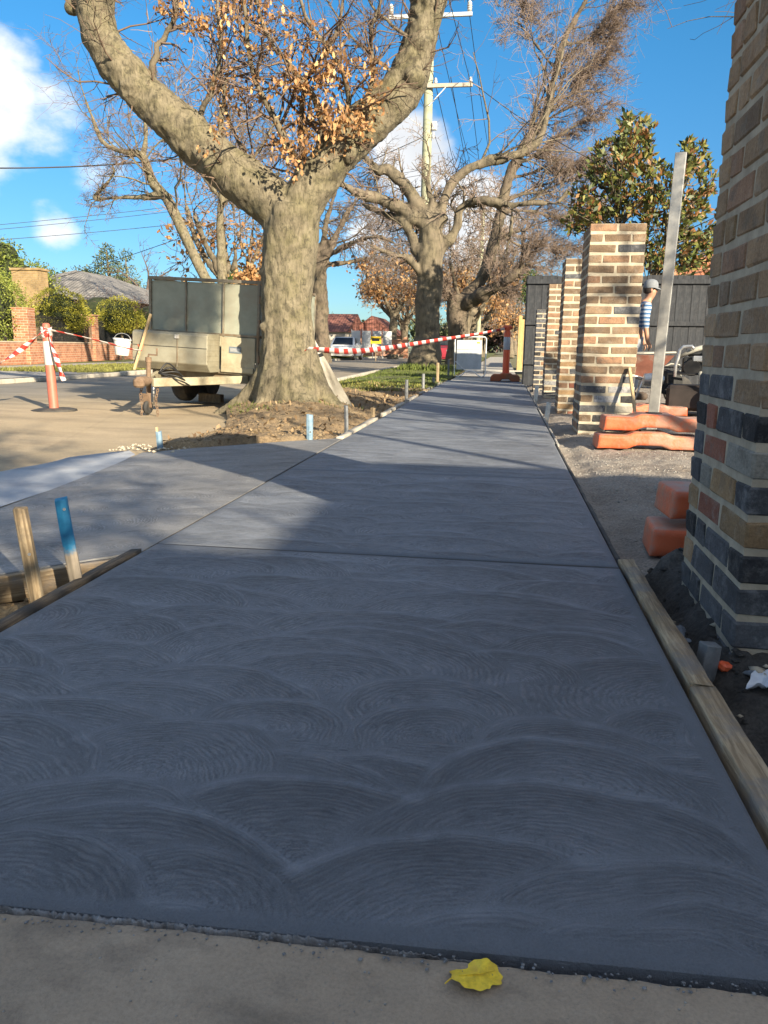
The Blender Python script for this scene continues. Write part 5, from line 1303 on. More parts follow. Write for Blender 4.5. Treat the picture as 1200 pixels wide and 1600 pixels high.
# ---- generic builder for the other trees
def tree(name, label, root, trunk, limbs, seed, lev, barkm, twigm, group=None, vox=.05, leaves_=None, dscale=1.0, sides=12, extra=None, up=.0, bias=None, t0=.25, spread=(.5, 1.2), minr=.006, curl=.22, first_ratio=.45):
    root = Vector(root); t = thing(name, label, 'tree', root, group=group); rng = np.random.default_rng(seed)
    tp, tr = rel([p[:3] for p in trunk], root), [p[3] for p in trunk]
    mbs = [path_mb(tp, tr, 16, sides)[0]]
    LL = []
    for l in limbs: LL.append((rel([p[:3] for p in l], root), [p[3] for p in l]))
    if vox:
        for pts, rad in LL: mbs.append(path_mb(pts, rad, 26, 10)[0])
        for pts, rad in LL[:6]:
            c = pts[min(1, len(pts)-1)]; r = rad[0]*1.05; mbs.append(MB().lathe([(r*.3, -r*.9), (r*.8, -r*.55), (r, 0), (r*.8, r*.55), (r*.3, r*.9)], tuple(c), 10))
        me = voxel(mbs, vox, 'trunk')
        displace(me, lambda co: dscale*(.05*fbm(co[:, 0]*1.6, co[:, 1]*1.6, co[:, 2]*1.2, o=3)+.03*fbm(co[:, 0]*5, co[:, 1]*5, co[:, 2]*3, o=3)))
    else:
        m_ = MB()
        for q_ in mbs: m_.add(q_.v, q_.f)
        me = m_.mesh('trunk', None, smooth=True)
    me.materials.append(MATS[barkm]); link('trunk', me, t)
    LP_, LR_ = stack(LL, 18)
    levels = []
    if not vox: levels.append((LP_, LR_, 6))
    P_, R_ = LP_, LR_*(.5 if vox else 1)
    tips = []
    for k, (nc, ratio) in enumerate(lev):
        P_, R_ = grow(rng, P_, R_, nc, ratio, spread, curl, up, 6 if k == 0 else (5 if k == 1 else 4), .55, .3, t0 if k == 0 else .1, bias if k < 2 else None, minr)
        levels.append((P_, R_, 5 if k == 0 else 3)); tips.append(P_)
    twig_obj('branches', t, levels[:1 if vox else 2], barkm)
    if levels[1 if vox else 2:]: twig_obj('twigs', t, levels[1 if vox else 2:], twigm)
    if leaves_:
        n, size, mat, where, k = leaves_
        S = tips[k].reshape(-1, 3); S = S[where(S+np.array(root))] if where else S
        if len(S):
            S = S[rng.integers(0, len(S), n)]+rng.normal(size=(n, 3))*size*.9; leaf_obj('leaves', t, rng, S, size, mat, droop=.6, aspect=.6)
    return t
def pxl(Y, pts): return [tuple(at(px, py, Y+(d[0] if d else 0)))+(r,) for (px, py, r, *d) in pts]
# ---- second tree: knobbly pollard with curling limbs
Y2 = 25
tree('street_tree', 'knobbly pollarded street tree with curling pale limbs in front of the power pole', at(668, 571, Y2), pxl(Y2, [(664, 590, .62), (664, 565, .54), (667, 530, .44), (669, 480, .41), (671, 430, .42), (674, 385, .40), (674, 350, .34)]),
     [pxl(Y2, [(664, 350, .27), (650, 340, .20), (622, 324, .17), (592, 311, .15), (562, 303, .13, -.5), (540, 292, .12, -.8), (526, 282, .10, -1)]),
      pxl(Y2, [(668, 345, .25), (652, 322, .19), (640, 297, .17), (622, 278, .16), (603, 263, .14), (592, 268, .10), (575, 250, .07, .3), (560, 238, .05, .6)]),
      pxl(Y2, [(664, 415, .20), (650, 390, .15), (643, 368, .12), (628, 346, .11), (600, 334, .09, .6), (565, 318, .06, 1.2)]),
      pxl(Y2, [(660, 440, .12), (640, 405, .09, -.5), (615, 398, .07, -.8), (580, 385, .05, -1.2)]),
      pxl(Y2, [(676, 375, .27), (688, 340, .21), (696, 308, .18), (712, 280, .17), (742, 258, .16), (790, 246, .15, .3), (826, 234, .13, .5), (848, 205, .10, .6), (858, 160, .08, .6), (876, 95, .05, .6), (890, 30, .03, .6)]),
      pxl(Y2, [(682, 395, .22), (702, 375, .17), (714, 352, .15), (716, 332, .14), (728, 318, .14), (760, 314, .13, -.4), (800, 320, .11, -.6), (838, 316, .09, -.6), (868, 318, .07, -.6), (888, 298, .05, -.6)]),
      pxl(Y2, [(672, 350, .2), (676, 320, .12), (668, 290, .09), (672, 250, .06), (664, 215, .04)]),
      pxl(Y2, [(800, 322, .06, -.6), (798, 360, .05, -.6), (790, 400, .045, -.5), (786, 430, .03, -.5)])],
     31, [(16, .35), (7, .5), (5, .55)], 'bark_mid', 'twig_grey', vox=.055, dscale=1.0, curl=.2, minr=.006)
# ---- third tree: big leaning limb with a haze of fine twigs
Y3 = 36
tree('street_tree', 'leaning street tree whose dark limb sweeps right over the path in a haze of twigs', at(714, 566, Y3), pxl(Y3, [(717, 590, .66), (716, 560, .58), (716, 520, .50), (714, 480, .50), (712, 462, .45)]),
     [pxl(Y3, [(716, 480, .38), (736, 458, .33), (757, 428, .28), (772, 375, .25), (784, 318, .24), (803, 258, .27), (828, 215, .22), (852, 178, .19), (866, 120, .16), (878, 70, .12), (902, 25, .09), (940, -40, .05)]),
      pxl(Y3, [(716, 480, .34), (755, 460, .26, -1), (800, 432, .2, -2), (814, 415, .13, -2), (818, 360, .09, -2)]),
      pxl(Y3, [(712, 475, .3), (698, 458, .2), (690, 452, .14), (668, 438, .08, 1)]),
      pxl(Y3, [(800, 262, .12), (840, 240, .10, -.5), (885, 205, .07, -.5), (930, 180, .04, -.5)]),
      pxl(Y3, [(785, 330, .10), (830, 330, .08, .5), (875, 340, .06, .8), (915, 320, .03, 1)]),
      pxl(Y3, [(850, 180, .10), (890, 150, .08), (930, 100, .05), (960, 60, .03)]),
      pxl(Y3, [(868, 110, .08), (830, 60, .06, 1), (800, 20, .04, 1), (780, -30, .02, 1)]),
      pxl(Y3, [(776, 360, .10), (815, 385, .07, 1), (860, 390, .05, 1.5), (900, 385, .03, 2)]),
      pxl(Y3, [(878, 70, .08), (920, 60, .06), (965, 10, .04), (1000, -40, .02)]),
      pxl(Y3, [(806, 255, .09), (855, 270, .07), (905, 265, .045), (950, 245, .02)])],
     32, [(22, .30), (13, .62), (12, .55)], 'bark_dark', 'twig_grey', vox=.07, dscale=1.1, up=.02, bias=(.42, 0, -.02), curl=.18, minr=.0082, spread=(.5, 1.1))
# ---- trees across the road
YL = 22
tree('street_tree', 'slender leaning tree with a bent stub branch across the road above the trailer', (-8.05, 22, 0), pxl(YL, [(350, 585, .32), (350, 520, .28), (345, 455, .25), (342, 445, .2)]),
     [pxl(YL, [(344, 470, .2), (325, 442, .17), (300, 393, .15), (275, 338, .14), (258, 305, .13), (238, 285, .12), (228, 255, .10), (218, 240, .09), (190, 237, .075), (160, 222, .065), (145, 185, .05), (128, 140, .035), (118, 85, .02)]),
      pxl(YL, [(256, 305, .10), (225, 308, .085), (185, 309, .075), (150, 311, .07), (152, 302, .065), (168, 285, .055), (178, 270, .05), (175, 256, .03)]),
      pxl(YL, [(348, 460, .17, .3), (346, 400, .14, .3), (344, 340, .12, .3), (350, 280, .10, .3), (345, 200, .07, .4), (355, 110, .04, .5)]),
      pxl(YL, [(350, 470, .15, .2), (375, 440, .11, .4), (405, 425, .08, .5), (440, 400, .05, .6)]),
      pxl(YL, [(222, 250, .06), (228, 205, .05, .4), (215, 150, .04, .6), (190, 100, .02, .8)]),
      pxl(YL, [(345, 330, .07, .3), (380, 270, .05, .6), (420, 210, .035, .8), (440, 150, .02, 1)]),
      pxl(YL, [(345, 310, .06, .3), (305, 255, .045, .6), (285, 190, .03, .8), (270, 120, .02, 1)])],
     33, [(15, .3), (8, .55), (6, .55)], 'bark_main', 'twig', vox=.035, dscale=.5, minr=.0055, up=-.01, curl=.24,
     leaves_=(1700, .13, 'dead_leaf', lambda S: (S[:, 2] < 3.6) & (S[:, 0] > -9.2), 1))
tree('street_tree', 'dark creviced trunk with drooping fine branches across the road right of the big tree', at(503, 555, 40), pxl(40, [(503, 575, .52), (503, 545, .46), (501, 500, .42), (500, 450, .38), (500, 420, .33)]),
     [pxl(40, [(500, 440, .3), (492, 390, .2), (480, 330, .13, -.5), (470, 260, .08, -1)]), pxl(40, [(500, 430, .28), (520, 380, .2), (545, 330, .15, .5), (580, 290, .08, 1)]),
      pxl(40, [(500, 470, .2), (480, 462, .14, -.5), (465, 430, .09, -1)]), pxl(40, [(512, 400, .2), (550, 380, .14, -1), (590, 370, .10, -2), (625, 385, .05, -2)]), pxl(40, [(500, 430, .22), (508, 360, .16), (525, 290, .1), (540, 220, .05)]),
      pxl(40, [(505, 415, .16), (545, 410, .12, 1), (585, 405, .08, 2), (630, 420, .04, 3)])],
     34, [(12, .4), (9, .55), (7, .55)], 'bark_dark', 'twig_dark', vox=.08, dscale=1.3, minr=.0095, up=-.10, curl=.2,
     leaves_=(500, .2, 'dead_leaf', lambda S: (S[:, 0] > -8) & (S[:, 2] < 5), 1))
# ---- further street trees, both sides of the road
LBL = {(0, 0): 'mid-distance forked tree with orange leaves low on its crown, across the road', (0, 1): 'bare pale tree farther along the far verge', }
def avenue_tree(x, y, h, seed, label, leafn=0, bark_='bark_far', lean=0, tw='twig_grey', grp='distant street trees'):
    rng = random.Random(seed); z0 = -.05; r = .30+.1*rng.random(); f = h*.30
    trunk = [(x, y, z0-.1, r*1.35), (x, y, z0+.4, r*1.05), (x+lean*.1, y, f*.6, r*.9), (x+lean*.2, y, f, r*.85)]
    limbs = []
    for k in range(6):
        a = k*1.05+rng.uniform(-.3, .3); sp = rng.uniform(.5, 1.0)*h*.32; c, s_ = math.cos(a), math.sin(a); w = rng.uniform(-.5, .5)
        limbs.append([(x+lean*.2, y, f*.92, r*.55), (x+c*sp*.35+lean*.3, y+s_*sp*.35, f*1.25, r*.42), (x+c*sp*.75+w*.3+lean*.5, y+s_*sp*.75, f*1.8, r*.3), (x+c*sp+w+lean, y+s_*sp, h*.78, r*.16), (x+c*sp*1.1+w*1.3+lean, y+s_*sp*1.1, h, r*.05)])
    return tree('street_tree', label, (x, y, 0), trunk, limbs, seed, [(9, .38), (7, .55), (4, .6)], bark_, tw, grp, vox=.10, dscale=1.2, minr=.010+.00022*y, leaves_=(leafn, .25, 'dead_leaf', lambda S: S[:, 2] < h*.55, 1) if leafn else None, sides=10)
avenue_tree(-7.75, 55, 9.5, 41, 'forked tree with orange leaves low in its crown standing beyond the wire site fence', 1500)
avenue_tree(-8.6, 68, 9.0, 42, 'bare pale tree just behind the orange-leaved one on the far verge', 300)
avenue_tree(-9.0, 84, 10.5, 43, 'bare tree far along the left verge, beyond the pale bare one', 300)
avenue_tree(-2.3, 46, 9, 44, 'pale-trunked tree with a thick stem seen right behind the leaning tree', 900, lean=.6)
avenue_tree(-2.4, 57, 9, 45, 'pale tree beside the white second pole with brown leaves', 1600, lean=.5)
avenue_tree(-2.2, 70, 9, 46, 'small distant tree with orange leaves framed above the folded sign', 1500)
avenue_tree(-2.6, 86, 10, 47, 'pale distant trunk above the right part of the folded sign', 500)
avenue_tree(.6, 78, 8, 48, 'stubby pale distant tree above the end of the footpath', 900)
avenue_tree(-10.5, 30, 9.5, 49, 'slim bare tree on the far verge between the trailer top and the dark trunk', 350, 'bark_mid')
avenue_tree(-13.5, 104, 12, 50, 'hazy bare tree at the far bend of the road', 0)
avenue_tree(-5.5, 125, 12, 51, 'hazy bare tree closing the view down the road', 400)
avenue_tree(1.4, 110, 11, 52, 'hazy bare tree farthest along the right-hand path', 400)
# ---- leafy crowns
def leafy(name, label, cat, root, blobs, n, size, mat, seed, trunk=None, group=None, core=True, aspect=.5, shell=.55, droop=.2, barkm='bark_mid', flat=1.0):
    """blobs: (x, y, z, rx, ry, rz) relative to root; leaves lie thickest near their surfaces, clumped"""
    t = thing(name, label, cat, root, group=group); rng = np.random.default_rng(seed)
    B = np.array(blobs, float); vol = (B[:, 3]*B[:, 4]*B[:, 5])**(2/3); k = rng.choice(len(B), n, p=vol/vol.sum())
    d = rng.normal(size=(n, 3)); d /= np.linalg.norm(d, axis=1, keepdims=True)
    r = shell+(1-shell)*rng.uniform(0, 1, n)**.6
    wob = 1+.16*fbm(d[:, 0]*2.5+k*3.1, d[:, 1]*2.5, d[:, 2]*2.5, o=3)
    P = B[k, :3]+d*B[k, 3:]*(r*wob)[:, None]
    P += rng.normal(size=P.shape)*size*.3
    keep = fbm(P[:, 0]/size*.16+seed, P[:, 1]/size*.16, P[:, 2]/size*.16, o=3) > (-.30 if flat == 1 else -.75) if flat else np.ones(n, bool)
    P, d = P[keep], d[keep]
    tint = .5+.28*fbm(P[:, 0]/size*.1, P[:, 1]/size*.1, P[:, 2]/size*.1+seed, o=3)+rng.normal(size=len(P))*.2
    leaf_obj('crown', t, rng, P, size, mat, None, tint=tint, dirs=d, norm=np.tile([0, 0, 1.], (len(P), 1)), jitter=.8, aspect=aspect, droop=droop)
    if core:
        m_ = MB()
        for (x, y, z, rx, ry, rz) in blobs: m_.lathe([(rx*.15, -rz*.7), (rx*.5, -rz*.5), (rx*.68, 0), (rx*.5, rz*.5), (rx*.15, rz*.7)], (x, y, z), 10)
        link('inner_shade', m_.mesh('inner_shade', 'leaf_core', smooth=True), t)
    if trunk:
        lv = []
        for pts in trunk:
            P_, r_ = resample([p[:3] for p in pts], [p[3] for p in pts], 12); lv.append((P_[None], r_[None], 8))
        V, F = merge([tubes(*q_) for q_ in lv]); link('trunk', mesh_np('trunk', V, F, barkm, True), t)
    return t
# magnolia behind the paling fence
mroot = Vector((2.9, 19.5, 0))
mrng = np.random.default_rng(77); t = thing('magnolia_tree', 'glossy magnolia tree with rust-backed leaves above the dark paling fence', 'tree', mroot)
mb_ = []
for (px, py, rad, cnt) in [(960, 260, 44, 75), (990, 225, 38, 60), (930, 310, 42, 60), (1010, 290, 50, 80), (965, 345, 55, 60), (1050, 320, 45, 60), (1085, 280, 32, 45), (1090, 350, 38, 55), (1040, 380, 45, 55), (1085, 245, 26, 26), (985, 200, 20, 22), (920, 345, 22, 22), (1100, 400, 30, 35), (1010, 400, 25, 30), (1060, 410, 30, 30), (895, 350, 14, 8)]:
    for _ in range(cnt):
        a, r_ = mrng.uniform(0, 6.28), math.sqrt(mrng.uniform(0, 1)); mb_.append(np.array(at(px+rad*r_*math.cos(a), py+rad*r_*math.sin(a), 19.5+mrng.normal()*.75)-mroot))
mb_ = np.array(mb_); ctr = np.array([.3, 0, 3.4])
ax = mb_-ctr; ax /= np.linalg.norm(ax, axis=1, keepdims=True); ax[:, 2] += .6
nl = 10; idx = np.repeat(np.arange(len(mb_)), nl); dirs = ax[idx]*.55+mrng.normal(size=(len(idx), 3))*.75; P = mb_[idx]+mrng.normal(size=(len(idx), 3))*.035
young = np.repeat(mrng.uniform(0, 1, len(mb_)), nl); tint = np.clip(np.where(mrng.uniform(0, 1, len(idx)) < .24+.25*(young > .7), mrng.uniform(.72, 1, len(idx)), mrng.uniform(0, .75, len(idx))), 0, 1)
leaf_obj('crown', t, mrng, P, .17, 'magnolia_leaf', None, tint=tint, dirs=dirs, jitter=.2, aspect=.42)
trk = [[(0, 0, -.2, .16), (.05, 0, 1.2, .13), (-.1, .05, 2.4, .10), (-.4, .1, 3.6, .07), (-.55, 0, 5.2, .03)], [(.05, 0, 1.3, .1), (.45, -.1, 2.4, .07), (.8, -.1, 3.6, .05), (1.0, 0, 4.6, .02)], [(-.05, 0, 2.2, .08), (.25, .2, 3.2, .06), (.3, .1, 4.6, .03)]]
TP_, TR_ = stack([([p[:3] for p in q], [p[3] for p in q]) for q in trk], 16)
near_t = TP_.reshape(-1, 3); st_ = []
for c in mb_[::2]:
    s0 = near_t[np.argmin(((near_t-c+np.array([0, 0, .5]))**2).sum(1))]; st_.append(np.stack([s0, s0*.6+c*.4-np.array([0, 0, .08]), s0*.25+c*.75-np.array([0, 0, .04]), c]))
st_ = np.array(st_); twig_obj('trunk', t, [(TP_, TR_, 8), (st_, np.full(st_.shape[:2], .012)*np.array([1.4, 1.1, .8, .5])[None], 4)], 'bark_mid', kind=None)
# dark green shrub by the footpath end, yellow timber fence end beneath it
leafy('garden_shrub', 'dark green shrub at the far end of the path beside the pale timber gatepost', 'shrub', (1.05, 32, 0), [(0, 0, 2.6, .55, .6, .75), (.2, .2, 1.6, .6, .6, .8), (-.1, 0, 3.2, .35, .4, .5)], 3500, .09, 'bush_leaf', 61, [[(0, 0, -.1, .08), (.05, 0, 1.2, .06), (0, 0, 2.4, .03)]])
t = thing('timber_gatepost', 'pale yellow timber fence end beyond the orange bollard', 'fence', (.62, 28, 0)); link('panel', MB().box((.15, 0, .85), (.42, .12, 1.75), bev=.01).mesh('panel', 'yellow_timber'), t); link('post', MB().box((-.11, -.03, .9), (.12, .14, 1.9), bev=.01).mesh('post', 'yellow_timber'), t)

YR = 7.2
tree('garden_tree', 'bare garden tree whose thin branch tips hang into the sky beside the nearest pillar', (5.6, YR+.8, 0), [(5.6, YR+.8, -.2, .17), (5.6, YR+.8, 1.5, .13), (5.5, YR+.8, 2.6, .11)],
     [[(5.55, YR+.8, 2.3, .08), (4.6, YR+.4, 3.3, .06), (3.6, YR+.1, 3.7, .04), (2.8, YR, 3.75, .025), (2.2, YR, 3.5, .014), (1.85, YR, 3.2, .008)], [(4.6, YR+.4, 3.3, .05), (3.5, YR+.3, 4.2, .035), (2.6, YR+.2, 4.3, .022), (1.9, YR, 4.0, .012), (1.45, YR, 3.65, .007)],
      [(5.5, YR+.8, 2.5, .08), (6.4, YR+.5, 3.8, .05), (6.9, YR+.2, 5.2, .02)], [(3.6, YR+.1, 3.7, .03), (2.9, YR-.4, 3.9, .02), (2.3, YR-.5, 3.8, .010), (1.8, YR-.5, 3.55, .006)]],
     57, [(6, .3), (4, .55)], 'bark_dark', 'twig_dark', None, vox=None, minr=.0035, t0=.35, up=-.03)
# ================================================================== TRAILER
TR = thing('cage_trailer', 'dusty grey cage trailer with a checker-plate toolbox parked beside the big tree', 'trailer', (-3.96, 9.92, -.115), (R(0), R(2.8), R(-4)))
def tbox(name, c, d, mat, bev=.004, parent=None, rot=(0, 0, 0)): return link(name, MB().box(c, d, rot, bev).mesh(name, mat), parent or TR)
# local frame: front face in the plane y = 0, drawbar towards -y, body behind
W2 = .775
tbox('floor', (0, 1.15, .50), (1.55, 2.3, .05), 'trailer_frame')
ZT = 1.66
for k, (x0, x1) in enumerate(((-W2+.03, -.262), (-.238, .262), (.286, W2-.03))):
    p_ = link('front_panel', MB().box(((x0+x1)/2, .012, (1.0+ZT-.03)/2), (x1-x0-.004, .006, ZT-.03-1.0)).mesh('front_panel', 'trailer_sheet'), TR)
for x in (-W2+.015, -.25, .274, W2-.015): tbox('upright', (x, -.002, (.5+ZT)/2), (.034 if abs(x) > .5 else .022, .034, ZT-.5), 'trailer_frame')
tbox('top_rail', (0, 0, ZT), (1.58, .042, .042), 'trailer_frame'); tbox('mid_rail', (0, -.006, .985), (1.57, .036, .032), 'trailer_frame'); tbox('bottom_rail', (0, -.004, .515), (1.56, .045, .06), 'trailer_frame')
for s in (-1, 1):
    for k in range(3):
        y0 = .02+k*.76; tbox('side_panel', (s*W2, y0+.37, 1.32), (.006, .735, .62), 'trailer_sheet', 0)
        tbox('side_upright', (s*W2, y0+.755, 1.08), (.03, .03, 1.15), 'trailer_frame')
    tbox('side_plate', (s*(W2+.003), 1.15, .74), (.006, 2.28, .44), 'trailer_cream', 0)
    tbox('side_top_rail', (s*W2, 1.15, ZT-.001), (.038, 2.24, .038), 'trailer_frame'); tbox('side_mid_rail', (s*W2, 1.15, .984), (.032, 2.24, .03), 'trailer_frame')
for z in (1.45, 1.15, .7): link('hinge', MB().lathe([(.008, -.05), (.016, -.045), (.016, .045), (.008, .05)], (W2+.012, -.02, z), 10).mesh('hinge', 'rust', auto=R(40)), TR)
tbox('back_panel', (0, 2.29, 1.1), (1.5, .01, 1.1), 'trailer_sheet', 0)
# toolbox across the front, tapered underneath
tb = link('toolbox', MB().prism([(-.40, .60), (-.40, .955), (-.36, .985), (-.025, .985), (-.025, .50), (-.30, .50)], -.80, .24, 'X').mesh('toolbox', 'checker', bevel=.006), TR)
link('lid_seam', MB().box((-.28, -.4035, .80), (1.035, .004, .006)).mesh('lid_seam', 'black_steel'), tb)
link('seam', MB().box((-.17, -.4035, .745), (.012, .006, .38)).mesh('seam', 'trailer_frame'), tb)
link('latch', MB().box((-.17, -.41, .93), (.06, .016, .05), bev=.004).mesh('latch', 'peg_white'), tb)
link('reflector', MB().prism([(-.045, .80), (.045, .80), (0, .70)], -.406, -.401).mesh('reflector', 'sticker_red'), tb).location = (-.68, 0, 0)
tbox('front_plate', (.50, -.028, .73), (.47, .012, .46), 'trailer_cream'); tbox('lower_plate', (.50, -.045, .545), (.45, .03, .07), 'trailer_cream')
pl_ = tbox('label_plate', (.46, -.037, .80), (.17, .008, .085), 'plate_blue', .003); link('plate_mark', MB().box((.46, -.0415, .80), (.13, .003, .045)).mesh('plate_mark', 'engine_light'), pl_)
# chassis and drawbar
for s in (-1, 1): link('drawbar_arm', MB().bar((s*.62, .0, .43), (s*.045-.06, -1.30, .40), .05, .10).mesh('drawbar_arm', 'trailer_cream', bevel=.006), TR)
tbox('cross_member', (0, .05, .43), (1.5, .06, .10), 'trailer_frame'); tbox('cross_member', (0, 1.0, .43), (1.5, .06, .10), 'trailer_frame')
for s in (-1, 1): tbox('chassis_rail', (s*.60, 1.1, .43), (.05, 2.2, .10), 'trailer_frame')
link('coupling', MB().lathe([(.03, -.14), (.055, -.12), (.055, .0), (.035, .10), (.02, .16)], (-.06, -1.38, .42), 14, 'Y').mesh('coupling', 'rust', auto=R(40)), TR)
link('coupling_head', MB().lathe([(.045, -.06), (.065, -.04), (.065, .02), (.03, .06)], (-.06, -1.53, .41), 14).mesh('coupling_head', 'rust', auto=R(40)), TR)
jw = link('jockey_post', MB().lathe([(.028, .08), (.028, .62), (.036, .62), (.036, .68)], (-.17, -1.12, 0), 14).mesh('jockey_post', 'rust', auto=R(40)), TR)
link('crank', MB().tube([(-.17, -1.12, .68), (-.17, -1.12, .71), (-.06, -1.12, .71), (-.06, -1.12, .79)], .011, 8).mesh('crank', 'rust', smooth=True), jw)
w_ = link('jockey_wheel', MB().lathe([(.03, -.022), (.075, -.026), (.088, 0), (.075, .026), (.03, .022)], (-.17, -1.14, .088), 18, 'X').mesh('jockey_wheel', 'rubber', auto=R(40)), TR)
tbox('jockey_fork', (-.17, -1.16, .17), (.10, .02, .17), 'rust', .004, None, (R(15), 0, 0))
tbox('coupling_plate', (-.10, -1.16, .43), (.30, .12, .025), 'rust')
for k, (x, y) in enumerate(((-.02, -1.2), (-.22, -1.2))):      # safety chains
    ch = thing  # links built below
    for i in range(13):
        z = .40-i*.032; dx = .012*math.sin(i*.7+k)
        if z < .015: z, dy = .014, -.03*(i-11)
        else: dy = 0
        l_ = MB().tube([(x+dx+.013*math.cos(a)*(1 if i % 2 else .25), y+dy+.013*math.cos(a)*(.25 if i % 2 else 1), z+.023*math.sin(a)) for a in np.linspace(0, 2*math.pi, 11)], .0048, 5, False)
        link('chain_link', l_.mesh('chain_link', 'rust', smooth=True), TR)
rs = random.Random(4)
for k in range(5):
    pts = [(-.05, -1.1, .50), (.02+.05*k, -.95+rs.uniform(-.1, .1), .62-.05*k), (.10+.03*k, -.82, .48-.03*k), (.16, -.75, .40)]
    P_, r_ = resample(pts, [.010]*4, 14); link('cable', MB().tube([Vector(p) for p in P_], .010, 7).mesh('cable', 'black_steel', smooth=True), TR)
link('drop_leg', MB().tube([(-.42, -.55, .42), (-.42, -.55, .06)], .012, 8).mesh('drop_leg', 'engine_light', smooth=True), TR)
link('strut', MB().bar((-.74, -.46, .48), (-.52, -.43, 1.19), .035, .03).mesh('strut', 'stick_timber', bevel=.003), TR)
for s in (-1, 1):
    for y in (.85, 1.55):
        w_ = link('wheel', MB().lathe([(.17, -.09), (.29, -.095), (.318, -.06), (.325, 0), (.318, .06), (.29, .095), (.17, .09)], (s*(W2-.10), y, .325), 28, 'X').mesh('wheel', 'rubber', auto=R(40)), TR)
        link('rim', MB().lathe([(.04, -.055), (.16, -.05), (.175, -.085), (.175, .085), (.16, .05), (.04, .055)], (s*(W2-.10), y, .325), 22, 'X').mesh('rim', 'engine_light', auto=R(40)), w_)
tbox('axle_box', (0, 1.2, .325), (1.3, .07, .07), 'black_steel')
tbox('timber_block', (-.35, 1.0, .06), (.35, .12, .12), 'peg_timber')
bk = thing('bucket', 'white plastic bucket hung on the left end of the trailer toolbox', 'bucket', (-4.92, 9.62, .58), (0, R(6), 0)); bk.scale = (.82, .82, .82)
link('tub', MB().lathe([(.10, 0), (.105, .01), (.135, .23), (.148, .235), (.148, .255), (.128, .255), (.098, .03), (.0, .03)], (0, 0, 0), 22).mesh('tub', 'bucket_white', auto=R(40)), bk)
link('handle', MB().tube([(.14*math.cos(a), 0, .24+.10*math.sin(a)) for a in np.linspace(0, math.pi, 12)], .004, 6).mesh('handle', 'engine_light', smooth=True), bk)

# ================================================================== BOLLARDS, TAPE, SIGN
def ribbon(name, pts, width, label, twist=None, stripe=.12, seg=80, group='red and white barrier tape', wid=None):
    P, tw = resample(pts, twist or [0]*len(pts), seg); d = np.gradient(P, axis=0); d /= np.linalg.norm(d, axis=1, keepdims=True)
    up = np.array([0, 0, 1.]); A = up-d*(d@up)[:, None]; A /= np.linalg.norm(A, axis=1, keepdims=True); B = np.cross(d, A)
    n_ = A*np.cos(tw)[:, None]+B*np.sin(tw)[:, None]; w = width*(wid(np.linspace(0, 1, seg)) if wid else 1)
    off = n_*(np.atleast_1d(w)[:, None] if not np.isscalar(w) else w)/2; th = np.cross(d, n_)*.0012
    V = np.concatenate([P-off-th, P+off-th, P+off+th, P-off+th]); s_ = np.concatenate([[0], np.cumsum(np.linalg.norm(np.diff(P, axis=0), axis=1))])/(stripe*2)
    i = np.arange(seg-1); F = np.concatenate([np.stack([k*seg+i, k*seg+i+1, ((k+1) % 4)*seg+i+1, ((k+1) % 4)*seg+i], 1) for k in range(4)])
    sl = np.concatenate([s_-.12, s_+.12, s_+.12, s_-.12])+10
    o = link(name, mesh_np(name, V, F, 'tape', True, fattr={'stripe': sl})); return tag(o, label, 'tape', group)
b1_ = thing('bollard', 'faded pink bollard with a white band standing on the dusty road', 'bollard', (-5.46, 8.85, -.118), (0, R(-1.2), 0))
base = [(math.cos(a)*.27*(1.12 if k % 2 else 1), math.sin(a)*.2, 0) for k, a in enumerate(np.linspace(0, 2*math.pi, 16, endpoint=False))]
link('base', MB().lathe([(.26, 0), (.275, .012), (.265, .04), (.2, .055), (.07, .06)], (0, 0, 0), 12).mesh('base', 'rubber', auto=R(35)), b1_)
link('post', MB().lathe([(.062, .05), (.056, .07), (.054, .98), (.045, 1.02), (.045, 1.06), (.03, 1.075)], (0, 0, 0), 20).mesh('post', 'faded_orange', auto=R(40)), b1_)
link('band', MB().lathe([(.0565, .58), (.0575, .582), (.0565, .858), (.0555, .86)], (0, 0, 0), 20).mesh('band', 'white_band', auto=R(40)), b1_)
b2_ = thing('bollard', 'bright orange bollard with a grey reflective band on the footpath', 'bollard', (.055, 18.0, .0))
link('base', MB().prism([(-.34, .0), (-.34, .10), (-.27, .16), (-.12, .155), (-.10, .18), (.12, .18), (.14, .15), (.26, .15), (.32, .10), (.32, .0), (.12, 0), (.08, .05), (-.08, .05), (-.12, 0)], -.26, .26).mesh('base', 'orange_rubber', bevel=.02, auto=R(40)), b2_)
link('post', MB().lathe([(.085, .17), (.078, .2), (.074, 1.08), (.055, 1.12), (.06, 1.14), (.07, 1.2), (.05, 1.24)], (0, 0, 0), 20).mesh('post', 'bright_orange', auto=R(40)), b2_)
link('band', MB().lathe([(.077, .70), (.0785, .702), (.077, .978), (.076, .98)], (0, 0, 0), 20).mesh('band', 'reflective_grey', auto=R(40)), b2_)
link('handle', MB().tube([(-.12, 0, 1.16), (-.06, 0, 1.21), (.06, 0, 1.21), (.10, 0, 1.16)], .03, 10).mesh('handle', 'bright_orange', smooth=True), b2_)
bt = Vector((-5.462, 8.80, .90))
ribbon('barrier_tape', [bt, (-5.66, 8.76, .72), (-5.95, 8.72, .53), (-6.35, 8.66, .32), (-6.9, 8.6, .14), (-7.6, 8.5, .05), (-8.6, 8.4, .10)], .062, 'twisted red and white tape running from the pink bollard out to the left', [.5, 2.2, 4.2, 6.6, 9, 12, 15], .065, 120)
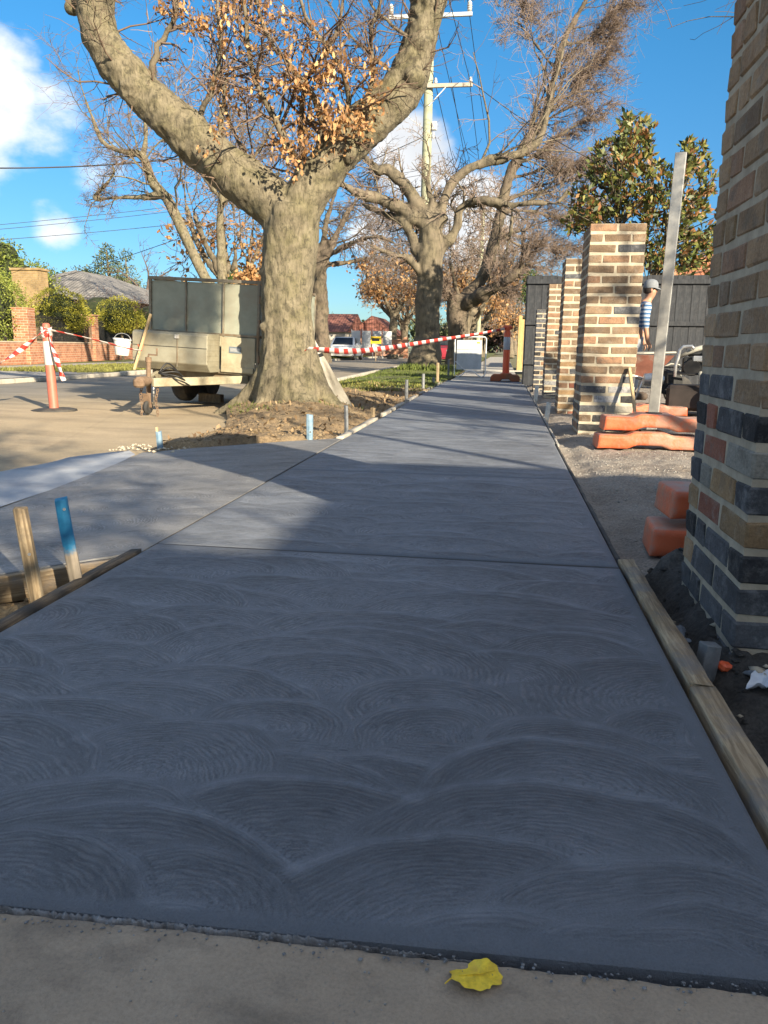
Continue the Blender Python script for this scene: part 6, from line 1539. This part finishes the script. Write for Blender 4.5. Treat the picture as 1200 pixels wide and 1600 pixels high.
ribbon('barrier_tape', [bt+Vector((.03, 0, -.01)), (-5.38, 8.77, .72), (-5.31, 8.75, .52), (-5.255, 8.72, .37), (-5.235, 8.74, .28)], .055, 'loose tail of tape hanging down in front of the pink bollard', [0, 1.0, 2.3, 3.2, 3.6], .06, 60)
ribbon('barrier_tape', [bt+Vector((.03, .02, -.02)), (-5.1, 9.0, .80), (-4.88, 9.15, .735), (-4.68, 9.3, .67), (-4.55, 9.42, .64)], .05, 'pale tape running from the pink bollard to the trailer', [1.2, 1.35, 1.25, 1.4, 1.3], .10, 50)
for k in range(3):
    pts = [bt+Vector((.062*math.cos(a), .05+.062*math.sin(a), -.02-.03*k+.012*math.sin(a*2+k))) for a in np.linspace(0, 2*math.pi, 14)]
    o = ribbon('tape_wrap', pts, .05, None, None, .06, 40, None); o.parent = b1_; o.matrix_parent_inverse = Matrix.Translation((-5.46, 8.85, -.118)).inverted()
    for kk in ('category',):
        if kk in o: del o[kk]
R2 = [(-2.36, 9.28, .69), (-2.28, 9.9, .675), (-2.2, 10.6, .66), (-2.06, 11.7, .67), (-1.80, 13.2, .735), (-1.25, 15.2, .87), (-.55, 16.8, 1.02), (.02, 17.93, 1.165)]
ribbon('barrier_tape', R2, .078, 'long red and white tape strung from the big tree across to the orange bollard', [.9, .55, .25, .1, .15, .4, .55, .6], .2, 160)
sg = thing('folding_sign', 'folding road sign seen from behind, grey panel in a white tube frame', 'sign', (-.83, 19.7, .0), (R(0), 0, R(3)))
w_, h_ = .385, 1.0
link('frame', MB().tube([(-w_+.01, 0, .06), (-w_, 0, .1), (-w_, .06, h_-.04), (-w_+.03, .062, h_), (w_-.03, .062, h_), (w_, .06, h_-.04), (w_, 0, .1), (w_-.03, 0, .05), (w_-.1, -.02, .03), (w_-.2, -.02, .075), (.10, -.02, .155), (0, -.02, .175), (-.10, -.02, .155), (-w_+.2, -.02, .075), (-w_+.1, -.02, .03), (-w_+.04, 0, .04)], .0125, 8).mesh('frame', 'white_steel', smooth=True), sg)
link('brace', MB().tube([(-w_+.02, .0, .40), (-.10, -.02, .16)], .008, 8).mesh('brace', 'white_steel', smooth=True), sg)
link('rear_leg', MB().tube([(-w_-.02, .07, h_-.03), (-w_-.05, .46, .01), (w_-.02, .46, .01), (w_-.04, .07, h_-.03)], .012, 8).mesh('rear_leg', 'trailer_frame', smooth=True), sg)
pn = link('panel', MB().box((-.03, .045, .56), (.62, .006, .72)).mesh('panel', 'sign_back'), sg)
link('rib', MB().box((-.03, .036, .70), (.62, .014, .012)).mesh('rib', 'sign_back'), pn)
link('sticker', MB().box((.19, .0405, .86), (.08, .003, .035)).mesh('sticker', 'yellow_paint'), pn)

# ================================================================== POWER POLES AND WIRES
def pole(name, label, x, y, h, r, s, first, cat='power pole'):
    t = thing(name, label, cat, (x, y, 0), (0, R(.35), 0), 'timber power poles along the street')
    link('pole_shaft', MB().lathe([(r*1.15, -.2), (r*1.08, 1), (r*.95, h*.55), (r*.80, h-.02), (r*.7, h)], (0, 0, 0), 18).mesh('pole_shaft', 'pole_timber', auto=R(40)), t)
    a1 = link('crossarm', MB().box((0, -.0-r, h-.45), (2.75*s, .09, .12), bev=.008).mesh('crossarm', 'crossarm_steel' if first else 'crossarm'), t)
    for sx in (-1.28, 1.28, .12):
        link('insulator', MB().lathe([(.02, 0), (.05, .02), (.085, .05), (.06, .08), (.09, .12), (.06, .15), (.09, .19), (.06, .22), (.08, .26), (.03, .33)], (sx*s, -r, h-.39), 12).mesh('insulator', 'porcelain', auto=R(40)), a1)
    a2 = link('crossarm', MB().box((.72*s if first else 0, -r-.02, h-2.55), (1.5*s if first else 2.2*s, .10, .12), bev=.008).mesh('crossarm', 'crossarm'), t)
    for sx in ((.25, 1.40) if first else (-1, -.4, .4, 1)):
        link('insulator', MB().lathe([(.02, 0), (.05, .02), (.06, .07), (.04, .11), (.055, .14), (.02, .18)], (sx*s, -r-.02, h-2.49), 10).mesh('insulator', 'porcelain', auto=R(40)), a2)
    link('stay', MB().bar((.62*s, -r-.04, h-2.58), (.04, -r*.9, h-3.15), .045, .02).mesh('stay', 'white_steel'), t)
    if first:
        link('fuse_box', MB().box((.24, -.08, h-3.75), (.17, .16, .26), bev=.02).mesh('fuse_box', 'white_steel'), t)
        link('fuse_box', MB().box((.22, -.1, h-4.05), (.06, .06, .22), bev=.02).mesh('fuse_box', 'white_steel'), t)
        link('service_bracket', MB().bar((-.05, 0, h-3.85), (-.85, 0, h-3.3), .03, .03).mesh('service_bracket', 'crossarm_steel'), t)
    return t
P1 = (-2.93, 28.0, 11.75)
pole('power_pole', 'tall pale green timber power pole with steel top crossarm behind the knobbly tree', P1[0], P1[1], P1[2], .17, 1.0, True)
P2 = (-2.15, 64.0, 11.6)
pole('power_pole', 'small distant power pole in front of the white cloud', P2[0], P2[1], P2[2], .17, 1.0, False)
def wire(a, b, sag, r, label, grp='overhead wires'):
    a, b = Vector(a), Vector(b); pts = [a.lerp(b, t)-Vector((0, 0, sag*4*t*(1-t))) for t in np.linspace(0, 1, 26)]
    o = link('power_line', MB().tube(pts, r, 5).mesh('power_line', 'wire', smooth=True)); return tag(o, label, 'power line', grp)
S1 = 'overhead wires strung between the timber power poles'
for x, w_n in ((-1.28, 'left'), (.12, 'middle'), (1.28, 'right')):
    wire((P1[0]+x, P1[1]-.17, P1[2]-.06), (P2[0]+x, P2[1]-.17, P2[2]-.06), .55, .013, w_n+' of the three high wires running down the street between the two power poles', S1)
for x, w_n in ((.25, 'left'), (1.40, 'right'), (.8, 'middle')):
    wire((P1[0]+x, P1[1]-.19, P1[2]-2.3), (P2[0]+x-.6, P2[1]-.19, P2[2]-2.3), .6, .013, w_n+' of the three lower wires running down the street between the two power poles', S1)
for x, w_n in ((-1.28, 'left'), (.12, 'middle'), (1.28, 'right')):
    wire((P1[0]+x, P1[1]-.17, P1[2]-.06), (-4.2+x, -12, 11.4), .5, .011, w_n+' of the high wires running from the near power pole over the viewer', S1)
for x, w_n in ((.25, 'left'), (1.40, 'right')):
    wire((P1[0]+x, P1[1]-.19, P1[2]-2.3), (-4.0+x, -12, 9.0), .5, .011, w_n+' of the lower wires running from the near power pole over the viewer', S1)
wire((P1[0]+1.4, P1[1]-.2, P1[2]-2.4), (4.6, 22.5, 4.6), .35, .012, 'service wire dropping from the near pole to the right above the magnolia')
wire((P1[0]-.85, P1[1], P1[2]-3.3), tuple(at(-60, 262, 20)), .5, .020, 'thick dark wire crossing the left sky below the big cloud')
for k, (py0, py1, Y_, lab) in enumerate(((350, 318, 34, 'uppermost of the thin wires low in the left sky'), (357, 326, 34, 'second of the thin wires low in the left sky'), (372, 352, 30, 'thin dark wire beneath the pair in the left sky'))):
    wire(tuple(at(-80, py0+8, Y_)), tuple(at(700, py1-60, Y_+12)), .3, .012, lab)
wire(tuple(at(-60, 470, 40)), tuple(at(660, 215, 28)), .6, .014, 'wire slanting up from the left roofs to the near power pole')

# ================================================================== FAR SIDE OF THE STREET
fw = thing('brick_wall', 'low orange brick front wall with piers and black iron panels across the road', 'wall', (-15.35, 20.0, 0), (0, 0, math.atan2(2.65, 17)))
# local y runs along the wall, local +x faces the road
def uvb(name, mb, mat, parent, **k):
    me = mb.mesh(name, mat, **k); uv_planar(me); return link(name, me, parent)
wl = uvb('wall_base', MB().box((-.12, 11, .36), (.24, 34, .74)), 'house_brick', fw)
link('coping', MB().box((-.12, 11, .752), (.27, 34, .05), bev=.008).mesh('coping', 'house_brick'), fw); uv_planar(fw.children[-1].data)
for y, h in ((5.0, 1.84), (11.2, 1.86), (17.0, 1.9), (22.5, 1.9)):
    pp = uvb('pier', MB().box((-.12, y, h/2), (.52 if h < 1.85 else .46, .58 if h < 1.85 else .46, h)), 'house_brick', fw)
    cp_ = uvb('pier_cap', MB().box((-.12, y, h+.025), (.54, .62, .052)), 'house_brick', pp)
for y0, y1 in ((5.4, 10.9), (11.5, 16.7), (17.3, 22.2)):
    pf = link('iron_panel', MB().bar((-.12, y0, .84), (-.12, y1, .84), .03, .03).bar((-.12, y0, 1.62), (-.12, y1, 1.62), .03, .03).mesh('iron_panel', 'iron'), fw)
    bars = MB()
    for y in np.arange(y0+.05, y1, .105): bars.bar((-.12, y, .78), (-.12, y, 1.70), .02, .02, up=(0, 1, 0))
    ob = link('bars', bars.mesh('bars', 'iron'), pf); ob['kind'] = 'stuff'
link('gatepost', MB().box((.0, 10.75, 1.1), (.10, .08, 1.1), bev=.008).mesh('gatepost', 'rust'), fw)
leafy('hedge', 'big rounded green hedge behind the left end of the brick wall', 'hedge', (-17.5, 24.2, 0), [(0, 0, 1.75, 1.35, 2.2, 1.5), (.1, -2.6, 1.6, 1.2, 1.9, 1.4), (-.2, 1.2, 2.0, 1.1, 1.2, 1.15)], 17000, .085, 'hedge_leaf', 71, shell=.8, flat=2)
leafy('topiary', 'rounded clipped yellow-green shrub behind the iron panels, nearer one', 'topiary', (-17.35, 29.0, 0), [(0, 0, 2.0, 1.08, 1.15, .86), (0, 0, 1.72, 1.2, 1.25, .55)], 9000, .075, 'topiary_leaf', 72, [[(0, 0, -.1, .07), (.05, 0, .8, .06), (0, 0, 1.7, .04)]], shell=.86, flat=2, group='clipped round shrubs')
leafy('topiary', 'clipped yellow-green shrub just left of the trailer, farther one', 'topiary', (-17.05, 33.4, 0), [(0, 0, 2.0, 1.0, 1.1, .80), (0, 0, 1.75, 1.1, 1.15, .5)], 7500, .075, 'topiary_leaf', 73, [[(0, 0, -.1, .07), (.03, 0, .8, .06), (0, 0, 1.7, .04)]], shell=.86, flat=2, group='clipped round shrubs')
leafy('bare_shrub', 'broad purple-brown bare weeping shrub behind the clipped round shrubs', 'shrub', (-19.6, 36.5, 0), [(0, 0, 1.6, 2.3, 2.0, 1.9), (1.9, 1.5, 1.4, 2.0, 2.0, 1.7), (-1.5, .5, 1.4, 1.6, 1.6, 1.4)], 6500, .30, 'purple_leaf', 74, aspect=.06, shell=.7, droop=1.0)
wall_ = thing
hs = thing('house', 'low house with a grey hipped roof and blond brick chimney behind the shrubs', 'house', (-24, 44, 0))
def hip(mb, x0, x1, y0, y1, z0, z1, o=.5, ridge='y'):
    x0, x1, y0, y1 = x0-o, x1+o, y0-o, y1+o; cx, cy = (x0+x1)/2, (y0+y1)/2; k = min(x1-x0, y1-y0)/2
    if ridge == 'y': a, b = (cx, y0+k, z1), (cx, y1-k, z1)
    else: a, b = (x0+k, cy, z1), (x1-k, cy, z1)
    vs = [(x0, y0, z0), (x1, y0, z0), (x1, y1, z0), (x0, y1, z0), a, b]
    fs = [(0, 1, 4), (1, 2, 5, 4), (2, 3, 5), (3, 0, 4, 5), (3, 2, 1, 0)] if ridge == 'y' else [(0, 1, 5, 4), (1, 2, 5), (2, 3, 4, 5), (3, 0, 4), (3, 2, 1, 0)]
    return mb.add(vs, fs)
uvb('wall', MB().box((0, 0, 1.5), (8, 12, 3.0)), 'dull_brick', hs)
rf = uvb('roof', hip(MB(), -4, 4, -6, 6, 2.9, 4.75), 'grey_tiles', hs)
uvb('chimney', MB().box((2.2, -9.8, 2.0), (1.3, .8, 4.0)).box((2.2, -9.8, 4.02), (1.42, .92, .10)), 'blond_brick', hs)
for y in (-3, 2): f_ = link('window', MB().box((4.02, y, 1.6), (.06, 1.6, 1.3)).mesh('window', 'cream_paint'), hs); link('pane', MB().box((4.055, y, 1.6), (.02, 1.4, 1.1)).mesh('pane', 'car_glass'), f_)
gum = [(-.6, 0, 7.0, 1.1, 1, .8), (.9, 0, 6.2, 1.1, 1, .7), (-1.6, 0, 5.6, 1.2, 1, .9), (.2, .3, 5.2, 1.6, 1.3, .9), (1.9, 0, 5.0, 1.3, 1, .8), (-.2, 0, 4.3, 2.4, 1.6, .9), (2.4, 0, 4.0, 1.6, 1.2, .8), (-1.9, 0, 4.2, 1.4, 1.2, .8), (1.1, 0, 7.6, .55, .5, .42), (-.45, 0, 8.0, .6, .5, .4)]
leafy('gum_tree', 'tall open gum tree with separate leaf clumps above the grey roof', 'tree', (-31.0, 60, 0), gum, 9000, .20, 'gum_leaf', 81, [[(0, 0, -.2, .3), (.2, 0, 3, .22), (-.3, 0, 5, .15), (-.5, 0, 8, .05)], [(.1, 0, 2.4, .18), (1.0, 0, 4.5, .12), (1.1, 0, 7.6, .04)], [(0, 0, 2.5, .18), (-1.3, 0, 4.4, .1), (-1.6, 0, 5.6, .04)]], core=False, shell=.35, group='background garden trees', barkm='bark_far')
leafy('garden_tree', 'yellow-green bushy tree rising behind the big hedge at the left edge', 'tree', (-24.5, 37, 0), [(0, 0, 3.6, 1.8, 1.8, 1.6), (-1.6, 0, 4.4, 1.5, 1.5, 1.5), (1.2, 0, 3.4, 1.3, 1.5, 1.1), (-.4, 0, 5.0, 1.0, 1, .8)], 8000, .16, 'hedge_leaf', 82, [[(0, 0, -.1, .2), (0, 0, 3, .12), (-.2, 0, 4.6, .04)]], group='background garden trees', shell=.5)
leafy('garden_tree', 'dull green rounded trees far behind the chimney', 'tree', (-35.5, 62, 0), [(0, 0, 5.0, 2.6, 2, 1.8), (2.2, 0, 4.4, 1.8, 2, 1.5), (-2.6, 0, 5.2, 1.8, 2, 1.6), (1.0, 0, 6.0, 1.2, 1, .9)], 6500, .24, 'gum_leaf', 83, [[(0, 0, -.1, .3), (0, 0, 4, .2), (0, 0, 6, .06)]], group='background garden trees', shell=.5)
tree('bare_tree', 'small dark bare tree beside the gum tree above the roof', (-23.6, 50, 0), [(-23.6, 50, -.2, .2), (-23.6, 50, 1.5, .16), (-23.55, 50, 3.2, .13), (-23.5, 50, 4.4, .10)],
     [[(-23.5, 50, 3.6, .08), (-24.4, 50, 4.7, .05), (-25.6, 50, 5.6, .03)], [(-23.5, 50, 4.0, .08), (-22.7, 50, 5.0, .05), (-21.6, 50, 5.6, .03)], [(-23.5, 50, 4.3, .08), (-23.4, 50, 5.4, .05), (-23.8, 50, 6.6, .02)], [(-23.5, 50, 3.4, .07), (-22.4, 50, 4.2, .04), (-21.0, 50, 4.6, .02)]],
     85, [(9, .45), (6, .55)], 'twig_dark', 'twig_dark', None, vox=None, minr=.012)
leafy('palm_shrub', 'spiky green shrub glimpsed between the leaning trunk and the big tree', 'shrub', (-9.3, 27, 0), [(0, 0, 2.7, .55, .5, .5), (0, 0, 2.0, .5, .5, .7)], 1600, .32, 'bush_leaf', 86, [[(0, 0, -.1, .08), (0, 0, 2.4, .05)]], core=False, aspect=.14, shell=.1)
# distant houses, site fence, cars
h2 = thing('house', 'distant house with dark red gabled roofs seen left of the tape', 'house', (-13.5, 62, 0))
def gable(mb, x0, x1, y0, y1, z0, z1, o=.35, ridge='y'):
    if ridge == 'y':
        cx = (x0+x1)/2; vs = [(x0-o, y0-o, z0), (x1+o, y0-o, z0), (x1+o, y1+o, z0), (x0-o, y1+o, z0), (cx, y0-o, z1), (cx, y1+o, z1)]; fs = [(0, 4, 5, 3), (1, 2, 5, 4), (0, 1, 4), (2, 3, 5), (3, 2, 1, 0)]
    else:
        cy = (y0+y1)/2; vs = [(x0-o, y0-o, z0), (x1+o, y0-o, z0), (x1+o, y1+o, z0), (x0-o, y1+o, z0), (x0-o, cy, z1), (x1+o, cy, z1)]; fs = [(0, 1, 5, 4), (2, 3, 4, 5), (1, 2, 5), (3, 0, 4), (3, 2, 1, 0)]
    return mb.add(vs, fs)
uvb('wall', MB().box((-1.2, 3, .95), (4.6, 8, 1.9)), 'render_wall', h2)
uvb('roof', gable(MB(), -3.4, 1.0, -1, 7, 1.85, 3.4, ridge='x'), 'dark_red_tiles', h2)
uvb('wing_roof', gable(MB(), .6, 4.2, 4, 11, 1.7, 3.3), 'dark_red_tiles', h2); uvb('wing_wall', MB().box((2.4, 7.5, .85), (3.4, 6.8, 1.7)), 'dull_brick', h2)
w0 = link('window', MB().box((-1.6, -1.02, 1.05), (1.3, .06, .9)).mesh('window', 'cream_paint'), h2); link('pane', MB().box((-1.6, -1.055, 1.05), (1.1, .02, .7)).mesh('pane', 'car_glass'), w0)
uvb('chimney', MB().box((-2.3, 3, 2.4), (.7, .7, 2.2)), 'dull_brick', h2)
sf = thing('site_fence', 'pale wire mesh site fence panels across the road beyond the tape', 'fence', (-9.75, 50, 0))
for k in range(4):
    x = k*.62; pnl = link('mesh_panel', MB().box((x+.3, .4*k, 1.15), (.56, .012, 1.2)).mesh('mesh_panel', 'site_mesh'), sf)
    link('post', MB().lathe([(.025, 0), (.025, 1.85)], (x, .4*k, 0), 8).mesh('post', 'engine_light', auto=R(40)), sf)
of = thing('brick_fence', 'short orange brick fence past the wire site fence', 'fence', (-7.9, 53, 0)); uvb('panel', MB().box((.55, 0, .75), (1.3, .2, .95)), 'house_brick', of); uvb('pier', MB().box((1.3, 0, .7), (.3, .3, 1.4)), 'house_brick', of)
ys = thing('yellow_sign', 'small yellow site sign on a stake across the road', 'sign', (-7.35, 45, 0)); link('board', MB().box((0, 0, 1.12), (.62, .03, .40), bev=.008).mesh('board', 'yellow_paint'), ys); link('stake', MB().bar((0, .03, -.1), (0, .03, 1.1), .04, .03).mesh('stake', 'peg_timber'), ys)
link('mark', MB().box((0, -.018, 1.14), (.44, .004, .16)).mesh('mark', 'black_steel'), ys)
def car(label, loc, rz, paint):
    t = thing('parked_car', label, 'car', loc, (0, 0, R(rz)), 'parked cars down the street')
    L, W_ = 4.1, 1.68
    low = [(-2.05, .30), (-2.08, .55), (-2.0, .82), (-1.0, .92), (.95, .94), (1.85, .90), (2.05, .70), (2.06, .32), (1.75, .24), (-1.7, .24)]
    bm_ = MB().prism(low, -W_/2, W_/2); link('body', bm_.mesh('body', paint, bevel=.06, seg=2, auto=R(40)), t)
    cab = MB(); a, b = [(-1.05, .90), (-.35, 1.42), (1.05, 1.45), (1.75, .90)], .14
    for s in (-1, 1):
        for x, z in a: cab.v.append((x, s*(W_/2-.05-(b if z > 1 else 0)), z))
    cab.f += [(0, 1, 2, 3), (7, 6, 5, 4), (0, 4, 5, 1), (1, 5, 6, 2), (2, 6, 7, 3)]
    link('cabin', cab.mesh('cabin', paint, bevel=.04, seg=2, auto=R(40)), t)
    for s in (-1, 1):
        y0, y1 = s*(W_/2-.052), s*(W_/2-.165)
        link('side_window', MB().add([(-.78, y0*1.004, .98), (.28, y0*1.004, .98), (.28, y1*1.012, 1.36), (-.30, y1*1.012, 1.36)], [(0, 1, 2, 3)]).mesh('side_window', 'car_glass'), t)
        link('side_window', MB().add([(.36, y0*1.004, .98), (1.45, y0*1.004, .98), (1.02, y1*1.012, 1.37), (.36, y1*1.012, 1.37)], [(0, 1, 2, 3)]).mesh('side_window', 'car_glass'), t)
        link('mirror', MB().box((-.75, s*(W_/2+.07), .98), (.10, .18, .12), bev=.03).mesh('mirror', paint), t)
        link('headlight', MB().box((-2.02, s*.60, .66), (.08, .34, .14), bev=.03).mesh('headlight', 'lamp_glass'), t); link('tail_light', MB().box((2.03, s*.68, .72), (.06, .2, .28), bev=.02).mesh('tail_light', 'bright_orange'), t)
        for x in (-1.28, 1.25):
            w = link('wheel', MB().lathe([(.18, -.1), (.29, -.1), (.31, 0), (.29, .1), (.18, .1)], (x, s*(W_/2-.08), .31), 20, 'Y').mesh('wheel', 'rubber', auto=R(40)), t); link('rim', MB().lathe([(.03, -.09), (.19, -.105), (.19, .105), (.03, .09)], (x, s*(W_/2-.08), .31), 16, 'Y').mesh('rim', 'engine_light', auto=R(40)), w)
    link('windscreen', MB().add([(-.995, -.66, .955), (-.995, .66, .955), (-.405, .56, 1.395), (-.405, -.56, 1.395)], [(0, 1, 2, 3)]).mesh('windscreen', 'car_glass'), t)
    link('rear_window', MB().add([(1.70, -.62, .96), (1.70, .62, .96), (1.14, .54, 1.40), (1.14, -.54, 1.40)], [(3, 2, 1, 0)]).mesh('rear_window', 'car_glass'), t)
    link('number_plate', MB().box((2.075, 0, .48), (.02, .38, .12)).mesh('number_plate', 'cream_paint'), t)
    return t
car('small pinkish red car parked past the knobbly tree, rear showing', (-3.42, 42.0, -.10), 92, 'car_paint_red')
car('white car parked across the road just right of the big tree', (-10.15, 50, -.10), 90, 'car_paint_white')
leafy('garden_tree', 'hazy brown tree mass closing the far end of the footpath', 'tree', (1.5, 135, 0), [(0, 0, 3.4, 4, 3, 3.2), (-4, 4, 3.0, 3.5, 3, 2.8), (4.5, 2, 3.6, 4, 3, 3.2)], 3000, .7, 'purple_leaf', 87, [[(0, 0, -.1, .3), (0, 0, 3.4, .2)]], shell=.5, group='far trees at the end of the street')
leafy('garden_tree', 'hazy dull green tree mass at the far bend of the road', 'tree', (-9, 150, 0), [(0, 0, 3.4, 5, 3, 3.0), (-6, 4, 3.6, 5, 3, 3.2), (6, 2, 3.0, 4, 3, 2.6)], 3000, .7, 'gum_leaf', 88, [[(0, 0, -.1, .3), (0, 0, 3.4, .2)]], shell=.5, group='far trees at the end of the street')
leafy('garden_tree', 'low dull green tree mass behind the distant red roofs', 'tree', (-26, 110, 0), [(0, 0, 3.0, 5, 3, 2.6), (-7, 4, 3.2, 5, 3, 3.0), (6, 2, 2.6, 4, 3, 2.2)], 3000, .6, 'gum_leaf', 89, [[(0, 0, -.1, .3), (0, 0, 3, .2)]], shell=.5, group='far trees at the end of the street')
# house with red tiled roof behind the magnolia, on the right
h3 = thing('house', 'house with a terracotta tiled roof glimpsed behind the magnolia', 'house', (9.5, 31, 0))
uvb('wall', MB().box((0, 0, 1.5), (9, 9, 3.0)), 'house_brick', h3); uvb('roof', hip(MB(), -4.5, 4.5, -4.5, 4.5, 2.9, 5.2, .5), 'red_tiles', h3)
# ================================================================== BESIDE AND BEHIND THE VIEWER: unseen house and trees placed to shade the foreground
h4 = thing('house', 'unseen brick house added behind the viewer, shaped to shade the new path', 'house', (0, 0, 0))
uvb('wall', MB().box((9.4, -13.4, 1.5), (9.7, 18.9, 3.0)), 'house_brick', h4)
uvb('wing', MB().box((9.6, -2.7, 1.49), (9.2, 2.4, 2.98)), 'house_brick', h4)
uvb('roof', hip(MB(), 4.54, 14.2, -22.8, -3.85, 3.05, 4.0, .35), 'grey_tiles', h4)
uvb('wing_roof', hip(MB(), 4.95, 14.1, -3.6, -1.55, 3.03, 3.26, .35, 'x'), 'grey_tiles', h4)
for y in (-7, -11): f_ = link('window', MB().box((4.54, y, 1.6), (.06, 1.6, 1.3)).mesh('window', 'cream_paint'), h4); link('pane', MB().box((4.505, y, 1.6), (.02, 1.4, 1.1)).mesh('pane', 'car_glass'), f_)
leafy('tall_tree', 'unseen tall slim tree with a small leafy crown placed to shade the trailer', 'tree', (5.4, -.8, 0), [(0, 0, 6.45, .5, .5, .36), (-.2, .1, 6.85, .42, .5, .38), (.25, .0, 6.95, .4, .5, .35), (-.45, 0, 6.75, .25, .4, .3)], 2600, .13, 'hedge_leaf', 91, [[(0, 0, -.1, .07), (.03, 0, 2, .055), (-.03, 0, 4, .04), (0, 0, 6.8, .02)]], shell=.2, core=False)
LMB = [[(3.7, -5.3, 2.2, .07), (3.9, -4.9, 3.0, .05), (4.2, -4.5, 3.6, .03), (4.5, -4.1, 4.1, .02)], [(3.7, -5.3, 2.2, .07), (4.1, -5.2, 2.9, .05), (4.5, -5.0, 3.6, .03), (4.7, -4.8, 4.3, .02)], [(3.7, -5.3, 2.3, .07), (3.5, -5.9, 3.2, .05), (3.4, -6.4, 4.0, .03), (3.3, -6.8, 4.8, .02)],
      [(3.7, -5.3, 2.0, .06), (4.0, -5.0, 2.5, .04), (4.3, -4.6, 2.9, .03), (4.5, -4.3, 3.2, .015)], [(3.7, -5.3, 2.1, .06), (3.4, -5.0, 2.8, .04), (3.2, -4.7, 3.4, .03), (3.1, -4.3, 4.0, .015)]]
sh = lambda pts: [(x-.45, y+.95, z+.1, r) for x, y, z, r in pts]
tree('street_tree', 'bare tree in front of the neighbouring house that dapples the driveway', (3.25, -4.35, 0), sh([(3.7, -5.3, -.3, .16), (3.7, -5.3, 1, .12), (3.7, -5.3, 1.9, .11), (3.7, -5.3, 2.4, .10)]), [sh(q) for q in LMB],
     92, [(15, .5), (6, .6), (3, .6)], 'bark_mid', 'twig', None, vox=None, minr=.012)

tree('garden_tree', 'bare tree in the right-hand garden whose branches stripe the middle of the path', (6.6, 1.3, 0), [(6.6, 1.3, -.2, .16), (6.6, 1.3, 1.2, .13), (6.6, 1.3, 2.2, .12), (6.6, 1.3, 2.8, .11)],
     [[(6.6, 1.3, 2.4, .08), (6.2, 1.8, 3.2, .06), (5.8, 2.3, 3.9, .04), (5.5, 2.7, 4.6, .02)], [(6.6, 1.3, 2.5, .08), (7.2, 1.9, 3.3, .06), (7.8, 2.6, 4.1, .04), (8.2, 3.3, 4.9, .02)], [(6.6, 1.3, 2.7, .08), (6.7, .6, 3.8, .05), (6.9, -.2, 4.9, .02)], [(6.6, 1.3, 2.3, .07), (7.4, .8, 3.0, .05), (8.3, .5, 3.8, .03), (9.1, .3, 4.5, .015)], [(6.6, 1.3, 2.2, .06), (6.0, 1.0, 2.9, .045), (5.4, .9, 3.5, .03), (4.9, .8, 4.2, .015)]],
     58, [(8, .45), (5, .55), (3, .6)], 'bark_mid', 'twig', None, vox=None, minr=.011)
